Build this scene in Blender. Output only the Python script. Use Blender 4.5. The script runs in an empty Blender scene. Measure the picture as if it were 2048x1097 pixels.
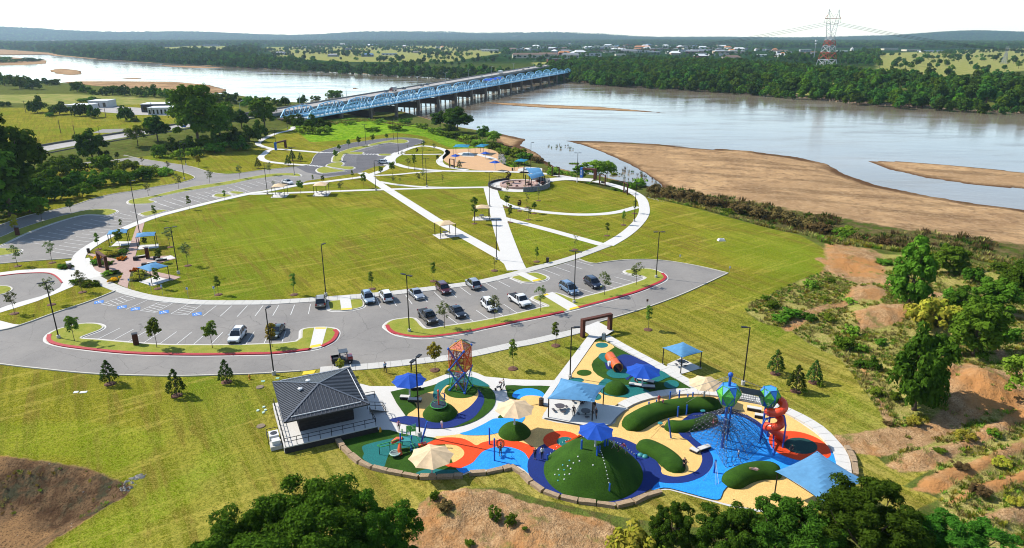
import bpy, bmesh, math, random
import numpy as np
from mathutils import Vector, Matrix
R = math.radians
rng = random.Random(7)
sc = bpy.context.scene
col = sc.collection

# ---------------------------------------------------------------- camera, sky, sun, exposure
CAM_H, PITCH, FPX = 46.0, 19.1, 1365.0
SUN_EL, SUN_AZ = 43.0, (-0.94, 0.34)          # direction TOWARDS the sun on the ground plane
cam = bpy.data.objects.new('camera', bpy.data.cameras.new('camera')); col.objects.link(cam)
cam.location = (0, 0, CAM_H); cam.rotation_euler = (R(90 - PITCH), 0, 0)
cam.data.sensor_width = 36; cam.data.lens = 36 * FPX / 2048; cam.data.clip_start = 0.5; cam.data.clip_end = 40000
sc.camera = cam
world = bpy.data.worlds.new('World'); sc.world = world; world.use_nodes = True
nt = world.node_tree; nt.nodes.clear()
wo = nt.nodes.new('ShaderNodeOutputWorld'); wb = nt.nodes.new('ShaderNodeBackground'); sk = nt.nodes.new('ShaderNodeTexSky')
sk.sky_type = 'NISHITA'; sk.sun_disc = False; sk.sun_elevation = R(SUN_EL)
sk.sun_rotation = math.atan2(SUN_AZ[0], SUN_AZ[1]); sk.altitude = 200; sk.air_density = 1.0; sk.dust_density = 0.3; sk.ozone_density = 1.0
wb.inputs['Strength'].default_value = 0.15
nt.links.new(sk.outputs[0], wb.inputs[0]); nt.links.new(wb.outputs[0], wo.inputs[0])
sun = bpy.data.objects.new('sun', bpy.data.lights.new('sun', 'SUN')); col.objects.link(sun)
sun.data.energy = 4.9; sun.data.angle = R(0.53); sun.data.color = (1.0, 0.955, 0.88)
_sd = Vector((SUN_AZ[0], SUN_AZ[1], 0)).normalized() * math.cos(R(SUN_EL)) + Vector((0, 0, math.sin(R(SUN_EL))))
sun.rotation_euler = _sd.to_track_quat('Z', 'Y').to_euler(); sun.location = (0, 0, 300)
sc.view_settings.view_transform = 'Standard'; sc.view_settings.look = 'None'
sc.view_settings.exposure = 0.8; sc.view_settings.gamma = 1.0; sc.view_settings.use_curve_mapping = False
sc.render.engine = 'CYCLES'
sc.cycles.use_denoising = True; sc.cycles.filter_width = 1.05
sc.cycles.max_bounces = 6; sc.cycles.diffuse_bounces = 2; sc.cycles.glossy_bounces = 3; sc.cycles.transmission_bounces = 3
sc.cycles.transparent_max_bounces = 6; sc.cycles.volume_bounces = 0; sc.cycles.caustics_reflective = False; sc.cycles.caustics_refractive = False

# ---------------------------------------------------------------- pixel -> ground point
_cp, _sp = math.cos(R(PITCH)), math.sin(R(PITCH))
def G(x, y, z=0.0):
    yc = (y - 548.5) / FPX
    dn = _sp + yc * _cp; fw = _cp - yc * _sp
    t = (CAM_H - z) / dn
    return Vector(((x - 1024) / FPX * t, fw * t, z))
def Gl(pts, z=0.0): return [G(x, y, z) for x, y in pts]
def px_m(y, z=0.0):                                   # metres per photo pixel across the view at ground row y
    yc = (y - 548.5) / FPX
    return (CAM_H - z) / (_sp + yc * _cp) / FPX
def top_h(x, y0, y1, z=0.0):                          # height of an upright thing whose foot is at row y0 and top at row y1
    f = G(x, y0, z); yc = (y1 - 548.5) / FPX
    return CAM_H - f.y * (_sp + yc * _cp) / (_cp - yc * _sp) - z

# ---------------------------------------------------------------- materials
MATS = {}
def hexc(h):
    h = h.lstrip('#'); c = [int(h[i:i+2], 16) / 255 for i in (0, 2, 4)]
    return tuple(0.78 * (v / 12.92 if v <= 0.04045 else ((v + 0.055) / 1.055) ** 2.4) for v in c)
def nodes(name):
    m = bpy.data.materials.new(name); m.use_nodes = True
    n = m.node_tree; n.nodes.clear()
    o = n.nodes.new('ShaderNodeOutputMaterial'); b = n.nodes.new('ShaderNodeBsdfPrincipled')
    n.links.new(b.outputs[0], o.inputs[0])
    return m, n, b, o
def noise(n, vec, scale, detail=3, rough=0.6):
    t = n.nodes.new('ShaderNodeTexNoise'); t.inputs['Scale'].default_value = scale
    t.inputs['Detail'].default_value = detail; t.inputs['Roughness'].default_value = rough
    n.links.new(vec, t.inputs['Vector']); return t.outputs['Fac']
def maprange(n, v, a, b, c=0.0, d=1.0):
    t = n.nodes.new('ShaderNodeMapRange'); n.links.new(v, t.inputs[0])
    for i, k in enumerate((a, b, c, d)): t.inputs[1 + i].default_value = k
    return t.outputs[0]
def mathn(n, op, a, b=None, clamp=False):
    t = n.nodes.new('ShaderNodeMath'); t.operation = op; t.use_clamp = clamp
    for i, v in enumerate((a, b)):
        if v is None: continue
        if isinstance(v, (int, float)): t.inputs[i].default_value = v
        else: n.links.new(v, t.inputs[i])
    return t.outputs[0]
def mix(n, f, a, b):
    t = n.nodes.new('ShaderNodeMix'); t.data_type = 'RGBA'
    for i, v in ((0, f), (6, a), (7, b)):
        if isinstance(v, (int, float)): t.inputs[i].default_value = v
        elif isinstance(v, tuple): t.inputs[i].default_value = (*v, 1)
        else: n.links.new(v, t.inputs[i])
    return t.outputs[2]
def bump(n, b, h, strength=0.3, dist=0.05):
    t = n.nodes.new('ShaderNodeBump'); t.inputs['Strength'].default_value = strength; t.inputs['Distance'].default_value = dist
    n.links.new(h, t.inputs['Height']); n.links.new(t.outputs[0], b.inputs['Normal'])
def coord(n, kind='pos'):
    if kind == 'pos': return n.nodes.new('ShaderNodeNewGeometry').outputs['Position']
    return n.nodes.new('ShaderNodeTexCoord').outputs['Object']
def M(name, c, rough=0.7, var=0.18, scale=3.0, metal=0.0, bmp=0.0, kind='obj', spec=0.4, fine=None, coat=0.0):
    """plain procedural surface: a base colour broken up by two noises, optional fine relief"""
    if name in MATS: return MATS[name]
    if isinstance(c, str): c = hexc(c)
    m, n, b, o = nodes(name); v = coord(n, kind)
    f = noise(n, v, scale, 4)
    lo = tuple(max(0, k * (1 - var)) for k in c); hi = tuple(min(1, k * (1 + var)) for k in c)
    cc = mix(n, maprange(n, f, 0.3, 0.7), lo, hi)
    if fine:
        g = noise(n, v, fine[0], 1)
        cc = mix(n, maprange(n, g, 0.35, 0.65), cc, tuple(min(1, k * fine[1]) for k in c))
    n.links.new(cc, b.inputs['Base Color'])
    b.inputs['Roughness'].default_value = rough; b.inputs['Metallic'].default_value = metal
    b.inputs['Specular IOR Level'].default_value = spec; b.inputs['Coat Weight'].default_value = coat
    if bmp: bump(n, b, noise(n, v, (fine or (scale * 4, 0))[0], 2), bmp, 0.03)
    MATS[name] = m; return m

# ---------------------------------------------------------------- mesh builder
class MB:
    def __init__(s): s.v = []; s.f = []; s.m = []
    def add(s, vs, fs, mi=0):
        k = len(s.v); s.v.extend([tuple(p) for p in vs]); s.f.extend([tuple(i + k for i in f) for f in fs]); s.m.extend([mi] * len(fs)); return s
    def box(s, c, size, rz=0.0, mi=0, taper=1.0):
        x, y, z = (k / 2 for k in size); ca, sa = math.cos(rz), math.sin(rz)
        P = [(-x, -y, -z), (x, -y, -z), (x, y, -z), (-x, y, -z), (-x * taper, -y * taper, z), (x * taper, -y * taper, z), (x * taper, y * taper, z), (-x * taper, y * taper, z)]
        P = [(c[0] + p[0] * ca - p[1] * sa, c[1] + p[0] * sa + p[1] * ca, c[2] + p[2]) for p in P]
        return s.add(P, [(3, 2, 1, 0), (4, 5, 6, 7), (0, 1, 5, 4), (1, 2, 6, 5), (2, 3, 7, 6), (3, 0, 4, 7)], mi)
    def bar(s, a, b, w, h=None, mi=0):                       # rectangular bar from a to b
        a, b = Vector(a), Vector(b); d = (b - a).normalized(); h = h or w
        u = d.cross(Vector((0, 0, 1))); u = Vector((1, 0, 0)) if u.length < 1e-4 else u.normalized(); w2 = u.cross(d).normalized()
        P = [p + u * sx * w / 2 + w2 * sz * h / 2 for p in (a, b) for sx, sz in ((-1, -1), (1, -1), (1, 1), (-1, 1))]
        return s.add(P, [(0, 1, 2, 3), (7, 6, 5, 4), (0, 4, 5, 1), (1, 5, 6, 2), (2, 6, 7, 3), (3, 7, 4, 0)], mi)
    def tube(s, pts, r, n=8, mi=0, cap=True):                 # r: number or list
        pts = [Vector(p) for p in pts]; rs = r if isinstance(r, (list, tuple)) else [r] * len(pts)
        k0 = len(s.v); prev = None
        for i, p in enumerate(pts):
            d = (pts[min(i + 1, len(pts) - 1)] - pts[max(i - 1, 0)])
            d = d.normalized() if d.length > 1e-9 else Vector((0, 0, 1))
            if prev is None:
                u = d.cross(Vector((0, 0, 1))); u = Vector((1, 0, 0)) if u.length < 1e-3 else u.normalized()
            else:
                u = prev - d * prev.dot(d); u = u.normalized() if u.length > 1e-6 else Vector((1, 0, 0))
            prev = u; w = d.cross(u)
            for j in range(n):
                a = 2 * math.pi * j / n; s.v.append(tuple(p + (u * math.cos(a) + w * math.sin(a)) * rs[i]))
        for i in range(len(pts) - 1):
            for j in range(n):
                a = k0 + i * n + j; b = k0 + i * n + (j + 1) % n
                s.f.append((a, b, b + n, a + n)); s.m.append(mi)
        if cap:
            s.f.append(tuple(k0 + j for j in reversed(range(n)))); s.m.append(mi)
            s.f.append(tuple(k0 + (len(pts) - 1) * n + j for j in range(n))); s.m.append(mi)
        return s
    def prism(s, poly, z0, z1, mi=0):                        # poly: list of xy, any order
        P = [(p[0], p[1]) for p in poly]
        if sum(P[i][0] * P[(i + 1) % len(P)][1] - P[(i + 1) % len(P)][0] * P[i][1] for i in range(len(P))) < 0: P.reverse()
        n = len(P)
        return s.add([(x, y, z0) for x, y in P] + [(x, y, z1) for x, y in P],
                     [tuple(range(n))[::-1], tuple(range(n, 2 * n))] + [(i, (i + 1) % n, n + (i + 1) % n, n + i) for i in range(n)], mi)
    def ball(s, c, r, nu=10, nv=6, mi=0, sq=(1, 1, 1)):
        k = len(s.v); c = Vector(c)
        for i in range(nv + 1):
            t = math.pi * i / nv
            for j in range(nu):
                a = 2 * math.pi * j / nu
                s.v.append((c.x + r * sq[0] * math.sin(t) * math.cos(a), c.y + r * sq[1] * math.sin(t) * math.sin(a), c.z + r * sq[2] * math.cos(t)))
        for i in range(nv):
            for j in range(nu):
                a = k + i * nu + j; b = k + i * nu + (j + 1) % nu
                s.f.append((a, a + nu, b + nu, b)); s.m.append(mi)
        return s
    def lathe(s, prof, c=(0, 0, 0), n=16, mi=0):
        k = len(s.v)
        for r, z in prof:
            for j in range(n):
                a = 2 * math.pi * j / n; s.v.append((c[0] + r * math.cos(a), c[1] + r * math.sin(a), c[2] + z))
        for i in range(len(prof) - 1):
            for j in range(n):
                a = k + i * n + j; b = k + i * n + (j + 1) % n
                s.f.append((a, b, b + n, a + n)); s.m.append(mi)
        return s
    def mesh(s, name, mats, smooth=False):
        me = bpy.data.meshes.new(name); me.from_pydata(s.v, [], s.f)
        for m in (mats if isinstance(mats, (list, tuple)) else [mats]): me.materials.append(m)
        if any(s.m): me.polygons.foreach_set('material_index', s.m)
        if smooth: me.polygons.foreach_set('use_smooth', [True] * len(s.f))
        me.update(); return me
    def build(s, name, mats, parent=None, smooth=False, **kw):
        return obj(name, s.mesh(name, mats, smooth), parent, **kw)
def obj(name, me, parent=None, label=None, cat=None, group=None, kind=None, loc=None, rz=0):
    o = bpy.data.objects.new(name, me); col.objects.link(o)
    if parent is not None: o.parent = parent
    if loc is not None: o.location = loc
    if rz: o.rotation_euler.z = rz
    tag(o, label, cat, group, kind); return o
def tag(o, label=None, cat=None, group=None, kind=None):
    if label: o['label'] = label
    if cat: o['category'] = cat
    if group: o['group'] = group
    if kind: o['kind'] = kind
    return o
def thing(name, label, cat, loc=(0, 0, 0), rz=0.0, group=None):
    o = bpy.data.objects.new(name, None); col.objects.link(o); o.location = loc; o.rotation_euler.z = rz; o.empty_display_size = 0.3
    return tag(o, label, cat, group)
def kids(o): return [c for c in o.children]
def copy_tree(o, loc=None, rz=None, label=None, group=None, scale=None, parent=None):
    c = o.copy(); col.objects.link(c); c.parent = parent
    if loc is not None: c.location = loc
    if rz is not None: c.rotation_euler.z = rz
    if scale is not None: c.scale = scale if isinstance(scale, (tuple, list)) else (scale,) * 3
    if label: c['label'] = label
    if group: c['group'] = group
    for ch in kids(o): copy_tree(ch, parent=c)
    return c
def smooth_line(pts, n=6, closed=False):
    P = [Vector(p) for p in pts]; out = []; m = len(P)
    for i in range(m if closed else m - 1):
        p0 = P[(i - 1) % m] if closed or i > 0 else P[0] * 2 - P[1]
        p1, p2 = P[i], P[(i + 1) % m]
        p3 = P[(i + 2) % m] if closed or i + 2 < m else P[-1] * 2 - P[-2]
        for k in range(n):
            t = k / n
            out.append(0.5 * ((2 * p1) + (p2 - p0) * t + (2 * p0 - 5 * p1 + 4 * p2 - p3) * t * t + (3 * p1 - p0 - 3 * p2 + p3) * t ** 3))
    if not closed: out.append(P[-1])
    return out
def tri_poly(mb, pts, z, mi=0):                              # a flat concave polygon as one triangulated sheet
    from mathutils.geometry import tessellate_polygon
    P = [Vector((p[0], p[1], z)) for p in pts]
    A = sum(P[i].x * P[(i + 1) % len(P)].y - P[(i + 1) % len(P)].x * P[i].y for i in range(len(P)))
    if A < 0: P.reverse()
    T = tessellate_polygon([P]); F = []
    for a, b, c in T:
        nrm = (P[b] - P[a]).cross(P[c] - P[a])
        F.append((a, b, c) if nrm.z > 0 else (a, c, b))
    return mb.add(P, F, mi)
def sheet(name, px, z, m, smooth=0, parent=None, kind='structure', world=None):
    P = world if world is not None else Gl(px)
    if smooth: P = smooth_line(P, smooth, True)
    mb = MB(); tri_poly(mb, P, z)
    return mb.build(name, m, parent, kind=None if parent else kind)
def offset_line(P, d, closed=False):
    out = []; n = len(P)
    for i, p in enumerate(P):
        a = P[(i - 1) % n] if closed or i else P[i]; b = P[(i + 1) % n] if closed or i < n - 1 else P[i]
        t = (b - a); t.z = 0; t = t.normalized() if t.length > 1e-9 else Vector((1, 0, 0))
        out.append(p + Vector((-t.y, t.x, 0)) * d)
    return out
def strip(mb, P, w0, w1, z0, z1, closed=False, mi=0):         # band between two offsets of a line; z1>z0 gives it sides
    A = offset_line(P, w0, closed); B = offset_line(P, w1, closed); n = len(P); k = len(mb.v)
    for a, b in zip(A, B):
        mb.v += [(a.x, a.y, z1), (b.x, b.y, z1), (a.x, a.y, z0), (b.x, b.y, z0)]
    for i in range(n if closed else n - 1):
        a = k + 4 * i; b = k + 4 * ((i + 1) % n)
        fs = [(a, b, b + 1, a + 1)]
        if z1 > z0: fs += [(a + 2, b + 2, b, a), (a + 1, b + 1, b + 3, a + 3)]
        mb.f += fs; mb.m += [mi] * len(fs)
    return mb
def resample(P, step):
    out = [P[0].copy()]; acc = 0.0
    for a, b in zip(P, P[1:]):
        L = (b - a).length
        if L < 1e-9: continue
        t = step - acc
        while t <= L: out.append(a.lerp(b, t / L)); t += step
        acc = (acc + L) % step
    if (out[-1] - P[-1]).length > step * 0.2: out.append(P[-1].copy())
    return out
ZW = -7.0
def wp(px, z=0.0): return np.array([[p.x, p.y] for p in Gl(px, z)])
def sdist(poly, X, Y):
    """signed distance to a polygon, positive inside"""
    X = np.asarray(X, float); Y = np.asarray(Y, float)
    d2 = np.full(X.shape, 1e18); ins = np.zeros(X.shape, bool); n = len(poly)
    for i in range(n):
        x0, y0 = poly[i]; x1, y1 = poly[(i + 1) % n]; dx, dy = x1 - x0, y1 - y0
        t = np.clip(((X - x0) * dx + (Y - y0) * dy) / (dx * dx + dy * dy + 1e-12), 0, 1)
        d2 = np.minimum(d2, (X - x0 - t * dx) ** 2 + (Y - y0 - t * dy) ** 2)
        c = ((y0 > Y) != (y1 > Y)) & (X < (x1 - x0) * (Y - y0) / ((y1 - y0) if abs(y1 - y0) > 1e-12 else 1e-12) + x0)
        ins ^= c
    d = np.sqrt(d2); return np.where(ins, d, -d)
def ldist(line, X, Y):
    d2 = np.full(np.shape(X), 1e18)
    for (x0, y0), (x1, y1) in zip(line, line[1:]):
        dx, dy = x1 - x0, y1 - y0
        t = np.clip(((X - x0) * dx + (Y - y0) * dy) / (dx * dx + dy * dy + 1e-12), 0, 1)
        d2 = np.minimum(d2, (X - x0 - t * dx) ** 2 + (Y - y0 - t * dy) ** 2)
    return np.sqrt(d2)
def sstep(a, b, x):
    t = np.clip((x - a) / (b - a), 0, 1); return t * t * (3 - 2 * t)
def wnoise(X, Y, s, seed=0):                                   # smooth value noise
    X = np.asarray(X, float) / s + seed * 17.31; Y = np.asarray(Y, float) / s - seed * 9.73
    xi = np.floor(X); yi = np.floor(Y); fx = X - xi; fy = Y - yi
    h = lambda a, b: np.modf(np.abs(np.sin(a * 127.1 + b * 311.7 + seed * 3.3) * 43758.5453))[0]
    fx = fx * fx * (3 - 2 * fx); fy = fy * fy * (3 - 2 * fy)
    return (h(xi, yi) * (1 - fx) + h(xi + 1, yi) * fx) * (1 - fy) + (h(xi, yi + 1) * (1 - fx) + h(xi + 1, yi + 1) * fx) * fy

INLET = [(1330, 378), (1318, 364), (1290, 345), (1262, 330), (1230, 315), (1200, 302), (1165, 290), (1132, 282)]
NEARR = [(1200, 283), (1300, 288), (1400, 295), (1500, 303), (1590, 314), (1650, 328), (1690, 350), (1750, 370), (1850, 392), (1950, 408), (2048, 420), (2600, 470)]
WATER = wp([(-500, 158), (0, 153), (60, 160), (120, 166), (200, 172), (330, 180), (430, 188), (470, 190), (520, 198), (570, 205), (640, 206), (700, 205), (760, 212),
            (820, 228), (870, 242), (920, 255), (960, 262), (1000, 268), (1050, 279), (1040, 291), (1075, 308), (1088, 322), (1110, 335), (1150, 345), (1200, 353), (1240, 362), (1290, 372)]
           + INLET + NEARR + [(2600, 270), (2048, 222), (1850, 212), (1700, 202), (1570, 189), (1500, 184), (1400, 178), (1300, 172), (1200, 166), (1135, 163), (1000, 160), (930, 160),
            (880, 156), (750, 149), (600, 141), (520, 137), (400, 131), (300, 126), (200, 119), (120, 112), (95, 107), (0, 101), (-500, 100)], ZW)
WATER2 = wp([(-500, 90), (20, 90), (60, 88.5), (110, 87), (150, 88), (150, 91), (90, 92.5), (30, 94), (-500, 97)], ZW)
BARS = [wp(b, ZW) for b in (
    [(120, 165), (160, 163), (250, 163), (350, 164), (420, 170), (455, 180), (450, 186), (400, 188), (330, 182), (200, 174)],
    [(1730, 322), (1800, 323), (1900, 330), (2048, 345), (2600, 380), (2600, 420), (2048, 379), (1950, 371), (1850, 356), (1780, 340)],
    [(960, 205), (1040, 207), (1120, 211), (1200, 214), (1290, 222), (1350, 228), (1280, 224), (1200, 221), (1100, 217), (1010, 211)],
    [(95, 141), (120, 137), (160, 141), (168, 149), (140, 151), (110, 148)],
    [(-200, 112), (0, 114), (60, 118), (95, 122), (92, 128), (40, 131), (0, 131), (-200, 130)],
    [(310, 131), (400, 133), (455, 136), (400, 137), (340, 134)],
    [(238, 157), (270, 156), (292, 157), (270, 159)], [(700, 177), (712, 176), (720, 178), (708, 179)])]
FLAT = wp(INLET[::1] + NEARR + [(2600, 620), (2048, 515), (1930, 503), (1800, 488), (1640, 462), (1520, 430), (1420, 408), (1330, 390), (1290, 376)], -6.5)
FLAT2 = wp([(985, 266), (1050, 279), (1040, 292), (1085, 320), (1060, 312), (1020, 300), (995, 285)], -6.5)
BASIN = wp([(-300, 900), (0, 906), (60, 912), (120, 920), (180, 930), (225, 950), (250, 958), (265, 965), (250, 985), (215, 1003), (150, 1045), (100, 1075), (70, 1100), (40, 1130), (-100, 1250), (-300, 1250)])
# mounds of the bare ground beside the lawn: pixel, half axes in metres, turn, height
MOUNDS = [(1735, 592, 6, 4, 0.3, 1.6), (1772, 640, 9, 5, 0.2, 2.2), (1955, 800, 11, 8, -0.3, 3.6), (1890, 660, 8, 6, 0.5, 2.0), (1990, 570, 12, 7, 0.0, 2.2), (1560, 628, 12, 6, 0.1, 0.9),
          (930, 1012, 5, 3, 0.2, 0.9), (1060, 1060, 6, 4, -0.2, 0.7), (1840, 760, 6, 5, 0, 1.3), (1700, 510, 8, 5, 0.4, 0.6)]
RIDGES = [(wp([(1775, 934), (1900, 908), (2048, 855), (2200, 800)]), 1.0), (wp([(1825, 978), (1950, 944), (2048, 900), (2200, 840)]), 1.1), (wp([(1885, 1015), (2048, 968), (2200, 920)]), 1.2), (wp([(1940, 1060), (2200, 990)]), 1.2)]
HWY_L = [(-260, 352), (0, 318), (150, 291), (330, 262), (480, 238), (556, 223.5)]     # centre of the highway before the bridge (rows at road level)
def bankz(x): return 3.0 * sstep(-230.0, -135.0, x)
HWY = [G(x, y, float(bankz(G(x, y).x))) for x, y in HWY_L]
HWYXY = np.array([[p.x, p.y] for p in HWY])
def hgt(X, Y):
    X = np.asarray(X, float); Y = np.asarray(Y, float)
    bars = np.max([sdist(b, X, Y) for b in BARS], axis=0)
    dw = np.maximum(sdist(WATER, X, Y), sdist(WATER2, X, Y))
    dfl = np.maximum(sdist(FLAT, X, Y), sdist(FLAT2, X, Y))
    low = np.maximum(np.maximum(dw, dfl), -1e9)
    W = np.clip(0.16 * Y, 34.0, 150.0)
    dfl = np.where((dfl <= 0) & (dfl > -14) & (dw <= 0) & (dw > -14) & (Y < 700), 0.01, dfl); low = np.maximum(dw, dfl)
    z = -6.5 + 6.5 * np.where(Y > 600, sstep(0, 1, -low / W), sstep(0.22, 1, -low / W))
    z = np.where(dfl > 0, -6.95 + 0.75 * sstep(0, 12, dfl) + 0.35 * wnoise(X, Y, 14, 3) - 0.1, z)
    z = np.where((dw > 0), -7.0 - np.minimum(1.6, 0.09 * dw), z)
    z = np.where((low <= 0) & (low > -2.5), -7.0 + 0.6 * (-low / 2.5), z)
    z = np.where(bars > 0, -6.98 + np.minimum(0.7, bars * 0.06), z)
    fd = np.hypot(X, Y)
    rough = sstep(0, 12, -sdist(LAWN, X, Y)) * (fd < 420) * (low < -3)
    z = z + rough * (0.9 * (wnoise(X, Y, 9, 1) - 0.5) + 0.5 * (wnoise(X, Y, 3.1, 2) - 0.5))
    sb = sdist(BASIN, X, Y)
    z = z - 3.0 * sstep(-0.3, 6, sb) - 0.5 * sstep(-14, 0, sb) + np.where(sb > 0, 0.35 * (wnoise(X, Y, 2.3, 5) - 0.5), 0)
    for mx, my, a, b, t, h in MOUNDS:
        c = G(mx, my); dx, dy = X - c.x, Y - c.y
        u = (dx * math.cos(t) + dy * math.sin(t)) / a; v = (-dx * math.sin(t) + dy * math.cos(t)) / b
        r = u * u + v * v
        ga = np.arctan2(v, u); z = z + h * np.exp(-r * 1.3) * (1 + 0.3 * (wnoise(X, Y, 1.7, 8) - 0.5)) - 0.16 * h * np.abs(np.sin(ga * 9 + 3 * wnoise(X, Y, 2.5, 9))) * np.exp(-(r - 0.7) ** 2 * 3)
    for ln, h in RIDGES:
        z = z + h * np.exp(-(ldist(ln, X, Y) / 1.5) ** 2) * sstep(0, 6, X - ln[0][0] + 1)
    if np.min(fd) < 300:
        dm = np.clip(np.max([sdist(p, X, Y) for p in DIRT[:9]], axis=0) / 1.2, 0, 1) * (fd < 200)
        z = z + dm * (0.55 * (np.abs(wnoise(X * 0.8 + Y * 0.6, Y * 0.35 - X * 0.3, 1.5, 13) - 0.5) - 0.2) + 0.3 * (wnoise(X, Y, 0.9, 14) - 0.5))
    # causeway of the highway up to the bridge
    dh = ldist(HWYXY, X, Y); up = 3.0 * sstep(-230.0, -135.0, X) * (Y < 520)
    k = (1 - sstep(13, 40, dh)) * (low < 0); z = z + k * np.maximum(up - z, 0)
    # far country: gentle swell, then the wooded ridge
    fa = np.degrees(np.arctan2(X, Y))
    ridge = 104 + 16 * np.sin(fa * 0.21 + 2.2) + 12 * np.sin(fa * 0.47) + 26 * sstep(-26, -38, fa) - 74 * sstep(2, 20, fa) + 72 * sstep(27, 33, fa)
    z = z + sstep(1500, 4000, fd) * 3 + sstep(7800, 10600, fd) * ridge * (0.86 + 0.2 * wnoise(X, Y, 900, 4)) + sstep(3000, 6000, fd) * 10 * wnoise(X, Y, 1100, 6)
    z = z - sstep(11200, 14000, fd) * ridge * 0.85
    return z
LAWN = wp([(-400, 1300), (-400, 470), (0, 450), (120, 335), (300, 312), (520, 290), (556, 262), (585, 255), (620, 285), (700, 280), (790, 266), (850, 264), (900, 283), (1000, 306), (1060, 330), (1110, 347),
           (1200, 362), (1245, 373), (1290, 384), (1400, 416), (1500, 441), (1600, 470), (1648, 497), (1656, 530), (1640, 548), (1600, 560), (1540, 590), (1497, 610), (1491, 632), (1520, 648),
           (1580, 662), (1620, 690), (1680, 718), (1712, 765), (1745, 808), (1782, 855), (1720, 882), (1775, 935), (1862, 947), (1805, 972), (1878, 1000), (1835, 1018), (1800, 1060), (1500, 1070),
           (1250, 1036), (1180, 1022), (1080, 1001), (1000, 978), (940, 983), (870, 988), (838, 1010), (820, 1100), (780, 1300)])
DIRT = [wp(b) for b in (
    [(838, 1012), (870, 990), (920, 983), (985, 984), (1050, 1008), (1120, 1024), (1200, 1040), (1240, 1060), (1230, 1300), (780, 1300), (820, 1070)],
    [(1650, 487), (1700, 488), (1762, 505), (1775, 560), (1720, 572), (1655, 545)],
    [(1700, 574), (1750, 568), (1778, 590), (1762, 608), (1690, 602)], [(1700, 632), (1760, 614), (1822, 640), (1800, 656), (1720, 662)],
    [(1868, 785), (1935, 728), (2000, 752), (2100, 800), (2200, 850), (2048, 850), (1960, 848), (1890, 875), (1830, 903), (1760, 915), (1690, 902), (1664, 888), (1668, 872), (1780, 857), (1850, 850), (1890, 830)],
    [(1770, 936), (1800, 915), (1900, 895), (2048, 838), (2048, 866), (1920, 915), (1860, 948), (1800, 945)],
    [(1822, 982), (1850, 962), (1950, 935), (2048, 890), (2048, 915), (1960, 955), (1880, 992)],
    [(1878, 1016), (1950, 985), (2100, 945), (2100, 968), (1960, 1006)], [(1880, 690), (1925, 700), (1930, 715), (1890, 720)],
    [(1950, 1040), (2100, 1030), (2100, 1060), (1960, 1055)], [(1720, 740), (1728, 742), (1790, 850), (1776, 856)],
    [(1648, 495), (1656, 500), (1662, 530), (1645, 552), (1640, 548), (1654, 528)])] + [BASIN]
TRAILS = [(wp([(1575, 660), (1625, 630), (1660, 612), (1705, 604)]), 0.9), (wp([(1850, 585), (1950, 610), (2048, 638), (2200, 680)]), 1.0), (wp([(1998, 705), (2025, 740), (2040, 775)]), 0.7),
          (wp([(1640, 520), (1700, 545), (1790, 570), (1860, 590)]), 1.2)]
LUSH = [wp(b) for b in ([(560, 266), (600, 245), (680, 238), (780, 226), (860, 234), (940, 252), (1000, 284), (1070, 315), (1150, 345), (1110, 345), (1060, 328), (1000, 303), (900, 282), (790, 266), (700, 280), (630, 290)],
        [(-200, 215), (0, 216), (200, 215), (330, 205), (480, 215), (330, 255), (180, 278), (90, 292), (0, 285), (-200, 300)], [(440, 300), (560, 285), (620, 300), (520, 320), (420, 325)])]
DRY = [wp(b) for b in ([(-300, 190), (0, 190), (120, 188), (330, 196), (340, 208), (150, 212), (0, 205), (-300, 206)], [(60, 288), (170, 262), (240, 270), (150, 292), (70, 300)],
       [(1755, 108), (2048, 98), (2500, 100), (2500, 160), (2048, 142), (1960, 148), (1850, 156), (1755, 152)], [(530, 96), (900, 93), (1010, 106), (900, 124), (700, 124), (560, 117)],
       [(1060, 126), (1135, 122), (1135, 132), (1080, 134)], [(300, 98), (420, 93), (520, 98), (420, 106), (330, 106)], [(1560, 178), (1640, 160), (1700, 170), (1600, 190)])]
REDDISH = [wp([(1290, 388), (1400, 418), (1500, 443), (1600, 472), (1700, 489), (1850, 507), (2048, 536), (2600, 680), (2600, 560), (2048, 482), (1900, 463), (1800, 450), (1640, 424), (1520, 402), (1420, 385), (1340, 367), (1300, 362)], -5), wp([(1085, 322), (1120, 338), (1200, 355), (1290, 376), (1290, 390), (1200, 366), (1110, 348), (1060, 328)], -4)]

GREENER = [wp(b) for b in ([(430, 450), (470, 432), (560, 420), (720, 416), (790, 432), (720, 470), (610, 500), (520, 505), (440, 490)], [(1008, 462), (1060, 456), (1170, 478), (1190, 490), (1070, 512), (1030, 505)], [(-200, 830), (200, 845), (330, 870), (300, 900), (230, 940), (120, 912), (-200, 895)], [(330, 960), (420, 900), (470, 915), (400, 980), (250, 1080), (120, 1200), (30, 1200), (150, 1060)], [(1400, 460), (1560, 475), (1640, 510), (1630, 545), (1500, 540), (1420, 500)], [(1690, 790), (1740, 830), (1770, 855), (1720, 850)])]
WEEDZ = wp([(1491, 632), (1497, 610), (1540, 590), (1600, 560), (1660, 540), (1650, 490), (1760, 505), (2300, 580), (2400, 1200), (1960, 1200), (1880, 1005), (1862, 947), (1775, 935), (1800, 900), (1782, 855), (1745, 808), (1712, 765), (1680, 718), (1620, 690), (1580, 662), (1520, 648)])
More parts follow.
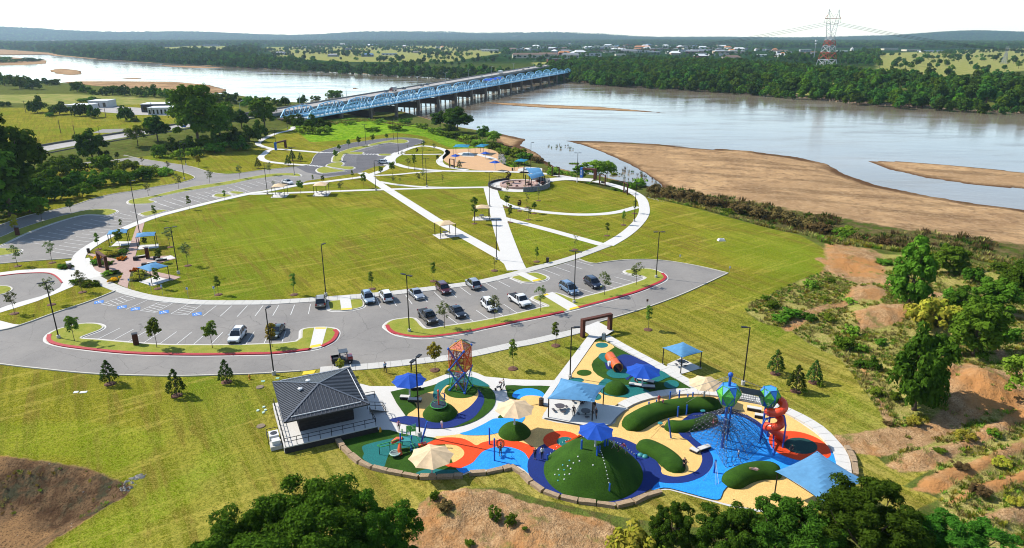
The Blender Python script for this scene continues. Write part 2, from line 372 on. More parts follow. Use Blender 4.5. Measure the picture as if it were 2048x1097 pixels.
def make_ground():
    fine = np.linspace(-50, 50, 470); th = np.concatenate([np.arange(-180, -50, 6.0), fine, np.arange(56, 180, 6.0)])
    rr = [24.0]
    while rr[-1] < 14500: rr.append(rr[-1] * 1.008)
    rr = np.array([4.0, 12.0] + rr); T, RR = np.meshgrid(np.radians(th), rr)
    X = RR * np.sin(T); Y = RR * np.cos(T); n, m = X.shape
    Z = hgt(X, Y)
    me = bpy.data.meshes.new('ground'); V = np.stack([X, Y, Z], -1).reshape(-1, 3)
    V = np.vstack([V, [[0, 0, 0]]]); ap = n * m
    i = np.arange(n - 1)[:, None] * m; j = np.arange(m)[None, :]; jn = (j + 1) % m
    Q = np.stack([i + j, i + m + j, i + m + jn, i + jn], -1).reshape(-1, 4)[:, ::-1]
    Tm = np.stack([np.full(m, ap), np.arange(m), (np.arange(m) + 1) % m], -1)[:, ::-1]
    me.vertices.add(len(V)); me.vertices.foreach_set('co', V.ravel())
    nl = Q.size + Tm.size; me.loops.add(nl); me.loops.foreach_set('vertex_index', np.concatenate([Q.ravel(), Tm.ravel()]).astype(np.int32))
    st = np.concatenate([np.arange(len(Q)) * 4, Q.size + np.arange(len(Tm)) * 3]); me.polygons.add(len(st)); me.polygons.foreach_set('loop_start', st.astype(np.int32))
    me.polygons.foreach_set('use_smooth', np.ones(len(st), bool)); me.update(calc_edges=True); me.validate()
    x, y = X.ravel(), Y.ravel(); fd = np.hypot(x, y)
    soft = np.clip(fd * 0.006, 0.25, 8)
    w = lambda P, k=1.0: np.clip(0.5 + np.max([sdist(p, x, y) for p in P], axis=0) / (2 * soft * k), 0, 1)
    dirt = w(DIRT, 1.6)
    for ln, hw in TRAILS: dirt = np.maximum(dirt, np.clip(0.5 + (hw - ldist(ln, x, y)) / 1.6, 0, 1))
    bars = np.max([sdist(b, x, y) for b in BARS], axis=0); dfl = np.maximum(sdist(FLAT, x, y), sdist(FLAT2, x, y)); dwt = np.maximum(sdist(WATER, x, y), sdist(WATER2, x, y))
    sand = np.clip(0.5 + np.maximum(np.maximum(bars, dfl), np.maximum(dwt, -1e6) - 0) / 3.0, 0, 1)
    sand = np.maximum(sand, np.clip(0.5 + (np.maximum(dwt, -1e6) + 2.5) / 3.0, 0, 1))
    veg = w(REDDISH, 4); lawn = np.maximum(w([LAWN]), w(LUSH[1:2], 3)); lush = w(LUSH[:1] + LUSH[2:], 3); dry = w(DRY, 2)
    far = np.clip((fd - 900) / 600, 0, 1)
    for nm, cols in (('zoneA', (dirt, sand, veg)), ('zoneB', (lush, dry, lawn)), ('zoneC', (far, w([BASIN], 1.2), w([WEEDZ], 2.0))), ('zoneD', (w(GREENER, 6.0), np.zeros_like(x), np.zeros_like(x)))):
        a = me.color_attributes.new(nm, 'FLOAT_COLOR', 'POINT'); D = np.ones((len(V), 4)); D[:-1, :3] = np.stack(cols, -1); D[-1, :3] = 0
        a.data.foreach_set('color', D.ravel())
    me.materials.append(ground_mat()); o = obj('ground', me, kind='structure'); return o
def ground_mat():
    m, n, b, o = nodes('ground'); P = coord(n)
    def attr(nm):
        a = n.nodes.new('ShaderNodeAttribute'); a.attribute_name = nm; s = n.nodes.new('ShaderNodeSeparateColor'); n.links.new(a.outputs['Color'], s.inputs[0]); return s.outputs
    A, B, C, D = attr('zoneA'), attr('zoneB'), attr('zoneC'), attr('zoneD')
    N1 = noise(n, P, 0.018, 4); N2 = noise(n, P, 0.09, 5, 0.65); N3 = noise(n, P, 0.7, 4, 0.7); N4 = noise(n, P, 5.0, 3, 0.7); N5 = noise(n, P, 0.3, 4, 0.7)
    def edge(w, k, nz=N3): return maprange(n, mathn(n, 'ADD', w, mathn(n, 'MULTIPLY', mathn(n, 'SUBTRACT', nz, 0.5), k)), 0.38, 0.62)
    # long grass and weeds
    wild = mix(n, maprange(n, N5, 0.36, 0.64), hexc('#4a5a22'), hexc('#75803a'))
    wild = mix(n, maprange(n, N3, 0.42, 0.66), wild, hexc('#6b6238'))
    wild = mix(n, maprange(n, N4, 0.35, 0.7), mix(n, 0.5, wild, (0.015, 0.025, 0.006)), wild)
    # mown lawn: olive, with drier and greener drifts and faint mower lanes
    lawn = mix(n, maprange(n, N2, 0.36, 0.64), hexc('#6d6f10'), hexc('#8e872a'))
    lawn = mix(n, maprange(n, N1, 0.46, 0.6), lawn, hexc('#5f7410'))
    lawn = mix(n, mathn(n, 'MULTIPLY', maprange(n, noise(n, P, 0.045, 4, 0.7), 0.56, 0.68), 0.7), lawn, hexc('#9a8c38'))
    sepp = n.nodes.new('ShaderNodeSeparateXYZ'); n.links.new(P, sepp.inputs[0])
    near = maprange(n, sepp.outputs[1], 125, 80); lawn = mix(n, mathn(n, 'MULTIPLY', near, mathn(n, 'MULTIPLY', maprange(n, sepp.outputs[0], -48, -12), 0.9)), lawn, mix(n, maprange(n, N2, 0.35, 0.65), hexc('#ab9a54'), hexc('#928834')))
    def streak(rot, sx, sy, sc):
        mp = n.nodes.new('ShaderNodeMapping'); mp.vector_type = 'TEXTURE'; mp.inputs['Rotation'].default_value = (0, 0, rot); mp.inputs['Scale'].default_value = (1 / sx, 1 / sy, 1); n.links.new(P, mp.inputs[0]); return noise(n, mp.outputs[0], sc, 3, 0.6)
    s1 = streak(R(-58), 0.05, 0.55, 1.0); s2 = streak(R(-58), 0.035, 0.9, 1.0); s3 = streak(R(35), 0.06, 0.7, 1.0)
    lawn = mix(n, mathn(n, 'MULTIPLY', maprange(n, s1, 0.52, 0.60), 0.8), lawn, hexc('#6b5a26'))
    lawn = mix(n, mathn(n, 'MULTIPLY', maprange(n, s2, 0.5, 0.58), 0.6), lawn, hexc('#566004'))
    lawn = mix(n, mathn(n, 'MULTIPLY', maprange(n, noise(n, P, 0.03, 3, 0.6), 0.55, 0.66), 0.7), lawn, hexc('#4f7408'))
    lawn = mix(n, mathn(n, 'MULTIPLY', maprange(n, s3, 0.54, 0.66), 0.5), lawn, hexc('#b0a04a'))
    lawn = mix(n, mathn(n, 'MULTIPLY', edge(D[0], 1.5, N2), 0.32), lawn, mix(n, maprange(n, N3, 0.4, 0.6), hexc('#5a8606'), hexc('#7d9a16')))
    lawn = mix(n, mathn(n, 'MULTIPLY', maprange(n, N3, 0.52, 0.7), 0.5), lawn, hexc('#4d5f14'))
    grain = noise(n, P, 2.2, 4, 0.8); grain2 = noise(n, P, 6.5, 3, 0.75)
    lawn = mix(n, mathn(n, 'MULTIPLY', maprange(n, grain, 0.45, 0.58), 0.6), lawn, hexc('#3c4404'))
    lawn = mix(n, mathn(n, 'MULTIPLY', maprange(n, grain2, 0.47, 0.59), 0.42), lawn, hexc('#b0a44e'))
    lush = mix(n, maprange(n, N5, 0.38, 0.62), hexc('#5c8418'), hexc('#86a02c')); lush = mix(n, maprange(n, N3, 0.5, 0.7), lush, hexc('#40581a'))
    dry = mix(n, maprange(n, N2, 0.38, 0.62), hexc('#6f7c3a'), hexc('#968c54'))
    dirt = mix(n, maprange(n, N3, 0.36, 0.66), hexc('#a07c56'), hexc('#c4a278')); dirt = mix(n, maprange(n, N4, 0.42, 0.7), dirt, hexc('#80603f'))
    dirt = mix(n, maprange(n, N2, 0.48, 0.62), dirt, hexc('#b4804e'))
    dirt = mix(n, mathn(n, 'MULTIPLY', maprange(n, N5, 0.56, 0.66), 0.8), dirt, mix(n, maprange(n, N4, 0.4, 0.6), hexc('#5f6a2c'), hexc('#7f7a45')))
    sandc = mix(n, maprange(n, N2, 0.36, 0.66), hexc('#927454'), hexc('#b8966c')); sandc = mix(n, maprange(n, N5, 0.5, 0.72), sandc, hexc('#6f5842')); sandc = mix(n, maprange(n, N1, 0.5, 0.62), sandc, hexc('#9a7c5a'))
    sandc = mix(n, mathn(n, 'MULTIPLY', maprange(n, streak(R(-24), 0.02, 0.09, 1.0), 0.52, 0.6), 0.6), sandc, hexc('#6e573f')); sandc = mix(n, mathn(n, 'MULTIPLY', maprange(n, N3, 0.5, 0.66), 0.35), sandc, hexc('#c0a684'))
    sep = n.nodes.new('ShaderNodeSeparateXYZ'); n.links.new(P, sep.inputs[0])
    wet = maprange(n, mathn(n, 'ADD', sep.outputs[2], mathn(n, 'MULTIPLY', N3, 0.25)), -6.78, -6.55); sandc = mix(n, wet, hexc('#5b4430'), sandc)
    scrub = mix(n, maprange(n, N3, 0.38, 0.64), hexc('#4d4629'), hexc('#6f6340')); scrub = mix(n, maprange(n, N5, 0.46, 0.6), scrub, hexc('#46551f'))
    scrubland = mix(n, maprange(n, N5, 0.38, 0.62), hexc('#8f8748'), hexc('#7f7440')); scrubland = mix(n, maprange(n, N3, 0.46, 0.62), scrubland, hexc('#6f7a2a')); scrubland = mix(n, maprange(n, N4, 0.45, 0.65), scrubland, hexc('#b3a564'))
    wood = mix(n, maprange(n, noise(n, P, 0.012, 5, 0.7), 0.35, 0.65), hexc('#1c3514'), hexc('#32501e')); wood = mix(n, maprange(n, noise(n, P, 0.05, 3, 0.7), 0.4, 0.65), wood, hexc('#142610'))
    c = mix(n, C[0], wild, wood)
    c = mix(n, edge(C[2], 0.6, N5), c, scrubland); c = mix(n, edge(B[1], 1.3, noise(n, P, 0.02, 5, 0.7)), c, dry); c = mix(n, edge(B[0], 0.9, N5), c, lush)
    c = mix(n, edge(B[2], 0.25), c, lawn)
    c = mix(n, edge(A[1], 0.35), c, sandc)
    c = mix(n, edge(A[2], 0.7, N5), c, scrub)
    c = mix(n, edge(A[0], 0.8), c, dirt)
    shaded_soil = mix(n, maprange(n, N3, 0.4, 0.62), hexc('#54402f'), hexc('#7a6248')); shaded_soil = mix(n, maprange(n, N5, 0.5, 0.62), shaded_soil, hexc('#4a4a38')); shaded_soil = mix(n, maprange(n, N2, 0.5, 0.6), shaded_soil, hexc('#94734f')); shaded_soil = mix(n, maprange(n, N4, 0.5, 0.66), shaded_soil, hexc('#3f3224'))  # basin soil; shade of slopes facing away is mixed into its dark browns
    c = mix(n, edge(C[1], 0.5), c, shaded_soil)
    n.links.new(c, b.inputs['Base Color']); b.inputs['Roughness'].default_value = 1.0; b.inputs['Specular IOR Level'].default_value = 0.0
    hsum = mathn(n, 'ADD', mathn(n, 'MULTIPLY', N4, 1.0), mathn(n, 'ADD', mathn(n, 'MULTIPLY', grain, 0.7), mathn(n, 'MULTIPLY', N3, 1.2)))
    hsum = mathn(n, 'ADD', hsum, mathn(n, 'MULTIPLY', mathn(n, 'MULTIPLY', noise(n, P, 1.1, 5, 0.75), 3.0), A[0]))
    bump(n, b, hsum, 0.75, 0.2)
    return m
def make_water():
    m, n, b, o = nodes('river_water'); P = coord(n)
    n.links.new(mix(n, maprange(n, noise(n, P, 0.01, 3), 0.35, 0.65), hexc('#736856'), hexc('#857a68')), b.inputs['Base Color'])
    b.inputs['Roughness'].default_value = 0.06; b.inputs['IOR'].default_value = 1.33; b.inputs['Specular IOR Level'].default_value = 0.6
    mp = n.nodes.new('ShaderNodeMapping'); mp.inputs['Rotation'].default_value = (0, 0, -0.25); mp.inputs['Scale'].default_value = (0.35, 1.0, 1.0); n.links.new(P, mp.inputs[0])
    w = mathn(n, 'ADD', noise(n, mp.outputs[0], 1.1, 4, 0.6), mathn(n, 'MULTIPLY', noise(n, mp.outputs[0], 0.12, 3, 0.6), 2.0))
    bump(n, b, w, 0.25, 0.1)
    n.links.new(maprange(n, noise(n, mp.outputs[0], 0.05, 4, 0.65), 0.4, 0.65, 0.04, 0.2), b.inputs['Roughness'])
    mb = MB(); K = 24; xs = [-9000 + 18000 * i / K for i in range(K + 1)]; ys = [90 + 11000 * (i / K) ** 2 for i in range(K + 1)]
    for y in ys:
        for x in xs: mb.v.append((x, y, ZW))
    for i in range(K):
        for j in range(K): a = i * (K + 1) + j; mb.f.append((a, a + 1, a + K + 2, a + K + 1)); mb.m.append(0)
    mb.build('river', m, kind='structure')
def GT(x, y):
    """where the sight line of a pixel meets the real ground"""
    p = G(x, y); z = float(hgt(p.x, p.y))
    if abs(z) > 0.15:
        for _ in range(4):
            p = G(x, y, z); z = 0.35 * z + 0.65 * float(hgt(p.x, p.y))
        p = G(x, y, z); p.z = float(hgt(p.x, p.y))
    else: p.z = z
    return p
make_ground(); make_water()
def make_haze():
    m = bpy.data.materials.new('haze'); m.use_nodes = True; n = m.node_tree; n.nodes.clear()
    o = n.nodes.new('ShaderNodeOutputMaterial'); v = n.nodes.new('ShaderNodeVolumePrincipled')
    v.inputs['Color'].default_value = (0.62, 0.84, 1.0, 1); v.inputs['Density'].default_value = HAZE; v.inputs['Anisotropy'].default_value = 0.35
    n.links.new(v.outputs[0], o.inputs['Volume'])
    mb = MB(); mb.box((0, 0, 145), (31000, 31000, 320)); mb.build('haze', m, kind='stuff')
HAZE = 4.6e-5
make_haze()
def asphalt(name, c1, c2):
    m, n, b, o = nodes(name); P = coord(n)
    c = mix(n, maprange(n, noise(n, P, 0.12, 5, 0.6), 0.35, 0.65), c1, c2)
    c = mix(n, mathn(n, 'MULTIPLY', maprange(n, noise(n, P, 1.4, 4, 0.7), 0.5, 0.75), 0.4), c, tuple(k * 0.7 for k in c1))
    c = mix(n, mathn(n, 'MULTIPLY', maprange(n, noise(n, P, 14, 2), 0.4, 0.7), 0.35), c, tuple(k * 1.5 for k in c2))
    vo = n.nodes.new('ShaderNodeTexVoronoi'); vo.feature = 'DISTANCE_TO_EDGE'; vo.inputs['Scale'].default_value = 0.11
    wp_ = n.nodes.new('ShaderNodeVectorMath'); wp_.operation = 'ADD'; nz = n.nodes.new('ShaderNodeTexNoise'); nz.inputs['Scale'].default_value = 0.6
    n.links.new(P, nz.inputs[0]); n.links.new(P, wp_.inputs[0]); n.links.new(nz.outputs['Color'], wp_.inputs[1]); n.links.new(wp_.outputs[0], vo.inputs['Vector'])
    c = mix(n, mathn(n, 'MULTIPLY', maprange(n, vo.outputs['Distance'], 0.006, 0.0), 0.55), c, tuple(k * 0.45 for k in c1))
    n.links.new(c, b.inputs['Base Color']); b.inputs['Roughness'].default_value = 0.9; b.inputs['Specular IOR Level'].default_value = 0.25
    bump(n, b, noise(n, P, 18, 2), 0.25, 0.02); return m
ASPH = asphalt('asphalt', hexc('#74706b'), hexc('#847f78')); ASPH2 = asphalt('new_asphalt', hexc('#4c4a4c'), hexc('#5c595a'))
HWYM = asphalt('highway_concrete', hexc('#8d8780'), hexc('#a09a92'))
CONC = M('concrete', '#b9b5ac', 0.85, 0.10, 0.5, bmp=0.15, kind='pos', fine=(7, 0.9)); CONC2 = M('pale_concrete', '#c6c2ba', 0.85, 0.07, 0.4, kind='pos', fine=(9, 0.92))
JOINT = M('joint', '#6e6a62', 0.95, 0.15, 2, kind='pos'); KERB = M('kerb_concrete', '#bdb7a8', 0.85, 0.12, 0.8, kind='pos', fine=(5, 0.85))
RED = M('red_kerb_paint', '#a81f22', 0.7, 0.15, 1.2, kind='pos', fine=(4, 0.8)); WHITE = M('white_paint', '#d8d6d0', 0.7, 0.12, 2, kind='pos', fine=(6, 0.85))
YEL = M('yellow_paver', '#d9b616', 0.7, 0.1, 3, kind='pos'); PINK = M('pink_paver', '#a98b7d', 0.85, 0.12, 0.9, kind='pos', fine=(5, 0.85))
BLUEP = M('blue_paint', '#2d6fb8', 0.7, 0.1, 3, kind='pos')
def turf_mat(name, c1, c2, c3):
    m, n, b, o = nodes(name); P = coord(n)
    c = mix(n, maprange(n, noise(n, P, 0.6, 4), 0.35, 0.65), c1, c2); c = mix(n, maprange(n, noise(n, P, 9, 3, 0.7), 0.45, 0.72), c, c3)
    n.links.new(c, b.inputs['Base Color']); b.inputs['Roughness'].default_value = 0.95; b.inputs['Specular IOR Level'].default_value = 0.1
    bump(n, b, noise(n, P, 11, 3, 0.7), 0.7, 0.06); return m
ISLE = turf_mat('island_grass', hexc('#6f7c20'), hexc('#8c8a34'), hexc('#9a9648'))
TURF = turf_mat('playground_turf', hexc('#2c4a12'), hexc('#385a17'), hexc('#1b340c'))

def slabs(name, line, w, step, z=0.06, m=None, parent=None):
    """a path cut into cast slabs: one child per slab on a darker bed"""
    L = resample(line, step); mb = MB(); strip(mb, L, -w / 2 + 0.02, w / 2 - 0.02, 0, z - 0.03)
    root = mb.build(name, JOINT, kind='structure')
    A = offset_line(L, -w / 2); B = offset_line(L, w / 2)
    for i in range(len(L) - 1):
        g = 0.02 / max((L[i + 1] - L[i]).length, 0.1); q = MB()
        a0, a1 = A[i].lerp(A[i + 1], g), A[i].lerp(A[i + 1], 1 - g); b0, b1 = B[i].lerp(B[i + 1], g), B[i].lerp(B[i + 1], 1 - g)
        zz = z + rng.uniform(-0.006, 0.006)
        q.prism([a0, a1, b1, b0], 0.0, zz).build('slab', m or CONC, root)
    return root
def path(name, px, w, m=None, z=0.05, n=8, sm=True, zz=0.0):
    P = Gl(px, zz); P = smooth_line(P, n) if sm else P
    mb = MB(); strip(mb, P, -w / 2, w / 2, zz, z + zz); return mb.build(name, m or CONC2, kind='structure')

# --- main drive with both lots
LOT = [(-220, 668), (-90, 672), (0, 662), (46, 650), (110, 627), (179, 604), (231, 583), (243, 586), (281, 594), (332, 601), (383, 606), (434, 609), (520, 610), (577, 608), (653, 603), (755, 594), (811, 588),
       (883, 580), (959, 568.5), (1020, 556), (1069, 542), (1108, 533), (1156, 519), (1174, 525), (1192, 528), (1210, 525), (1248, 521), (1286, 520), (1314, 521), (1350, 525), (1401, 534), (1456, 547),
       (1414, 567), (1363, 590), (1299, 614), (1228, 636), (1189, 648), (1159, 655), (1108, 668), (1057, 679.5), (1020, 686), (934, 705), (857, 715), (781, 723), (720, 729), (658, 735), (605, 743), (520, 748),
       (434, 751), (365, 753), (281, 752), (179, 748), (77, 738), (0, 729), (-90, 716), (-220, 708)]
sheet('parking_lot', LOT, 0.02, ASPH)
# --- upper drive and far lot
LOT2 = [(147, 517), (163, 502), (184, 487), (217, 469), (255, 451), (306, 432), (357, 418), (434, 399), (498, 386), (530, 380), (600, 369), (614, 362), (655, 356), (704, 348), (720, 346), (723, 344), (750, 333.5), (782, 331),
        (776, 321), (779, 314), (791, 307), (802, 303), (830, 291), (846, 285.6), (847.6, 281.5), (832, 278), (805, 276), (778, 277), (750, 280), (723, 284), (696, 288), (671, 295), (648, 302), (635, 307.5),
        (627, 316), (624, 324), (618, 330), (589, 334.5), (525, 341), (459, 349), (421, 345), (383, 334), (332, 326), (281, 318), (253, 312), (240, 306), (205, 303), (205, 311), (222, 321), (230, 325), (255, 327), (319, 336),
        (352, 342), (378, 349), (389, 355), (383, 360), (357, 367), (319, 373), (271, 382), (230, 388), (191, 397), (148, 411), (102, 422), (51, 433), (0, 451), (-150, 490), (-150, 560), (0, 528), (60, 523)]
sheet('upper_drive', LOT2, 0.02, ASPH)
sheet('far_lot', [(704, 347.6), (720, 345.6), (723, 343.6), (750, 333.2), (781, 330.7), (776, 321), (779, 314), (791, 307), (802, 303), (830, 291), (846, 285.6), (847, 281.6), (832, 278.2), (805, 276.2), (778, 277.2), (750, 280.2),
        (723, 284.2), (696, 288.2), (671, 295.2), (648, 302.2), (635.5, 307.7), (627.4, 316), (624.4, 324), (618.2, 330), (592, 334.4), (612, 345), (650, 353), (690, 350)], 0.03, ASPH2)
# --- drop-off loop at the plaza
sheet('drop_off_walk', [(-160, 560), (0, 545.6), (33, 541.5), (74, 538), (106, 537.5), (131, 540), (150, 540), (152, 566), (146, 573.5), (115, 586.6), (74, 603), (33, 616), (0, 626), (-160, 670)], 0.03, CONC2)
LOOP = [(-160, 566), (0, 553), (33, 549), (65.6, 547), (92, 547), (106.6, 550.5), (118, 559), (124, 567), (120, 575), (106.6, 583), (82, 593), (49, 602), (16, 611), (0, 617), (-160, 660)]
sheet('drop_off_loop', LOOP, 0.045, ASPH)
sheet('walk_link', [(-60, 660), (-60, 640), (0, 642), (27, 649), (46, 651), (0, 663)], 0.05, CONC2)
def kerb(px, name='kerb', m=KERB, w=0.22, h=0.15, closed=False, n=4, inset=0.0, z=0.0):
    P = smooth_line(Gl(px), n, closed); mb = MB(); strip(mb, P, -w / 2 + inset, w / 2 + inset, z, h, closed); return mb.build(name, m, kind='structure')
kerb([(-90, 716), (0, 729), (77, 738), (179, 748), (281, 752), (365, 753), (434, 751), (520, 748), (600, 743)])
kerb([(1195, 646), (1228, 636), (1299, 614), (1363, 590), (1414, 567), (1456, 547)]); kerb([(1456, 547), (1401, 534), (1350, 525), (1314, 521), (1286, 520), (1248, 521), (1210, 525), (1192, 528), (1174, 525), (1158, 519)])
kerb([(-90, 672), (0, 662), (46, 650), (110, 627), (179, 604), (231, 583)], h=0.2)
kerb([(0, 451), (51, 433), (102, 422), (148, 411), (191, 397), (230, 388), (271, 382), (319, 373), (357, 367), (383, 360), (389, 355), (378, 349), (352, 342), (319, 336), (255, 327), (230, 325)])
kerb([(253, 312), (281, 318), (332, 326), (383, 334), (421, 345), (459, 349), (525, 341), (589, 334.5), (618, 330), (624, 324), (627, 316), (635, 307.5), (648, 302), (671, 295), (696, 288), (723, 284), (750, 280), (778, 277), (805, 276), (832, 278), (847, 281.5), (846, 285.6), (830, 291)])
kerb([(0, 528), (60, 523), (147, 517)]); kerb(LOOP[1:8], 'red_kerb', RED, 0.3, 0.16)

def island(px, name='grass_island', red=None, n=3):
    P = smooth_line(Gl(px), n, True)
    A = sum(P[i].x * P[(i + 1) % len(P)].y - P[(i + 1) % len(P)].x * P[i].y for i in range(len(P)))
    if A < 0: P.reverse()
    mb = MB(); tri_poly(mb, offset_line(P, 0.3, True), 0.17); o = mb.build(name, ISLE, kind='structure')
    k = MB(); strip(k, P, 0.0, 0.42, 0.0, 0.15, True); k.build('kerb', KERB, o)
    g = MB(); strip(g, P, -0.35, 0.0, 0.0, 0.035, True); g.build('gutter', CONC2, o)
    if red:
        Q = smooth_line(Gl(red), 4); r = MB(); strip(r, Q, -0.22, 0.42, 0.0, 0.2); r.build('red_kerb', RED, o)
    return o
ISL_A = [(92, 683), (95, 671), (112, 661), (133, 655), (163, 648.5), (189, 648), (204, 651), (208, 656), (199, 662.5), (179, 670), (163, 677.5), (194, 680), (255, 685.5), (332, 690.6), (383, 691), (450, 691), (500, 690), (592, 684),
         (602, 663), (612, 658), (633, 656), (653, 656), (671, 659), (677, 668), (668, 683), (643, 696), (615, 702), (551, 709), (500, 710.5), (383, 712), (255, 708.5), (153, 698), (112, 691)]
island(ISL_A, red=[(98, 671), (97, 682), (112, 690), (153, 697), (255, 707.5), (383, 711), (500, 709.5), (551, 708), (615, 701), (620, 700)])
ISL_B = [(768, 653), (780, 643), (801, 638.5), (829, 638), (850, 658), (878, 655), (947, 645), (1020, 631), (1082, 616), (1096, 613), (1069, 602), (1064, 598), (1068, 594), (1082, 591), (1113, 587), (1148, 599), (1169, 594),
         (1210, 584), (1261, 568.5), (1291, 557), (1266, 550.6), (1251, 547), (1249, 543), (1261, 540), (1286, 538), (1307, 540), (1327, 548), (1333, 556), (1330, 562), (1312, 571), (1261, 590), (1159, 618), (1082, 636), (980, 656.6),
         (934, 667), (870, 676), (832, 677), (793.6, 671), (774, 660)]
island(ISL_B, red=[(773, 652), (778, 661), (794, 669.5), (832, 675.5), (870, 674.5), (934, 665.5), (980, 655.5), (1082, 635), (1128, 625)])
Q = smooth_line(Gl([(1158, 617), (1261, 589), (1311, 570), (1328, 561), (1331, 555), (1325, 548)]), 4); r = MB(); strip(r, Q, -0.22, 0.42, 0.0, 0.2); r.build('red_kerb', RED, kind='structure')
Q = smooth_line(Gl([(644, 695), (666, 683), (675, 668), (670, 661)]), 4); r = MB(); strip(r, Q, -0.22, 0.42, 0.0, 0.2); r.build('red_kerb', RED, kind='structure')
island([(658, 604), (656, 615), (660, 622), (679, 623), (704, 621), (722, 617), (728.5, 612), (725, 600), (700, 600)]); island([(1022, 556), (1035, 562), (1049, 566), (1069, 566), (1090, 562), (1096, 557), (1090, 552), (1069, 546), (1045, 550)])
z5 = lambda L: [(x / 3.917, 280 + y / 3.917) for x, y in L]
z6 = lambda L: [(600 + x / 7.31, 250 + y / 7.31) for x, y in L]
island(z5([(-300, 860), (0, 765), (150, 700), (400, 620), (560, 580), (700, 550), (850, 545), (910, 555), (915, 570), (860, 592), (820, 595), (680, 590), (560, 615), (400, 665), (200, 740), (0, 835), (-300, 940)]))
island([(255, 405), (263, 400), (294, 395), (332, 386), (383, 374.5), (434, 367), (480, 359), (538, 349), (589, 347.5), (602, 351), (597, 354), (564, 352.5), (500, 361), (459, 370), (383, 382), (332, 392), (299, 400), (311, 404), (301, 408), (276, 409.5), (260, 409)])
island(z5([(1095, 580), (1200, 555), (1320, 555), (1160, 600), (1110, 592)]), n=2); island(z5([(1670, 440), (1700, 425), (1790, 430), (1820, 440), (1760, 455), (1690, 450)]), n=2); island(z5([(1790, 415), (1830, 405), (1920, 415), (1860, 430)]), n=2)
island(z5([(-100, 855), (60, 853), (130, 858), (172, 866), (140, 885), (60, 905), (-100, 915)])); island([(-60, 573), (0, 572.7), (20, 574), (26, 580), (15, 587), (0, 591), (-60, 600)])
island(z6([(570, 405), (640, 380), (760, 340), (960, 310), (1060, 315), (960, 340), (800, 385), (740, 402), (915, 402), (922, 425), (880, 440), (700, 430), (645, 440), (612, 500), (600, 545), (472, 545), (472, 510), (482, 470)]), n=2)
island(z6([(238, 665), (270, 638), (370, 617), (520, 650), (680, 682), (560, 692), (450, 705), (330, 713), (258, 695)]), n=2); island(z6([(462, 562), (620, 552), (632, 590), (605, 610), (760, 615), (797, 628), (790, 645), (720, 662), (560, 640), (380, 607)]), n=2)
island(z6([(1000, 295), (1120, 265), (1280, 235), (1450, 215), (1550, 225), (1587, 247), (1540, 270), (1440, 276), (1320, 264), (1200, 282), (1060, 312)]), n=2); island(z6([(1140, 442), (1165, 430), (1330, 430), (1310, 455), (1180, 456)]), n=2)
# --- crossings on the islands with yellow tactile ends
def cross(px, ends):
    P = Gl(px); o = sheet('crosswalk', None, 0.185, CONC2, world=P)
    for e in ends:
        q = MB(); q.prism(Gl(e), 0.1, 0.195); q.build('tactile_paving', YEL, o)
cross([(629, 657), (654, 657), (643, 697), (619, 700)], [[(631, 657.5), (652, 657.5), (651.5, 660), (630.5, 660)], [(621, 694), (642, 690), (641, 695), (620, 699)]])
cross([(679, 594), (700, 593), (704.5, 621.5), (683, 623)], [[(683, 619.5), (704, 618), (704.5, 621), (683, 622.5)]])
cross([(1085, 592), (1105, 586), (1159, 616), (1136, 623)], [[(1139, 619), (1155, 614.5), (1159, 617.5), (1139, 622.5)], [(1084, 592), (1094, 589), (1098, 591.5), (1088, 594.5)]])
cross([(1031, 549), (1046, 546), (1083, 562), (1066, 566)], [[(1064, 562.5), (1079, 559.5), (1083, 562), (1067, 565.5)]])
sheet('kerb_ramp', [(607, 744), (632, 741), (628, 748), (604, 751)], 0.06, YEL)
# --- painted stalls
def stalls(name, base, tip, gap, hw=0.055, z=0.045, n0=0):
    a = smooth_line(Gl(base), 10); b = smooth_line(Gl(tip), 10); L = sum((q - p).length for p, q in zip(a, a[1:])); k = max(2, round(L / gap))
    def at(P, t):
        D = [0]
        for p, q in zip(P, P[1:]): D.append(D[-1] + (q - p).length)
        s = t * D[-1]
        for i in range(len(P) - 1):
            if D[i + 1] >= s - 1e-6: return P[i].lerp(P[i + 1], (s - D[i]) / max(D[i + 1] - D[i], 1e-6))
        return P[-1]
    mb = MB()
    for i in range(k + 1): strip(mb, [at(a, i / k), at(b, i / k)], -hw, hw, z, z)
    return mb.build(name, WHITE, kind='structure')
stalls('road_marking', [(194, 680), (263, 686), (333, 690), (444, 691), (564, 685)], [(240, 657), (301, 662), (365, 664.5), (465, 665), (572, 663)], 2.75)
stalls('road_marking', [(433, 612), (495, 612), (559, 611.5), (621, 609)], [(406, 633), (478, 634), (546, 632), (617, 628.5)], 2.75)
stalls('road_marking', [(753, 597), (816, 590), (871, 584), (924, 575), (973, 566), (1018, 557)], [(761, 616), (828, 609), (888, 600), (946, 590), (998, 579), (1044, 569)], 2.75)
stalls('road_marking', [(1085, 539), (1150, 522)], [(1119, 552), (1187, 533)], 2.75); stalls('road_marking', [(884, 654), (947, 643.5), (1020, 631), (1088, 615)], [(862, 637), (925, 627), (992, 613), (1058, 597)], 2.75)
stalls('road_marking', [(1169, 593.5), (1210, 583), (1252, 569.5), (1285, 559)], [(1130, 581), (1170, 571), (1217, 559), (1243, 548)], 2.75)
stalls('road_marking', [(40, 483), (180, 440), (260, 424)], [(88, 490), (195, 453), (280, 429)][:3], 2.75); stalls('road_marking', [(152, 512), (168, 496), (205, 470), (258, 447), (275, 439)], [(105, 504), (118, 492), (165, 468), (222, 446), (245, 438)], 2.75)
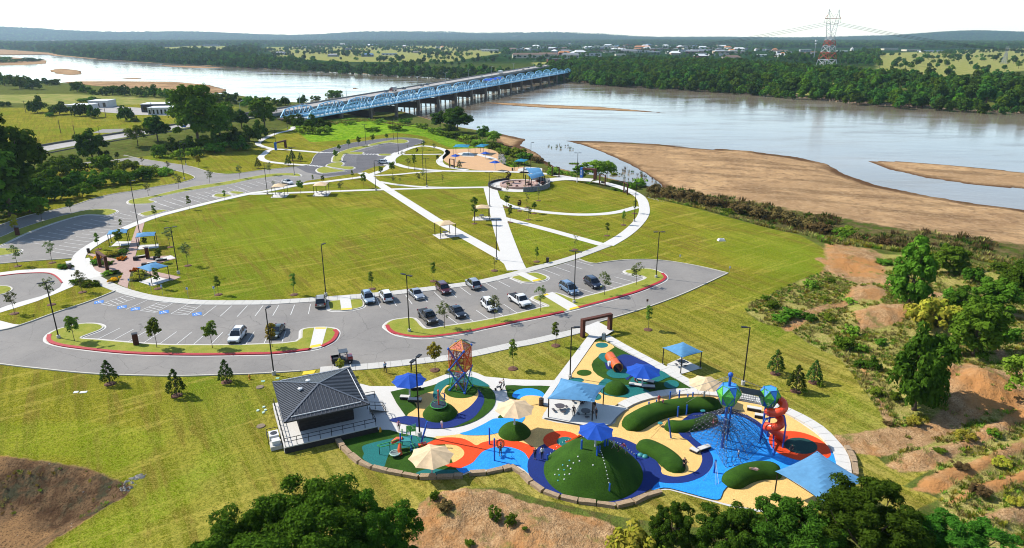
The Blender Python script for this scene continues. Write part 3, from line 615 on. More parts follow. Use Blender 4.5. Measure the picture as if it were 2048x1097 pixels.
stalls('road_marking', [(310, 405), (420, 382), (500, 366), (560, 358)], [(334, 413), (445, 389), (520, 373), (580, 364)], 2.75); stalls('road_marking', [(330, 422), (434, 399), (500, 385)], [(300, 413), (405, 392), (480, 377)], 2.75)
stalls('road_marking', z6([(650, 445), (632, 520), (640, 590)]), z6([(840, 452), (825, 525), (830, 590)]), 2.75, z=0.05); stalls('road_marking', z6([(800, 385), (960, 345), (1130, 305), (1250, 285)]), z6([(940, 392), (1090, 350), (1250, 312), (1390, 290)]), 2.75, z=0.05)
stalls('road_marking', z6([(1300, 460), (1290, 520)]), z6([(1130, 460), (1125, 520)]), 2.75, z=0.05)
mb = MB()                                                     # hatched bays and the zebra bars
def hatch(q, k):
    a, b, c, d = Gl(q)
    for p, r_ in ((a, b), (b, c), (c, d), (d, a)): strip(mb, [p, r_], -0.05, 0.05, 0.047, 0.047)
    for i in range(1, k): strip(mb, [a.lerp(d, i / k), b.lerp(c, (i - 0.7) / k)], -0.05, 0.05, 0.049, 0.049)
hatch([(202, 609), (226, 613.5), (270, 597.5), (249, 592.5)], 5); hatch([(281, 622), (311, 626), (345, 607.5), (319, 605)], 5); hatch([(342, 628.5), (375, 630.5), (403, 610.5), (376, 609)], 5)
for a, b in (((252, 620), (295, 601)),): strip(mb, Gl([a, b]), -0.05, 0.05, 0.047, 0.047)
for k in range(6): x = 727 + k * 6.2; strip(mb, Gl([(x, 308.9), (x + 3.6, 309.1)]), -0.9, 0.9, 0.05, 0.05)
for k in range(5): x = 646 + k * 4.2; strip(mb, Gl([(x, 305.6 + k * 0.15), (x + 2.4, 305.7 + k * 0.15)]), -0.9, 0.9, 0.05, 0.05)
for k in range(6): x = 615 + k * 5.2; strip(mb, Gl([(x, 330.6 + k * 0.6), (x + 3.2, 330.9 + k * 0.6)]), -0.9, 0.9, 0.05, 0.05)
mb.build('hatched_marking', WHITE, kind='structure')
for x, y in ((198, 605), (244, 615), (271, 618.6), (328, 625), (394, 629)):   # wheelchair symbols on blue squares
    p = G(x, y); mb = MB(); mb.box((p.x, p.y, 0.05), (1.5, 1.5, 0.004), 0.45, 0); c, s = math.cos(0.45), math.sin(0.45)
    def T(u, v): return Vector((p.x + u * c - v * s, p.y + u * s + v * c, 0))
    arc = [T(-0.05 + 0.36 * math.cos(a), -0.18 + 0.36 * math.sin(a)) for a in [math.pi * (0.75 + 1.15 * i / 10) for i in range(11)]]
    strip(mb, arc, -0.05, 0.05, 0.057, 0.057, mi=1); strip(mb, [T(-0.08, 0.35), T(0.0, -0.08), T(0.28, -0.08), T(0.42, -0.45)], -0.055, 0.055, 0.057, 0.057, mi=1); strip(mb, [T(-0.06, 0.15), T(0.22, 0.15)], -0.045, 0.045, 0.058, 0.058, mi=1)
    q = [T(-0.1 + 0.12 * math.cos(a), 0.5 + 0.12 * math.sin(a)) for a in [6.283 * i / 8 for i in range(8)]]; tri_poly(mb, q, 0.057, 1)
    mb.build('accessible_marking', [BLUEP, WHITE], kind='structure')
# --- paths: the oval walk in cast slabs where it is near enough to tell them apart
OV_NEAR = [(189, 556), (217, 571), (255, 585), (306, 597), (357, 602.5), (408, 606), (520, 606), (577, 603.5), (653, 598.5), (755, 590), (820, 583), (883, 575.5), (959, 565), (1020, 551), (1069, 537.5), (1108, 527.5), (1150, 515), (1215, 491)]
slabs('oval_walk', smooth_line(Gl(OV_NEAR), 8), 2.2, 1.7, 0.10)
path('oval_walk_far', [(1215, 491), (1247, 472), (1272, 451), (1287, 430), (1288, 412), (1282, 397), (1267, 386), (1243, 376), (1210, 367), (1190, 363)], 3.0, z=0.09)
path('oval_walk_far', [(189, 556), (172, 545), (160, 532), (157, 518), (166, 505), (187, 490), (220, 472), (258, 454), (306, 435.7), (357, 421.7), (434, 402.5), (500, 388), (533, 383), (602, 370), (653, 364), (722, 355), (735, 352)], 2.6, z=0.09)
path('plaza_walk', [(155, 520), (166, 545), (190, 556)], 4.5, z=0.07, n=6)
path('lawn_path', [(735, 353.6), (870, 440), (1010, 518), (1038, 540)], 3.0, n=1); path('lawn_path', [(980, 376), (993, 419), (1003, 457), (1024, 518), (1034, 541)], 4.2, z=0.055, n=6)
path('lawn_path', [(1006, 436.6), (1100, 461), (1208, 491)], 2.4, z=0.045, n=1); path('lawn_path', [(985, 393), (1006, 406), (1034, 416), (1082, 424), (1146, 429.4), (1197, 429), (1238, 424), (1276, 414)], 2.4, z=0.04)
path('lawn_path', [(500, 389), (602, 385.5), (755, 380), (860, 377), (978, 375)], 2.2, z=0.045); path('lawn_path', [(735, 352), (768, 340), (784, 328)], 2.6, z=0.06, n=4)
path('lawn_path', [(735, 352), (788, 350), (832, 346), (883, 343)], 1.9, z=0.055); path('lawn_path', [(758, 364), (794, 370), (845, 374.5), (900, 376)], 1.9, z=0.06); path('lawn_path', [(723, 346), (735, 352), (745, 358)], 3.0, z=0.065, n=2)
path('plaza_walk', [(781, 331), (778, 322), (783, 315), (800, 306)], 5.0, z=0.065, n=6)
path('lawn_path', [(790, 328), (819, 336), (883, 342), (985, 343.4), (1040, 345), (1075, 348)], 2.6, z=0.05); path('lawn_path', [(791, 309), (822, 296.5), (845, 292.5), (870, 295), (890, 301), (894, 307), (884, 316), (879, 324), (891, 333), (934, 341)], 2.6, z=0.045)
path('lawn_path', [(806, 310), (883, 309)], 1.8, z=0.05, n=1); path('lawn_path', [(645, 306), (551, 299), (528, 309), (522, 316), (533, 323), (571, 328), (614, 331)], 2.6, z=0.05)
path('lawn_path', [(551, 300), (524, 293), (516, 287), (526, 279), (551, 268), (580, 261), (586, 255), (570, 249)], 2.6, z=0.055); path('trail', [(242, 309), (290, 298), (330, 289), (400, 275), (470, 261), (520, 250)], 2.6, ASPH, z=0.05)
path('lawn_path', [(1040, 345), (1090, 348), (1130, 354), (1165, 360)], 2.6, z=0.05); path('lawn_path', [(1090, 362), (1130, 358), (1185, 361)], 5.0, z=0.07, n=3)
path('trail', [(190, 322), (160, 330), (100, 345)], 2.5, ASPH, z=0.045)
# --- arrival plaza of pink pavers
sheet('paver_plaza', [(274, 449), (290, 443), (274, 501), (269, 520), (310, 513), (345, 512), (352, 518), (320, 526), (292, 540), (362, 555), (345, 562), (262.5, 541), (255, 577), (235, 569), (247, 546), (200, 548), (192, 551), (177, 538), (200, 527), (228, 530), (173, 509), (184, 508), (248, 523), (261, 488)], 0.06, PINK)
zp = lambda L: [(140 + x / 6.858, 440 + y / 6.858) for x, y in L]
for q in ([(560, 370), (640, 300), (840, 300), (820, 350)], [(920, 415), (960, 350), (1215, 340), (1215, 385)], [(945, 855), (1180, 780), (1385, 830), (1130, 915)]): sheet('shelter_pad', zp(q), 0.075, CONC2)
sheet('cross_pad', zp([(1200, 545), (1380, 490), (1450, 530), (1300, 555)]), 0.072, CONC2)
BED = turf_mat('planting_bed', hexc('#3c3a1c'), hexc('#4a5524'), hexc('#2c3312'))
for q in ([(180, 545), (300, 540), (420, 555), (600, 600), (250, 660), (185, 600)], [(360, 765), (520, 730), (700, 712), (655, 880), (520, 840)], [(840, 690), (960, 690), (1130, 760), (950, 850), (815, 850)], [(480, 495), (640, 430), (810, 370), (745, 570), (600, 530)]): sheet('flower_bed', zp(q), 0.066, BED)
# --- highway up to the bridge, on its bank
mb = MB(); P = [Vector((p.x, p.y, 0)) for p in smooth_line(HWY, 6)]
for w0, w1, mi, dz in ((-10, 10, 0, 0.10), (-9.4, -9.2, 1, 0.14), (9.2, 9.4, 1, 0.14), (-0.15, 0.15, 1, 0.14)):
    A, B = offset_line(P, w0), offset_line(P, w1); k = len(mb.v)
    for a, b, c in zip(A, B, P): z = float(bankz(c.x)) + dz; mb.v += [(a.x, a.y, z), (b.x, b.y, z)]
    for i in range(len(P) - 1): mb.f.append((k + 2 * i, k + 2 * i + 2, k + 2 * i + 3, k + 2 * i + 1)); mb.m.append(mi)
mb.build('highway', [HWYM, WHITE], kind='structure')
sheet('highway_entry', [(195, 308), (240, 308), (262, 313), (232, 323), (205, 320), (160, 327), (175, 312)], 0.015, ASPH)
sheet('gravel_yard', [(180, 268), (205, 259), (250, 258), (300, 266), (235, 275), (240, 282), (215, 292), (180, 290)], 0.03, ASPH)
sheet('gravel_yard', [(120, 208), (230, 213), (340, 220), (350, 232), (270, 230), (170, 222)], 0.03, HWYM)
# road-side walk by the playground, in slabs
slabs('road_walk', smooth_line(Gl([(640, 741), (660, 739), (720, 735), (781, 729.5), (857, 721), (934, 711), (1020, 692.5), (1057, 686), (1108, 674.5), (1159, 662), (1185, 655)]), 6), 1.9, 1.7, 0.09)
def rubber(name, c, spk=1.25):
    if isinstance(c, str): c = hexc(c)
    m, n, b, o = nodes(name); P = coord(n)
    f = noise(n, P, 11, 3, 0.7); a = mix(n, maprange(n, f, 0.38, 0.62), tuple(k * 0.78 for k in c), tuple(min(1, k * spk) for k in c))
    a = mix(n, mathn(n, 'MULTIPLY', maprange(n, noise(n, P, 0.7, 3), 0.45, 0.7), 0.3), a, tuple(k * 0.7 for k in c))
    n.links.new(a, b.inputs['Base Color']); b.inputs['Roughness'].default_value = 0.85; b.inputs['Specular IOR Level'].default_value = 0.25
    bump(n, b, f, 0.2, 0.02); return m
TAN = rubber('tan_rubber', '#d6ae68'); DBLUE = rubber('dark_blue_rubber', '#0c2668'); LBLUE = rubber('light_blue_rubber', '#1f86d8', 1.35); TEAL = rubber('teal_rubber', '#0f6360'); ORANGE = rubber('orange_rubber', '#d8420e'); DGRN = rubber('dark_green_rubber', '#123c38')
def ell(cx, cy, rx, ry, n=22, rot=0): return [(cx + rx * math.cos(t) * math.cos(rot) - ry * math.sin(t) * math.sin(rot), cy + rx * math.cos(t) * math.sin(rot) + ry * math.sin(t) * math.cos(rot)) for t in [2 * math.pi * i / n for i in range(n)]]
PS = [0.030]
def patch(px, m, sm=3, dz=0.006, name='rubber_patch'):
    PS[0] += dz; return sheet(name, px, PS[0], m, sm)
EDGE_L = [(681, 881), (688, 892), (704, 908.5), (722, 923.5), (750, 935.5), (792, 944.6), (824, 951.6), (856.5, 954.6), (880, 953.5), (926, 951.5)]
EDGE_B = [(1056, 950), (1060, 958.6), (1076.5, 973), (1102, 988.6), (1142, 998.7), (1178.6, 1004), (1204, 1008), (1231, 1010.5), (1259, 1003), (1300, 987), (1320, 981), (1338, 980.5), (1384, 993), (1424, 1004), (1460, 1014), (1510, 1024), (1570, 1026), (1630, 1015), (1675, 990), (1690, 960)]
# white edge ring below everything
sheet('playground_edge', EDGE_L + [(936, 947), (980, 943), (1020, 934), (1034, 936), (1048.5, 943)] + EDGE_B + [(1702.4, 953), (1700, 929.5), (1693, 911), (1684, 896.7), (1664, 885), (1667, 876), (1646, 856.6), (1618, 838), (1587, 823), (1556, 811), (1500, 795), (1450, 788), (1405, 782), (1361, 780), (1320, 783),
      (1263, 797), (1230, 815), (1206, 813), (1125, 795), (1100, 772), (1016, 758), (973, 754), (935, 748), (900, 746), (852, 764), (792, 773), (740, 773), (721, 768), (690, 800), (670, 850), (668, 872)], 0.028, CONC2)
# central and right tan field
patch([(868, 876), (884, 873), (920, 869), (950, 858.5), (980, 845), (1003, 831), (1010, 815), (1018, 800), (1024, 790), (1088, 792), (1078, 811), (1097, 816), (1084, 838.5), (1152, 851), (1220, 853), (1233, 838), (1245, 827.5), (1259, 817), (1281, 807), (1310, 799), (1346, 793), (1376, 791), (1405, 791.4), (1431, 794),
       (1470, 799), (1510, 808), (1560, 825), (1587, 838), (1613, 855), (1635, 871), (1651, 888), (1662, 904), (1669, 919), (1672, 937), (1665, 975), (1630, 1010), (1570, 1021), (1510, 1019), (1460, 1010), (1424, 1001), (1384, 990.5), (1338, 978.5), (1320, 979), (1300, 984.5), (1259, 1000), (1231, 1007.5), (1204, 1005.5),
       (1142, 996), (1102, 986), (1077, 971), (1061, 957), (1057, 948), (1049, 941), (1034, 933), (1020, 931), (980, 940), (936, 944), (926, 949), (905, 935), (880, 900)], TAN, 2)
patch([(682, 880), (700, 872), (740, 862), (778, 860.5), (800, 867), (840, 873.5), (868, 876), (890, 890), (905, 925), (926, 949.5), (880, 951.5), (856, 952.5), (824, 949.5), (792, 942.5), (750, 933.5), (722, 921.5), (704, 906.5), (688, 890)], TURF, 2, name='turf_patch')
patch([(724, 894.5), (740, 888), (760, 883), (784, 878), (804, 876), (822, 872), (845, 875), (866, 878), (860, 885), (844, 892), (815, 896), (795, 899), (780, 906), (772, 924), (768, 934.5), (752, 933), (735, 925), (725, 917), (728, 908)], TEAL)
patch([(832, 948.4), (844.5, 941.6), (864.5, 938.6), (888, 940.6), (910, 941), (925, 949), (905, 950), (880, 951), (856, 951.8)], TEAL)
patch([(968, 903), (992, 894), (1016, 893), (1038, 899), (1052, 907), (1060, 918), (1058, 935), (1057, 948), (1048, 940.5), (1034, 932.5), (1020, 930.5), (980, 939.5), (937, 943.5), (927, 948.5), (912, 938), (930, 932), (946, 924), (956, 913)], LBLUE, 2)
patch([(838, 897), (862, 884), (884, 877), (904, 876), (924, 878), (939, 884), (953, 892), (965, 886), (992, 881.5), (1024, 882), (1050, 888), (1072, 900), (1060, 920), (1050, 908), (1036, 900), (1016, 895), (992, 895), (968, 903), (956, 914), (946, 926), (930, 934), (916, 938), (890, 932), (910, 925), (926, 914), (928, 904), (918, 894), (900, 890), (870, 891)], ORANGE)
patch([(920, 868), (940, 862), (966, 850), (984, 840), (994, 838), (1020, 837), (1032, 834), (1050, 834), (1044, 846), (1030, 858), (1000, 866), (976, 871), (946, 872), (930, 871)], LBLUE)
patch([(1003, 828), (1016, 812), (1020, 806), (1024, 820), (1018, 834), (996, 837)], TURF, name='turf_patch')
patch([(1016, 795), (1014, 785), (1012, 772), (1050, 773), (1106, 774), (1092, 790), (1075, 800), (1030, 800)], TURF, 2, name='turf_patch')
patch([(1025, 795), (1028, 786), (1040, 780), (1060, 778), (1078, 782), (1089, 790), (1086, 797), (1072, 794), (1052, 794), (1040, 799)], LBLUE)
patch([(1040, 799), (1052, 793), (1072, 793), (1086, 797), (1080, 808), (1060, 812), (1040, 808)], TAN)
# ring around the tall net tower
patch([(781, 785), (845, 777), (880, 767), (905, 758), (925, 755), (950, 761), (975, 773), (989, 788), (991, 804), (985, 818), (966, 835), (940, 848), (910, 856), (868, 858.5), (840, 855.5), (810, 849), (780, 841), (811, 833)], TURF, 2, name='turf_patch')
patch([(814, 833), (834, 817), (828, 800), (852, 788), (869, 784), (885, 780), (893, 772), (957, 782), (957, 792), (950, 804), (936, 818), (916, 829), (885, 838), (850, 838)], TAN)
patch([(778, 842), (811, 834), (850, 838), (885, 838), (916, 829), (936, 818), (950, 804), (957, 792), (956, 780), (967, 794), (968, 806), (960, 822), (946, 838), (926, 848), (905, 856), (870, 859), (840, 856), (810, 850)], DBLUE)
patch([(866, 790), (872, 771), (885, 763), (900, 757), (924, 754), (945, 756), (963, 763), (979, 774), (960, 774), (940, 769), (920, 767), (900, 769), (890, 775), (882, 785), (876, 800), (868, 798)], TEAL)
patch(ell(922, 784, 33.5, 14.5), TURF, 1, name='turf_patch')
# hill ring, spot, right pool
patch([(1055, 929), (1060, 916), (1073, 900), (1087, 891), (1110, 885), (1160, 878), (1209, 877), (1230, 876), (1252, 882), (1272, 891), (1293, 905), (1314, 926), (1323, 944), (1320, 960), (1310, 974), (1293, 985), (1259, 1000), (1231, 1007.5), (1204, 1005.5), (1178, 1001.5), (1142, 996), (1102, 986), (1077, 971), (1061, 957), (1056, 944)], DBLUE, 2)
patch(ell(1124, 884, 38, 20, rot=0.05), ORANGE, 1); patch(ell(1130, 885.5, 17, 9.5), TEAL, 1)
patch([(1340, 952), (1360, 965), (1379, 867), (1395, 850), (1405, 838), (1429, 830), (1458, 826), (1482, 831), (1504, 841), (1525, 855), (1538, 872), (1560, 880), (1640, 890), (1662, 904), (1669, 919), (1672, 940), (1640, 950), (1600, 952), (1560, 946), (1530, 944), (1480, 956), (1460, 970), (1446, 985), (1440, 1000), (1424, 1001), (1384, 990.5), (1338, 978.5), (1320, 979), (1302, 983), (1318, 965)], LBLUE, 2)
patch([(1357, 866), (1366, 879), (1384, 892), (1398, 905), (1404, 918), (1402, 930), (1394, 943), (1376, 952), (1354, 956), (1336, 954), (1322, 946), (1321, 958), (1317, 966), (1340, 969.4), (1369, 968), (1391, 962), (1410, 952), (1422, 939), (1426, 924), (1423, 912), (1413, 899), (1398, 888), (1384, 876), (1379, 867)], DBLUE)
patch([(1322, 946), (1336, 954), (1354, 956), (1376, 952), (1394, 943), (1402, 930), (1404, 918), (1398, 905), (1384, 892), (1366, 879), (1340, 890), (1330, 915)], TAN, 3)
patch([(1363, 846), (1366, 841.5), (1376, 834), (1390, 827), (1412, 822), (1439, 822), (1474, 827), (1500, 836), (1524, 852), (1541, 874), (1534, 875), (1521, 860), (1502, 846), (1482, 836), (1458, 830), (1429, 834), (1405, 845), (1385, 856)], DBLUE)
patch([(1537, 882), (1541, 872), (1556, 866), (1575, 865), (1600, 867), (1630, 877), (1650, 890), (1660, 903), (1660, 915), (1645, 923), (1620, 925), (1590, 922), (1560, 911), (1543, 898)], ORANGE); patch(ell(1601, 894.5, 34, 16, rot=0.13), DGRN, 1)
# wedge between the two walks up to the steel gate
za = lambda L: [(1150 + x / 6.856, 670 + y / 6.856) for x, y in L]
patch([(1194, 682), (1207, 685), (1245, 703), (1290, 728), (1323, 746), (1386, 779), (1361, 780), (1332, 783), (1296, 788), (1263, 796.5), (1245, 804), (1230, 814), (1206, 812), (1150, 799), (1126, 788), (1141, 754)], TURF, 1, name='turf_patch')
patch(za([(270, 115), (330, 108), (430, 118), (520, 160), (540, 185), (430, 260), (330, 300), (250, 370), (225, 430), (250, 510), (310, 570), (400, 620), (350, 670), (310, 760), (340, 800), (400, 840), (560, 870), (740, 885), (640, 940), (540, 990), (390, 975), (0, 885), (-130, 800), (-60, 590), (0, 490), (140, 290)]), TAN, 1)
patch(za(ell(367, 158, 87, 37)), TEAL, 1); patch(za(ell(125, 538, 103, 43)), TURF, 1, name='turf_patch'); patch(za(ell(300, 868, 60, 45)), TEAL, 1); patch(za(ell(20, 640, 100, 34)), TEAL, 1)
patch(za([(410, 390), (480, 370), (560, 330), (640, 290), (720, 290), (800, 310), (900, 360), (1000, 400), (1100, 450), (1000, 520), (860, 570), (760, 600), (720, 640), (680, 610), (600, 560), (520, 500), (440, 490), (415, 430)]), DBLUE)
patch(za([(320, 310), (350, 275), (400, 265), (450, 280), (480, 340), (500, 400), (420, 400), (340, 350)]), TEAL); patch(za([(430, 550), (470, 500), (540, 485), (640, 480), (720, 500), (760, 550), (740, 590), (680, 612), (580, 615), (490, 600)]), TEAL)
patch(za([(760, 640), (800, 600), (900, 570), (1050, 540), (1180, 512), (1300, 592), (1250, 612), (1150, 660), (1060, 680), (900, 690), (800, 700), (750, 680)]), TEAL)
patch(za([(305, 760), (340, 670), (430, 620), (600, 690), (760, 720), (880, 745), (990, 780), (1010, 810), (900, 840), (800, 870), (740, 885), (600, 870), (450, 850), (350, 810)]), TEAL); patch(za(ell(1320, 700, 105, 58)), TEAL, 1)
# concrete walks and pads
sheet('play_walk', [(721, 768), (740, 773.5), (780, 785), (811, 833.5), (779, 842), (810, 851), (840, 857), (868, 860), (905, 858.5), (940, 850), (966, 836), (986, 819), (992.5, 804), (990, 788), (976, 773), (955, 761), (930, 755), (905, 757), (880, 767), (845, 777), (780, 785), (772, 779), (792, 772.5), (852, 764), (900, 746), (935, 741), (955, 747),
      (973, 755), (1016, 759), (1080, 761), (1110, 761), (1105, 773), (1012, 770), (1014, 780), (1017, 792), (1013, 808), (1003, 830), (980, 844.5), (950, 858), (920, 868), (880, 872.5), (840, 873), (808, 867), (796, 861), (778, 860), (757, 863), (700, 880), (690, 850), (700, 790)], 0.0315, CONC2)
sheet('pavilion_pad', [(1077, 811), (1088, 794), (1110, 762), (1178, 672), (1160, 660), (1195, 646), (1228, 664), (1212, 674), (1191, 682), (1141, 754), (1125, 789), (1150, 799), (1206, 812.5), (1229, 815), (1256, 820), (1245, 827), (1233, 837.5), (1220, 853), (1180, 857), (1152, 851), (1084, 838.5), (1097, 816)], PS[0] + 0.012, CONC2)
slabs('ring_walk', smooth_line(Gl([(1244, 815), (1262, 805.5), (1287, 797), (1320, 790.5), (1354, 786.5), (1380, 785.5), (1405, 786.5), (1431, 789.5), (1470, 794), (1510, 801.5), (1558, 818), (1587, 830.5), (1616, 846), (1641, 863), (1658, 881), (1672, 896), (1682, 914), (1687, 935), (1687, 958)]), 6), 1.55, 1.5, PS[0] + 0.02, CONC2)
slabs('gate_walk', smooth_line(Gl([(1212, 676), (1250, 698), (1300, 725), (1345, 750), (1395, 779)]), 3), 1.5, 1.5, PS[0] + 0.015, CONC2)
sheet('table_pad', [(1333, 730), (1362, 717), (1404, 737), (1360, 750)], 0.07, CONC2); sheet('table_pad', [(1322, 742), (1336, 731), (1360, 749), (1390, 765), (1370, 768)], 0.06, CONC2)
# --- turf mounds
def mound(spine, hw, h, label, n=4, z0=0.0):
    """rounded turf berm along a spine on the ground"""
    P = smooth_line(Gl(spine), 5) if len(spine) > 1 else None
    mb = MB(); K = 12; c0 = sum(P, Vector()) / len(P); N = len(P)
    L = [0]
    for a, b in zip(P, P[1:]): L.append(L[-1] + (b - a).length)
    k = 0
    for i, p in enumerate(P):
        t = (P[min(i + 1, N - 1)] - P[max(i - 1, 0)]).normalized(); u = Vector((-t.y, t.x, 0))
        e = min(L[i], L[-1] - L[i]); f = math.sqrt(max(0.0, 1 - (1 - min(e / (hw * 1.15), 1)) ** 2)); f = max(f, 0.03)
        for j in range(K + 1):
            a = math.pi * j / K; q = p + u * (hw * f * math.cos(a)); mb.v.append((q.x - c0.x, q.y - c0.y, z0 + h * f * (math.sin(a) ** 0.8)))
    for i in range(N - 1):
        for j in range(K): a = i * (K + 1) + j; mb.f.append((a, a + 1, a + K + 2, a + K + 1)); mb.m.append(0)
    return mb.build('turf_mound', TURF, smooth=True, label=label, cat='mound', loc=(c0.x, c0.y, 0), group='turf mounds of the playground')
def dome(px, r, h, label, flat=0.25, name='turf_mound', ry=1.0):
    p = G(*px); mb = MB(); pr = [(r, -0.02)]
    for i in range(1, 13):
        t = i / 12; rr = r * (1 - t * (1 - flat)); zz = h * (1 - ((rr / r - flat) / (1 - flat)) ** 2) ** 0.9 if rr / r > flat else h
        pr.append((rr, zz))
    pr.append((0.001, h + 0.03)); mb.lathe(pr, n=36); mb.v = [(x, y * ry, z) for x, y, z in mb.v]
    return mb.build(name, TURF, smooth=True, label=label, cat='mound', loc=p, group='turf mounds of the playground')
mound([(1254, 862), (1275, 846), (1310, 829), (1350, 820), (1400, 815), (1446, 817)], 1.5, 1.35, 'long curved turf berm set with blue climbing posts')
mound([(1328, 853), (1352, 859), (1385, 857), (1412, 849), (1430, 838)], 1.0, 1.1, 'short curved turf berm at the edge of the rope net')
mound([(1271, 893), (1300, 901), (1330, 917), (1347, 935), (1348, 950)], 1.35, 1.1, 'crescent turf berm between the turf hill and tan rubber')
mound([(1453, 975), (1467, 965), (1490, 953), (1525, 946), (1566, 950)], 1.3, 1.25, 'curved turf berm with a child lying on it')
dome((1029, 866), 2.05, 1.15, 'round turf mound under a beige parasol beside the light blue strip'); dome((1231, 783), 1.85, 1.25, 'round turf mound beside the blue parasol benches')
dome((880, 829), 2.3, 1.1, 'round turf mound carrying the rope spinner', flat=0.45)
HILL = G(1186, 943); HILL_R, HILL_H = 5.7, 3.3
def hill_z(x, y):
    r = math.hypot(x - HILL.x, y - HILL.y) / HILL_R; a = math.atan2(y - HILL.y, x - HILL.x)
    f = 0.24; rid = 0.08 * math.cos(a * 4 + 0.6)
    if r >= 1: return 0
    return HILL_H * (1 if r < f else (1 - ((r - f) / (1 - f))) ** (0.92 + rid) * (1 + 0.22 * math.sin(math.pi * (r - f) / (1 - f))))
mb = MB()
for i in range(21):
    r = HILL_R * (1 - i / 20)
    for j in range(56): a = 2 * math.pi * j / 56; x, y = HILL.x + r * math.cos(a), HILL.y + r * math.sin(a); mb.v.append((x - HILL.x, y - HILL.y, hill_z(x, y)))
for i in range(20):
    for j in range(56): a = i * 56 + j; b = i * 56 + (j + 1) % 56; mb.f.append((a, b, b + 56, a + 56)); mb.m.append(0)
mb.build('turf_hill', TURF, smooth=True, label='tall turf hill with climbing holds under the blue parasol', cat='hill', loc=HILL)
nr = np.random.default_rng(11)
def leaf_mat(name, c1, c2, tr=0.28, c3=None):
    m = bpy.data.materials.new(name); m.use_nodes = True; n = m.node_tree; n.nodes.clear()
    o = n.nodes.new('ShaderNodeOutputMaterial'); d = n.nodes.new('ShaderNodeBsdfDiffuse'); t = n.nodes.new('ShaderNodeBsdfTranslucent'); mx = n.nodes.new('ShaderNodeMixShader')
    g = n.nodes.new('ShaderNodeNewGeometry'); oi = n.nodes.new('ShaderNodeObjectInfo')
    if isinstance(c1, str): c1 = hexc(c1); c2 = hexc(c2)
    c = mix(n, g.outputs['Random Per Island'], c1, c2)
    c = mix(n, maprange(n, noise(n, g.outputs['Position'], 0.35, 2), 0.35, 0.7), c, tuple(k * 0.72 for k in c2))
    h = n.nodes.new('ShaderNodeHueSaturation'); n.links.new(c, h.inputs['Color']); n.links.new(maprange(n, oi.outputs['Random'], 0, 1, 0.465, 0.52), h.inputs['Hue']); n.links.new(maprange(n, oi.outputs['Random'], 0, 1, 0.62, 1.38), h.inputs['Value'])
    n.links.new(h.outputs[0], d.inputs[0]); n.links.new(h.outputs[0], t.inputs[0]); mx.inputs[0].default_value = tr
    n.links.new(d.outputs[0], mx.inputs[1]); n.links.new(t.outputs[0], mx.inputs[2]); n.links.new(mx.outputs[0], o.inputs[0]); return m
LF = {'dark': leaf_mat('leaf_dark', '#26400f', '#4b6a1e', 0.22), 'mid': leaf_mat('leaf_mid', '#365814', '#648828', 0.25), 'bright': leaf_mat('leaf_bright', '#5d8620', '#86a436'), 'yellow': leaf_mat('leaf_yellow', '#7b8a22', '#a8983a'),
      'fore': leaf_mat('leaf_fore', '#22380c', '#4f7420', 0.22), 'fore2': leaf_mat('leaf_fore2', '#1f3c10', '#4a7422', 0.22), 'young': leaf_mat('leaf_young', '#4a6a20', '#7a9238'), 'grey': leaf_mat('leaf_grey', '#55663a', '#7d8650'), 'pine': leaf_mat('leaf_pine', '#2c4a1c', '#466426', 0.15), 'purple': leaf_mat('leaf_purple', '#3a3026', '#544234'),
      'far': leaf_mat('leaf_far', '#24421a', '#4a6c28', 0.18), 'rust': leaf_mat('leaf_rust', '#5b5030', '#77663c'), 'bloom': leaf_mat('leaf_bloom', '#c97a10', '#e09a1c', 0.2), 'straw': leaf_mat('leaf_straw', '#8d8548', '#a8a05c')}
BARK = M('bark', '#5a4a3a', 0.9, 0.3, 4, bmp=0.4); MULCH = M('mulch', '#6a4632', 0.95, 0.35, 6, bmp=0.5, fine=(14, 0.6)); STAKE = M('stake', '#3b3028', 0.8)
def leaves(C, Rc, per, size, up=0.2, jit=0.5, flat=1.0, asp=1.5, shell=0.72):
    """leaf rhombs around clump centres C (k,3) with radii Rc, facing outwards from their clump"""
    k = len(C); idx = np.repeat(np.arange(k), per); N = len(idx)
    d = nr.normal(size=(N, 3)); d /= np.linalg.norm(d, axis=1)[:, None]; d[:, 2] = np.where(d[:, 2] < -0.35, -d[:, 2], d[:, 2])
    rad = Rc[idx] * (shell + (1 - shell) * nr.random(N)) * np.where(nr.random(N) < 0.12, 1.25, 1); P = C[idx] + d * rad[:, None] * np.array([1, 1, flat])
    nn = d + nr.normal(size=(N, 3)) * jit * 0.6; nn[:, 2] += up; nn /= np.linalg.norm(nn, axis=1)[:, None]
    t = nr.normal(size=(N, 3)); t -= nn * (t * nn).sum(1)[:, None]; t /= np.linalg.norm(t, axis=1)[:, None]; b = np.cross(nn, t)
    s = size * (0.6 + 0.8 * nr.random(N))[:, None] * 0.5
    V = np.stack([P - t * s * asp, P + b * s * 0.8, P + t * s * asp, P - b * s * 0.8], 1).reshape(-1, 3); return V
def leaf_mesh(name, V, m):
    me = bpy.data.meshes.new(name); n = len(V) // 4
    me.vertices.add(len(V)); me.vertices.foreach_set('co', V.astype(np.float32).ravel()); me.loops.add(4 * n); me.loops.foreach_set('vertex_index', np.arange(4 * n, dtype=np.int32))
    me.polygons.add(n); me.polygons.foreach_set('loop_start', np.arange(n, dtype=np.int32) * 4); me.update(calc_edges=True); me.materials.append(m); return me
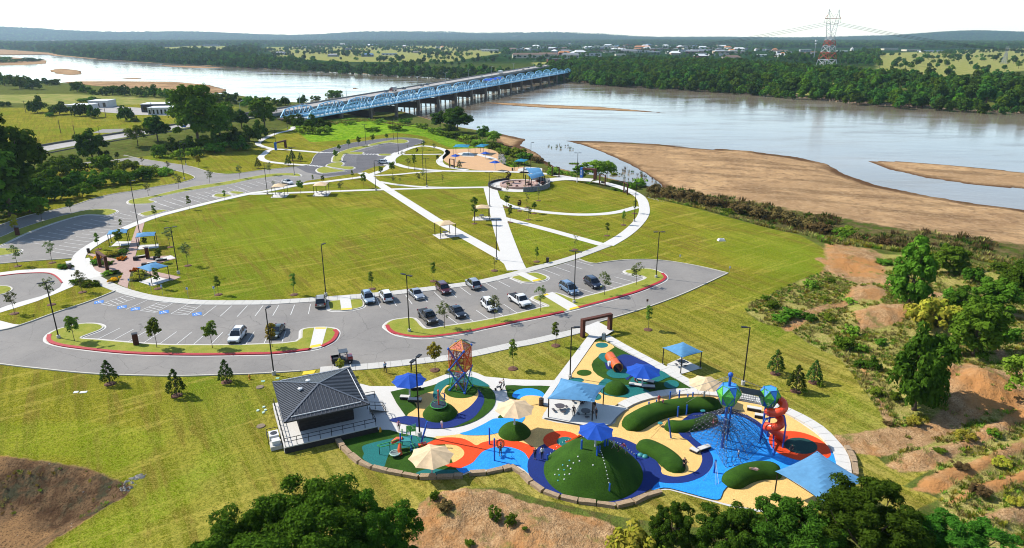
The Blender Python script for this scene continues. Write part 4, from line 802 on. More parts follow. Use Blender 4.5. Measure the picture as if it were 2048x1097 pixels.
def clumps(n, rx, ry, rz, cz, lo=0.45, hi=1.0, rc=(0.18, 0.3), bottom=-0.85, lump=0.25):
    """clump centres spread through an uneven crown volume"""
    out = []; rad = []; ph = nr.random(6) * 6.28
    while len(out) < n:
        d = nr.normal(size=3); d /= np.linalg.norm(d)
        if d[2] < bottom: continue
        a = math.atan2(d[1], d[0]); k = 1 + lump * (math.sin(2 * a + ph[0]) * 0.5 + math.sin(3 * a + ph[1] + d[2] * 2) * 0.5 + math.sin(5 * d[2] + ph[2]) * 0.3)
        r = (lo + (hi - lo) * nr.random() ** 0.6) * min(k, 1.12); out.append((d[0] * rx * r, d[1] * ry * r, cz + d[2] * rz * r)); rad.append(nr.uniform(*rc) * (rx + ry + rz) / 3)
    return np.array(out), np.array(rad)
def trunk_mb(h, r, C=None, nb=6, lean=0.0, split=0.45, bend=0.06):
    mb = MB(); top = Vector((lean, 0, h)); pts = [Vector((lean * t + math.sin(t * 5) * bend * h * 0.2, math.cos(t * 4) * bend * h * 0.2 - bend * h * 0.2, h * t)) for t in (0, 0.08, 0.3, 0.6, 0.85, 1)]
    mb.tube(pts, [r * 1.5, r * 1.05, r * 0.9, r * 0.7, r * 0.45, r * 0.2], 8)
    if C is not None and len(C):
        for c in C[nr.choice(len(C), min(nb, len(C)), replace=False)]:
            c = Vector(c); t = nr.uniform(split, 0.85); k = min(int(t * 5), 4); a = pts[k].lerp(pts[k + 1], 0.5); m_ = a.lerp(c, 0.5) + Vector((0, 0, -0.06 * h)); mb.tube([a, m_, c], [r * 0.4, r * 0.26, r * 0.1], 6)
    return mb
def tree_src(name, h, cr, nclump, per, leaf, lf, crz=None, cz=None, rtrunk=None, rc=(0.2, 0.34), lump=0.25, nb=7, lo=0.4, bottom=-0.8, shell=0.72, up=0.25):
    """returns (trunk mesh, crown mesh) of a unit tree standing at the origin"""
    crz = crz or (h * 0.38); cz = cz or h - crz
    C, Rc = clumps(nclump, cr, cr, crz, cz, lo=lo, rc=rc, lump=lump, bottom=bottom)
    tr = trunk_mb(h * 0.82, rtrunk or h * 0.018, C, nb).mesh('trunk', BARK, True)
    return tr, leaf_mesh('crown', leaves(C, Rc, per, leaf, shell=shell, up=up), LF[lf])
def ring_mesh(r):
    mb = MB(); mb.lathe([(r, -0.02), (r * 0.96, 0.07), (r * 0.6, 0.1), (0.01, 0.12)], n=14); mb.v = [(x * (1 + 0.06 * math.sin(5 * math.atan2(y, x))), y, z) for x, y, z in mb.v]; return mb.mesh('mulch_ring', MULCH, True)
RING = ring_mesh(0.75)
YOUNG = {'dense': [tree_src('y', 5, 1.05, 34, 34, 0.26, 'young', 1.55, 3.35, 0.05, nb=8) for _ in range(3)], 'slim': [tree_src('y', 5, 0.62, 26, 26, 0.2, 'young', 1.75, 3.2, 0.045, nb=6) for _ in range(3)],
         'sparse': [tree_src('y', 5, 1.2, 26, 18, 0.2, 'grey', 1.7, 3.3, 0.05, nb=14) for _ in range(2)], 'thin': [tree_src('y', 5, 0.7, 14, 12, 0.16, 'grey', 1.7, 3.2, 0.04, nb=10)], 'purple': [tree_src('y', 5, 1.0, 24, 26, 0.24, 'purple', 1.6, 3.3, 0.05)],
         'yellow': [tree_src('y', 5, 0.95, 30, 32, 0.24, 'yellow', 1.7, 3.2, 0.05)]}
def pine_src():
    Cs, Rs = [], []
    for i in range(9):
        t = i / 8; z = 0.9 + 3.0 * t; r = 1.05 * (1 - t) ** 0.7 + 0.12; k = max(3, int(7 * (1 - t)) + 2)
        for j in range(k): a = 6.283 * j / k + i * 0.7; Cs.append((r * math.cos(a), r * math.sin(a), z + 0.15 * nr.random())); Rs.append(0.3 - 0.1 * t)
    Cs.append((0, 0, 4.15)); Rs.append(0.2); C = np.array(Cs); Rc = np.array(Rs)
    return trunk_mb(4.1, 0.07, C, 22, split=0.2).mesh('trunk', BARK, True), leaf_mesh('crown', leaves(C, Rc, 26, 0.16, asp=2.2, up=0.5), LF['pine'])
PINE = [pine_src() for _ in range(2)]
YK = {'dense': 'full-crowned', 'slim': 'slim', 'sparse': 'sparse', 'thin': 'thin see-through', 'purple': 'purple', 'yellow': 'yellowish'}
def young(x, y, ytop, kind, label, group, mulch=True, name='young_tree'):
    if label.startswith('young tree'): label = YK[kind] + ' ' + label
    p = GT(x, y); h = top_h(x, y, ytop, p.z); src = rng.choice(YOUNG[kind]); s = h / 4.95
    t = thing(name, label, 'tree', p, rng.uniform(0, 6.28), group); w = s * (0.85 if s > 1 else 1.0)
    for nm, me in zip(('trunk', 'crown'), src): obj(nm, me, t).scale = (w, w, s)
    if mulch: obj('mulch_ring', RING, t)
    return t
def pine(x, y, ytop, label, group, stakes=True):
    p = G(x, y); h = top_h(x, y, ytop); s = h / 4.2; t = thing('young_pine', label, 'tree', p, rng.uniform(0, 6.28), group)
    for nm, me in zip(('trunk', 'crown'), rng.choice(PINE)): obj(nm, me, t).scale = (s, s, s)
    obj('mulch_ring', RING, t)
    if stakes:
        for k in range(2): q = MB(); q.bar((0.7 - 1.4 * k, 0.25, 0), (0.7 - 1.4 * k, 0.25, 0.9), 0.06); q.build('stake', STAKE, t)
    return t
gA = 'young trees in the lot islands'
for x, y, t, k, w in ((150, 684, 632, 'dense', 'by the tall lamp'), (314, 697, 640, 'dense', 'beside the rusty pillar'), (425, 698, 645, 'dense', 'beside the parked white crossover'), (545, 696, 645, 'yellow', 'in front of the parked dark green sedan'),
                      (889, 658, 605.5, 'sparse', 'in front of the black sedan'), (990, 642.5, 590, 'sparse', 'in front of the white crossover'), (1081, 624.7, 571, 'sparse', 'beside the white pickup'), (1209, 591.5, 544, 'sparse', 'beside the dark blue crossover'), (1272, 572, 525, 'sparse', 'at the rounded end of the long lot island')):
    young(x, y, t, k, 'young leafy tree on the red-kerbed island ' + w, gA, mulch=False)
for x, y, t, k in ((29, 628, 584, 'sparse'), (165, 585, 540, 'sparse'), (103, 610, 557, 'sparse'), (36, 533, 490, 'sparse'), (105, 526, 482, 'sparse')): young(x, y, t, k, 'pale sparse young tree on the grass beside the drop-off loop', 'trees beside the drop-off loop')
for x, y, t, k in ((437, 590, 552, 'slim'), (588.6, 590, 547, 'slim'), (744, 578.7, 540, 'slim'), (867, 563, 525, 'slim'), (989, 542, 512, 'thin'), (1073.6, 524, 491.5, 'slim')): young(x, y, t, k, 'slim young tree in a mulch ring on the lawn along the oval walk', 'trees along the oval walk')
for x, y, t, k in ((316, 578, 536, 'slim'), (197, 499, 463, 'slim'), (240, 497, 460, 'dense'), (243, 459, 437, 'slim'), (291, 496, 475, 'dense'), (319, 526, 498, 'dense'), (340, 495, 457, 'sparse'), (376, 532, 487, 'sparse')): young(x, y, t, k, 'young tree standing around the pink paver plaza', 'trees around the paver plaza')
for x, y, t, k in ((311, 441, 411, 'slim'), (379, 420, 392, 'slim'), (450, 401, 379, 'slim'), (34, 471, 427, 'yellow'), (85, 448, 409, 'dense'), (143, 430.6, 397, 'dense'), (297, 392, 364, 'sparse'), (358, 379, 349, 'sparse'), (420, 368, 340, 'sparse'), (480, 358, 331, 'sparse'), (236, 325, 304, 'dense'), (285, 331, 314, 'sparse'), (337, 341, 322, 'sparse'), (398, 335, 310, 'yellow'),
                   (540, 351, 325, 'sparse'), (547, 376, 362, 'sparse'), (672, 322, 300, 'dense'), (678.7, 307, 288, 'dense'), (698, 298.7, 278, 'dense'), (718, 293.6, 273, 'dense'), (746, 288.5, 269, 'dense'), (774, 283, 267, 'dense')): young(x, y, t, k, 'young tree on a grass strip of the upper drive', 'trees along the upper drive', mulch=False)
for x, y, t, k in ((602, 390.6, 360, 'dense'), (626, 366, 350, 'slim'), (646, 367.6, 351, 'dense'), (682, 387, 362, 'sparse'), (705, 358.7, 341, 'slim'), (728, 376.6, 346, 'dense'), (762, 353.6, 333, 'dense'), (785, 351, 324, 'dense'), (788, 370, 351, 'sparse'), (800, 367.6, 356, 'sparse'), (817, 338, 316, 'sparse'), (829, 341, 306, 'slim'), (836.5, 367.6, 346, 'sparse'), (847, 361, 341, 'sparse'), (886, 370, 346, 'thin'),
                   (804, 314, 302, 'sparse'), (815, 300, 288, 'thin'), (847, 301, 281, 'slim'), (868, 304, 287, 'sparse'), (834, 310, 296, 'purple'), (875, 324, 310, 'dense'), (1098, 344.7, 323, 'slim')): young(x, y, t, k, 'young tree among the paths by the far lot and sand play area', 'trees by the sand play area', mulch=False)
for x, y, t, k in ((949, 448, 389, 'slim'), (1013.6, 416, 390.6, 'dense'), (1020, 445.5, 406, 'slim'), (1057, 440, 413, 'sparse'), (1068, 427.6, 403, 'dense'), (1054, 416, 383, 'thin'), (1016, 394, 362, 'thin'), (1077, 402, 373, 'thin'), (1150, 500, 467, 'thin'), (1214, 472, 443, 'slim'), (1247, 450.6, 422.5, 'slim'), (1269, 427.6, 401, 'slim')): young(x, y, t, k, 'young tree in a mulch ring between the curved lawn paths', 'trees between the curved lawn paths')
young(1039, 422.5, 399.6, 'purple', 'small purple-leaved tree between the curved lawn paths', 'purple trees'); young(1017, 368.5, 342, 'purple', 'dark purple-leaved tree inside the round stone terrace', 'purple trees', mulch=False)
for x, y, t, k, w in ((870, 741, 682, 'yellow', 'beside the tall orange net tower'), (1111.5, 692, 640, 'slim', 'left of the rusty steel gate'), (1026, 738, 681, 'slim', 'between road walk and ring walk'), (1296, 660, 613, 'slim', 'right of the rusty steel gate'), (682, 750, 716, 'yellow', 'behind the restroom roof')): young(x, y, t, k, 'young tree in a mulch ring ' + w, 'trees by the playground walk')
for x, y, t in ((220, 768.5, 722), (353.6, 791.5, 740), (453, 764.7, 721)): pine(x, y, t, 'young staked pine on the lawn below the main drive', 'staked pines below the drive')
for x, y, t in ((1550.6, 748, 701), (1591, 783, 732), (1627, 766, 722)): pine(x, y, t, 'young pine in a mulch ring on the lawn behind the spiral slide', 'pines behind the slide', False)
for x, y, t in ((516.6, 337, 316), (576.6, 332, 311), (601, 323, 306), (585, 322, 301), (918.7, 337, 321)): pine(x, y, t, 'small pine on the grass beside the far loop path', 'pines by the far loop path', False)
# --- grown trees and shrubs
BIG = [tree_src('b', 12, 4.2, 95, 120, 0.42, 'dark', 4.6, 7.2, 0.32, nb=12, rc=(0.16, 0.28)), tree_src('b', 12, 4.0, 80, 120, 0.42, 'mid', 4.8, 7.0, 0.28, nb=12, rc=(0.16, 0.3), lump=0.4), tree_src('b', 12, 3.3, 85, 110, 0.40, 'mid', 5.4, 6.4, 0.28, nb=12, rc=(0.15, 0.27), lump=0.35)]
PALE = [tree_src('b', 8, 3.0, 46, 70, 0.34, 'bright', 2.6, 5.3, 0.16, nb=12)]
SHRUB = []
for lf in ('dark', 'mid', 'bright', 'rust', 'yellow'):
    for _ in range(2):
        C, Rc = clumps(26, 1.5, 1.5, 1.1, 0.75, lo=0.3, rc=(0.24, 0.42), bottom=-0.5, lump=0.4); SHRUB.append((lf, leaf_mesh('foliage', leaves(C, Rc, 46, 0.24), LF[lf]), trunk_mb(0.9, 0.06, C, 6, split=0.2).mesh('stem', BARK)))
def big(x, y, ytop, wpx, kind, label, group=None, z=None, name='tree', sq=None, low=False):
    p = GT(x, y); h = top_h(x, y, ytop, p.z); src = (BIG + PALE)[kind] if kind < 4 else None
    H0, W0 = ((12, 9.6), (12, 9.6), (12, 8.2), (8, 6.8))[kind]; s = h / H0; w = wpx * px_m(y) / W0
    t = thing(name, label, 'tree', p, rng.uniform(0, 6.28), group)
    obj('trunk', src[0], t).scale = (min(s, w),) * 2 + (s,); cr_ = obj('crown', src[1], t); cr_.scale = (w, w, s * (1.25 if low else 1)); cr_.location.z = -0.26 * h if low else 0; return t
big(25, 432, 240, 165, 0, 'large dark tree spreading over the thicket beside the upper drive'); big(-45, 455, 270, 170, 1, 'broad green tree at the end of the thicket by the drive'); big(187, 330, 262, 62, 0, 'dark round tree standing at the drive entry by the highway')
big(316, 284, 233, 52, 0, 'dense dark tree on the verge beside the highway'); big(276, 292, 252, 42, 3, 'pale open tree beside the dark verge tree'); big(399, 300, 170, 104, 1, 'tallest tree above the thicket beside the highway'); big(442, 292, 205, 58, 2, 'narrow tree leaning against the tallest verge tree')
big(484, 258, 221, 34, 0, 'small round tree on the verge before the truss bridge'); big(530, 262, 195, 56, 1, 'olive green tree at the end of the blue truss bridge'); big(455, 262, 205, 44, 1, 'green tree behind the narrow leaning one')
big(915, 265, 216, 74, 0, 'dark dense tree on the bank beside the bridge piers'); big(880, 258, 224, 46, 0, 'dark tree under the blue truss bridge'); big(966, 284, 251, 34, 2, 'two-stemmed small tree above the sandy cove'); big(987, 292, 262, 38, 3, 'pale round tree beside the sandy cove')
big(1188, 362, 318, 58, 3, 'bright green tree by the blue entry frame at the inlet'); big(1214, 362, 322, 44, 3, 'bright round tree overhanging the reedy inlet'); big(1160, 357, 326, 34, 1, 'low green tree behind the lamp at the inlet')
big(1818, 612, 467, 92, 2, 'tall slender green tree among the dirt mounds', low=True); big(1896, 548, 492, 76, 1, 'rounded olive tree behind the tall slender tree', low=True); big(1945, 712, 605, 118, 1, 'broad feathery tree beside the yellow blossoming bush', low=True); big(1828, 820, 660, 110, 0, 'dark bushy tree in front of the bare dirt mound', low=True); big(1985, 625, 560, 90, 1, 'rounded green tree at the trail beyond the mounds', low=True)
big(2034, 585, 525, 70, 0, 'dark tree beside the narrow creek', low=True); big(2050, 800, 715, 95, 3, 'yellow green tree beside the bare dirt mound', low=True); big(1915, 640, 580, 70, 0, 'dark rounded tree between the mounds', low=True)
def shrub(x, y, wpx, hpx, lf, label, group, w=None, h=None, name='shrub'):
    p = GT(x, y); k = px_m(y, p.z); cand = [s for s in SHRUB if s[0] == lf]; s = rng.choice(cand); sx = (w or wpx * k) / 3.6; sz = (h or hpx * k) / 2.1
    if group and group.startswith(('shrubs of', 'shrubs a', 'shrubs on', 'shrubs below', 'bushes beyond', 'bed plants')): label = ('small ' if sx < 0.8 else 'large ' if sx > 2.2 else 'broad ' if sx > 1.45 else '') + {'dark': 'dark', 'mid': 'green', 'bright': 'bright green', 'rust': 'brown', 'yellow': 'yellowish'}[lf] + ' ' + ' '.join(w_ for w_ in label.split() if w_ not in ('dark', 'dense', 'low', 'weedy', 'leafy'))
    t = thing(name, label, 'shrub', p, rng.uniform(0, 6.28), group); obj('stem', s[2], t).scale = (sx, sx, sz); obj('foliage', s[1], t).scale = (sx, sx, sz); return t
for x, y, w, h, lf in ((110, 352, 60, 30, 'mid'), (150, 345, 60, 28, 'dark'), (205, 340, 55, 26, 'mid'), (250, 345, 50, 22, 'bright'), (300, 352, 46, 18, 'bright'), (330, 350, 36, 12, 'bright'), (100, 385, 70, 34, 'dark'), (150, 380, 60, 30, 'dark'), (200, 372, 60, 28, 'mid'), (240, 368, 50, 26, 'mid'), (285, 362, 50, 22, 'dark'), (60, 405, 70, 40, 'dark'), (110, 402, 60, 32, 'dark'), (165, 394, 44, 24, 'mid'), (20, 430, 70, 40, 'dark'), (60, 425, 60, 30, 'mid'), (205, 325, 30, 22, 'dark'), (130, 330, 44, 16, 'mid'), (-20, 400, 90, 50, 'dark'), (85, 372, 60, 30, 'mid')):
    shrub(x, y, w * 1.15, h * 1.25, lf, 'dense shrub in the thicket on the grass between the two drives', 'shrubs of the thicket')
for x, y, w, h, lf in ((320, 315, 36, 24, 'mid'), (345, 308, 40, 26, 'dark'), (375, 305, 44, 26, 'dark'), (410, 300, 46, 26, 'mid'), (445, 296, 44, 26, 'dark'), (470, 290, 44, 28, 'dark'), (500, 284, 40, 30, 'dark'), (520, 275, 34, 26, 'dark'), (430, 306, 44, 20, 'mid'), (480, 300, 40, 20, 'dark'), (360, 318, 34, 16, 'bright'), (390, 314, 36, 18, 'mid')):
    shrub(x, y, w * 1.2, h * 1.2, lf, 'dark shrub in the row below the verge trees', 'shrubs below the verge trees')
for x, y, w, h, lf in ((580, 248, 26, 16, 'mid'), (600, 255, 30, 20, 'dark'), (625, 258, 34, 22, 'dark'), (648, 260, 30, 18, 'dark'), (615, 268, 34, 12, 'bright'), (640, 268, 34, 12, 'bright'), (655, 264, 20, 10, 'bright')): shrub(x, y, w * 1.2, h * 1.25, lf, 'shrub on the slope below the first blue truss', 'shrubs below the first truss')
for x, y, w, h, lf in ((760, 248, 30, 10, 'bright'), (700, 250, 26, 9, 'bright'), (810, 246, 30, 12, 'mid'), (840, 256, 30, 12, 'bright'), (870, 268, 34, 14, 'bright'), (905, 275, 40, 14, 'mid'), (935, 282, 36, 14, 'bright'), (960, 292, 34, 14, 'bright'), (990, 300, 34, 16, 'mid'), (1010, 308, 30, 16, 'bright'), (1030, 312, 40, 18, 'bright'), (1050, 318, 34, 14, 'mid'), (1040, 328, 34, 10, 'bright'), (1075, 325, 26, 12, 'rust'), (790, 258, 34, 9, 'mid'), (745, 262, 34, 8, 'mid'), (900, 262, 30, 16, 'mid')):
    shrub(x, y, w * 1.15, h, lf, 'leafy shrub on the wild slope between far lot and river', 'shrubs on the wild river slope')
for x, y, w, h, lf in ((1110, 350, 30, 14, 'bright'), (1135, 352, 28, 12, 'bright'), (1240, 378, 30, 10, 'mid'), (1265, 376, 30, 12, 'mid'), (1280, 372, 26, 16, 'bright'), (1310, 385, 30, 16, 'rust'), (1340, 392, 40, 16, 'rust'), (1380, 400, 44, 18, 'rust'), (1420, 410, 40, 18, 'rust'), (1450, 424, 40, 16, 'mid'), (1480, 425, 44, 18, 'rust'), (1520, 433, 44, 20, 'rust'), (1560, 440, 44, 22, 'rust'), (1600, 452, 50, 22, 'rust'), (1640, 462, 44, 20, 'rust'), (1690, 474, 40, 16, 'mid'), (1730, 486, 50, 26, 'rust'), (1770, 490, 44, 26, 'rust'), (1700, 470, 36, 18, 'bright'), (1230, 352, 20, 8, 'bright'), (1150, 332, 20, 7, 'mid')):
    shrub(x, y, w * 1.25, h * 1.1, lf, 'low shrub in the brown hedge along the lawn above the sandbank', 'shrubs above the sandbank')
for x, y, w, h, lf in ((1545, 615, 50, 22, 'mid'), (1580, 632, 60, 24, 'mid'), (1620, 640, 50, 20, 'dark'), (1530, 600, 30, 16, 'mid'), (1620, 575, 46, 24, 'bright'), (1660, 565, 26, 16, 'mid'), (1655, 640, 40, 18, 'bright'), (1690, 700, 60, 44, 'mid'), (1700, 670, 50, 30, 'bright'), (1720, 735, 44, 24, 'dark'), (1745, 740, 44, 40, 'dark'), (1755, 790, 50, 26, 'bright'), (1790, 800, 40, 26, 'mid'), (1720, 705, 40, 24, 'bright'), (1680, 690, 40, 20, 'mid'), (1560, 640, 60, 16, 'mid'), (1775, 850, 30, 12, 'rust'), (1830, 850, 50, 26, 'yellow'),
                       (1950, 560, 70, 40, 'dark'), (2000, 545, 60, 34, 'mid'), (1900, 600, 60, 34, 'mid'), (2020, 680, 60, 40, 'mid'), (2030, 730, 50, 30, 'dark'), (1930, 880, 60, 26, 'yellow'), (1880, 905, 40, 14, 'mid'), (1990, 870, 40, 18, 'bright'), (2000, 930, 60, 24, 'yellow'), (1920, 935, 50, 16, 'rust'), (2030, 1010, 50, 26, 'yellow'), (1960, 985, 60, 18, 'rust'), (1985, 870, 34, 14, 'mid'), (1650, 600, 34, 10, 'bright'), (1700, 605, 40, 12, 'bright'), (1770, 530, 50, 18, 'mid'), (1820, 500, 40, 16, 'mid'), (1760, 690, 40, 20, 'mid'), (1850, 690, 50, 24, 'mid')):
    shrub(x, y, w * 0.75, h * 0.7, lf, 'weedy shrub among the dirt mounds beside the lawn', 'shrubs among the dirt mounds')
for x, y, w, h in ((1875, 655, 95, 62), (1840, 650, 70, 48)): shrub(x, y, w, h, 'yellow', 'big yellow blossoming bush beside the tall slender tree', 'yellow blossoming bushes')
for x, y, w, h, lf in ((870, 1000, 26, 22, 'mid'), (990, 1035, 34, 24, 'mid'), (1022, 1048, 34, 24, 'mid'), (890, 1018, 40, 18, 'rust'), (1050, 1060, 14, 8, 'mid'), (940, 1090, 24, 14, 'mid')): shrub(x, y, w, h, lf, 'small green bush on the bare earth in front of the playground', 'bushes on the bare earth')
for x, y in ((1608, 787), (1640, 774)): shrub(x, y, 16, 13, 'grey' if 0 else 'bright', 'small pale shrub beside the pines behind the slide', 'shrubs beside the pines')
for x, y, w, h in ((200, 518, 22, 9), (245, 520, 22, 9), (230, 563, 24, 10), (270, 543, 18, 8)):   # orange blossom of the plaza beds
    k = px_m(y); C, Rc = clumps(16, 1, 1, 0.35, 0.3, lo=0.2, rc=(0.2, 0.3), bottom=-0.2); V = leaves(C, Rc, 40, 0.22, up=0.8); t = obj('flower_clump', leaf_mesh('flowers', V, LF['bloom']), label='clump of orange flowers in a bed of the paver plaza', cat='flowers', group='orange flower clumps', loc=G(x, y)); t.scale = (w * k / 2.2, w * k / 1.6, 1.0)
for x, y, w, h, lf in ((192, 528, 24, 8, 'mid'), (215, 530, 22, 7, 'mid'), (215, 550, 22, 7, 'bright'), (228, 548, 18, 7, 'mid'), (282, 552, 24, 10, 'yellow'), (275, 560, 22, 9, 'yellow'), (225, 512, 24, 9, 'yellow'), (245, 508, 20, 8, 'mid'), (125, 538, 18, 9, 'mid'), (138, 536, 16, 8, 'mid'), (155, 568, 24, 10, 'mid'), (178, 572, 28, 10, 'mid'), (192, 572, 18, 8, 'mid')): shrub(x, y, w * 1.2, h * 1.2, lf, 'low planting in the beds around the paver plaza', 'bed plants of the plaza')
# --- trees in the foreground
def fore_src(n, per, leaf, lf, cr, crz, h, asp=1.5):
    C, Rc = clumps(n, cr, cr, crz, h - crz, lo=0.35, rc=(0.10, 0.20), lump=0.45, bottom=-0.6); return trunk_mb(h * 0.8, 0.25, C, 16, split=0.25).mesh('trunk', BARK, True), leaf_mesh('crown', leaves(C, Rc, per, leaf, shell=0.6, asp=asp, jit=1.0), LF[lf])
FORE = [fore_src(150, 300, 0.165, 'fore', 4.6, 4.2, 11), fore_src(140, 300, 0.15, 'fore2', 4.0, 4.0, 10, 2.2)]
def fore(x, y, ytop, wpx, k, label, group, rz=0):
    p = GT(x, y); h = top_h(x, y, ytop, p.z); t = thing('tree', label, 'tree', p, rz, group); w = wpx * px_m(y - 60) / (9.8, 8.6)[k]; s = h / (11, 10)[k]
    obj('trunk', FORE[k][0], t).scale = (w, w, s); obj('crown', FORE[k][1], t).scale = (w, w, s); return t
gF = 'leafy trees in front of the playground'
fore(650, 1175, 985, 250, 0, 'tallest dark leafy tree on the lawn left of the bare earth', 'dark trees left of the bare earth', 0.3); fore(515, 1190, 1030, 210, 0, 'dark leafy tree at the lawn side of the foreground clump', 'dark trees left of the bare earth', 2.1); fore(765, 1170, 1010, 150, 0, 'dark leafy tree beside the bare earth of the foreground clump', 'dark trees left of the bare earth', 4.0); fore(600, 1290, 1080, 280, 0, 'low dark tree filling the foot of the foreground clump', 'dark trees left of the bare earth', 5.2)
fore(1715, 1160, 992, 220, 1, 'feathery tree hiding the foot of the light blue shade sail', None, 1.0); fore(1580, 1165, 1022, 190, 1, 'feathery green tree beside the foot of the light blue shade sail', gF, 2.6); fore(1445, 1150, 1030, 150, 1, 'feathery green tree in front of the tan rubber', gF, 0.2); fore(1905, 1165, 1050, 190, 1, 'feathery green tree standing apart below the dirt furrows', gF, 3.6); fore(1340, 1115, 1012, 90, 1, 'smaller feathery tree at the left end of the foreground row', None, 4.4)
shrub(1262, 1120, 110, 75, 'yellow', 'yellow green bush at the foot of the foreground trees', None); shrub(1310, 1130, 90, 60, 'bright', 'bright green bush beside the yellow green one', None)
# --- far woods: front-row trees one by one, the mass behind as one wood
FAR = [tree_src('f', 14, 5.0, 26, 34, 1.15, 'far', 5.2, 8.0, 0.3, nb=3, rc=(0.26, 0.42), lump=0.35) for _ in range(4)] + [tree_src('f', 16, 4.2, 26, 34, 1.1, 'mid', 6.2, 8.6, 0.3, nb=3, rc=(0.26, 0.42)), tree_src('f', 11, 4.8, 24, 34, 1.05, 'mid', 4.4, 5.6, 0.3, nb=3, rc=(0.28, 0.44))]
def far_tree(p, s, label, group, sx=1.0):
    p = Vector(p); p.z = float(hgt(p.x, p.y)) - 0.3; ki = rng.randrange(len(FAR)); src = FAR[ki]; label = ('tall ' if s > 1.2 else 'low ' if s < 0.85 else '') + ('dark ', 'dark ', 'dark ', 'dark ', 'slender ', 'rounded light ')[ki] + label; t = thing('tree', label, 'tree', p, rng.uniform(0, 6.28), group)
    for nm, me in zip(('trunk', 'crown'), src): obj(nm, me, t).scale = (s * sx, s * sx, s)
bank = [(2048, 218), (1850, 208), (1700, 198), (1600, 190), (1500, 180), (1400, 174), (1300, 168), (1200, 162), (1140, 159), (1000, 155), (930, 155), (880, 152), (750, 145), (600, 137), (520, 133), (400, 127), (300, 122), (200, 116), (130, 109)]
BL = [G(x, y, -4) for x, y in bank]; BL = smooth_line(BL, 6)
pts = resample(BL, 8.5)
for i, p in enumerate(pts):
    if rng.random() < 0.2: continue
    a = pts[min(i + 1, len(pts) - 1)] - pts[max(i - 1, 0)]; nrm = Vector((a.y, -a.x, 0)).normalized()
    if nrm.y < 0: nrm = -nrm
    off = rng.uniform(5, 26) + (26 if 880 < p.y and p.x < -20 else 0); q = p + nrm * off
    px = 1024 + q.x / (q.y * _cp + 46 * _sp) * FPX
    if 1500 < px < 1580 and rng.random() < 0.8: continue
    far_tree(q, rng.uniform(0.75, 1.3) * (1.15 if p.y < 900 else 1.0), 'green tree in the front row along the far river bank', 'front row of the far bank')
def scatter_pts(polys, dens, excl=(), rmin=0):
    out = []
    for poly, dn in zip(polys, dens):
        x0, y0 = poly.min(0); x1, y1 = poly.max(0); n = int((x1 - x0) * (y1 - y0) * dn); P = nr.random((n, 2)) * (x1 - x0, y1 - y0) + (x0, y0)
        P = P[sdist(poly, P[:, 0], P[:, 1]) > 0]
        for e in excl: P = P[sdist(e, P[:, 0], P[:, 1]) < 2]
        out.append(P)
    return np.vstack(out)
SRC = bpy.data.collections.new('scatter_sources')
def src_coll(name, meshes):
    c = bpy.data.collections.new(name)
    for i, ms in enumerate(meshes):
        bm = bmesh.new(); mats = []
        for me in ms:
            k = len(bm.faces); bm.from_mesh(me); bm.faces.ensure_lookup_table()
            for f in bm.faces[k:]: f.material_index = len(mats)
            mats.append(me.materials[0])
        m2 = bpy.data.meshes.new(name); bm.to_mesh(m2); bm.free()
        for m_ in mats: m2.materials.append(m_)
        o = bpy.data.objects.new('%s_%02d' % (name, i), m2); c.objects.link(o)
    return c
def gn_scatter(name, P, Z, scale, coll, nsrc, zs=None, label=None):
    me = bpy.data.meshes.new(name); V = np.column_stack([P, Z]); me.vertices.add(len(V)); me.vertices.foreach_set('co', V.ravel())
    for nm, ty, dat in (('scl', 'FLOAT', scale), ('rot', 'FLOAT', nr.random(len(V)) * 6.28), ('idx', 'INT', nr.integers(0, nsrc, len(V)))):
        a = me.attributes.new(nm, ty, 'POINT'); a.data.foreach_set('value', dat)
    me.update(); o = obj(name, me, kind='stuff')
    if label: o['label'] = label
    g = bpy.data.node_groups.new(name, 'GeometryNodeTree'); g.interface.new_socket('Geometry', in_out='INPUT', socket_type='NodeSocketGeometry'); g.interface.new_socket('Geometry', in_out='OUTPUT', socket_type='NodeSocketGeometry')
    N = g.nodes; gi = N.new('NodeGroupInput'); go = N.new('NodeGroupOutput'); ci = N.new('GeometryNodeCollectionInfo'); ip = N.new('GeometryNodeInstanceOnPoints')
    ci.inputs['Collection'].default_value = coll; ci.inputs['Separate Children'].default_value = True; ci.inputs['Reset Children'].default_value = True
    def at(nm, ty):
        a = N.new('GeometryNodeInputNamedAttribute'); a.data_type = ty; a.inputs[0].default_value = nm; return a.outputs[0]
    cx = N.new('ShaderNodeCombineXYZ'); g.links.new(at('rot', 'FLOAT'), cx.inputs[2]); ip.inputs['Pick Instance'].default_value = True
    g.links.new(gi.outputs[0], ip.inputs['Points']); g.links.new(ci.outputs[0], ip.inputs['Instance']); g.links.new(at('idx', 'INT'), ip.inputs['Instance Index']); g.links.new(cx.outputs[0], ip.inputs['Rotation']); g.links.new(at('scl', 'FLOAT'), ip.inputs['Scale'])
    g.links.new(ip.outputs[0], go.inputs[0]); md = o.modifiers.new('scatter', 'NODES'); md.node_group = g; return o
FC = src_coll('wood_tree', [[a, b] for a, b in FAR])
OPEN = DRY[2:5] + [wp(b) for b in ([(1000, 98), (1130, 88), (1500, 92), (1575, 104), (1575, 122), (1490, 133), (1300, 127), (1140, 127), (1040, 124)], [(1560, 98), (1760, 98), (1960, 100), (1960, 104), (1800, 108), (1620, 118), (1560, 116)], [(1040, 128), (1135, 122), (1140, 138), (1060, 141)], [(520, 91), (720, 90), (1000, 97), (1020, 112), (980, 135), (850, 134), (640, 127), (510, 116)], [(1760, 105), (2100, 98), (2100, 175), (1980, 160), (1850, 170), (1750, 168)])]
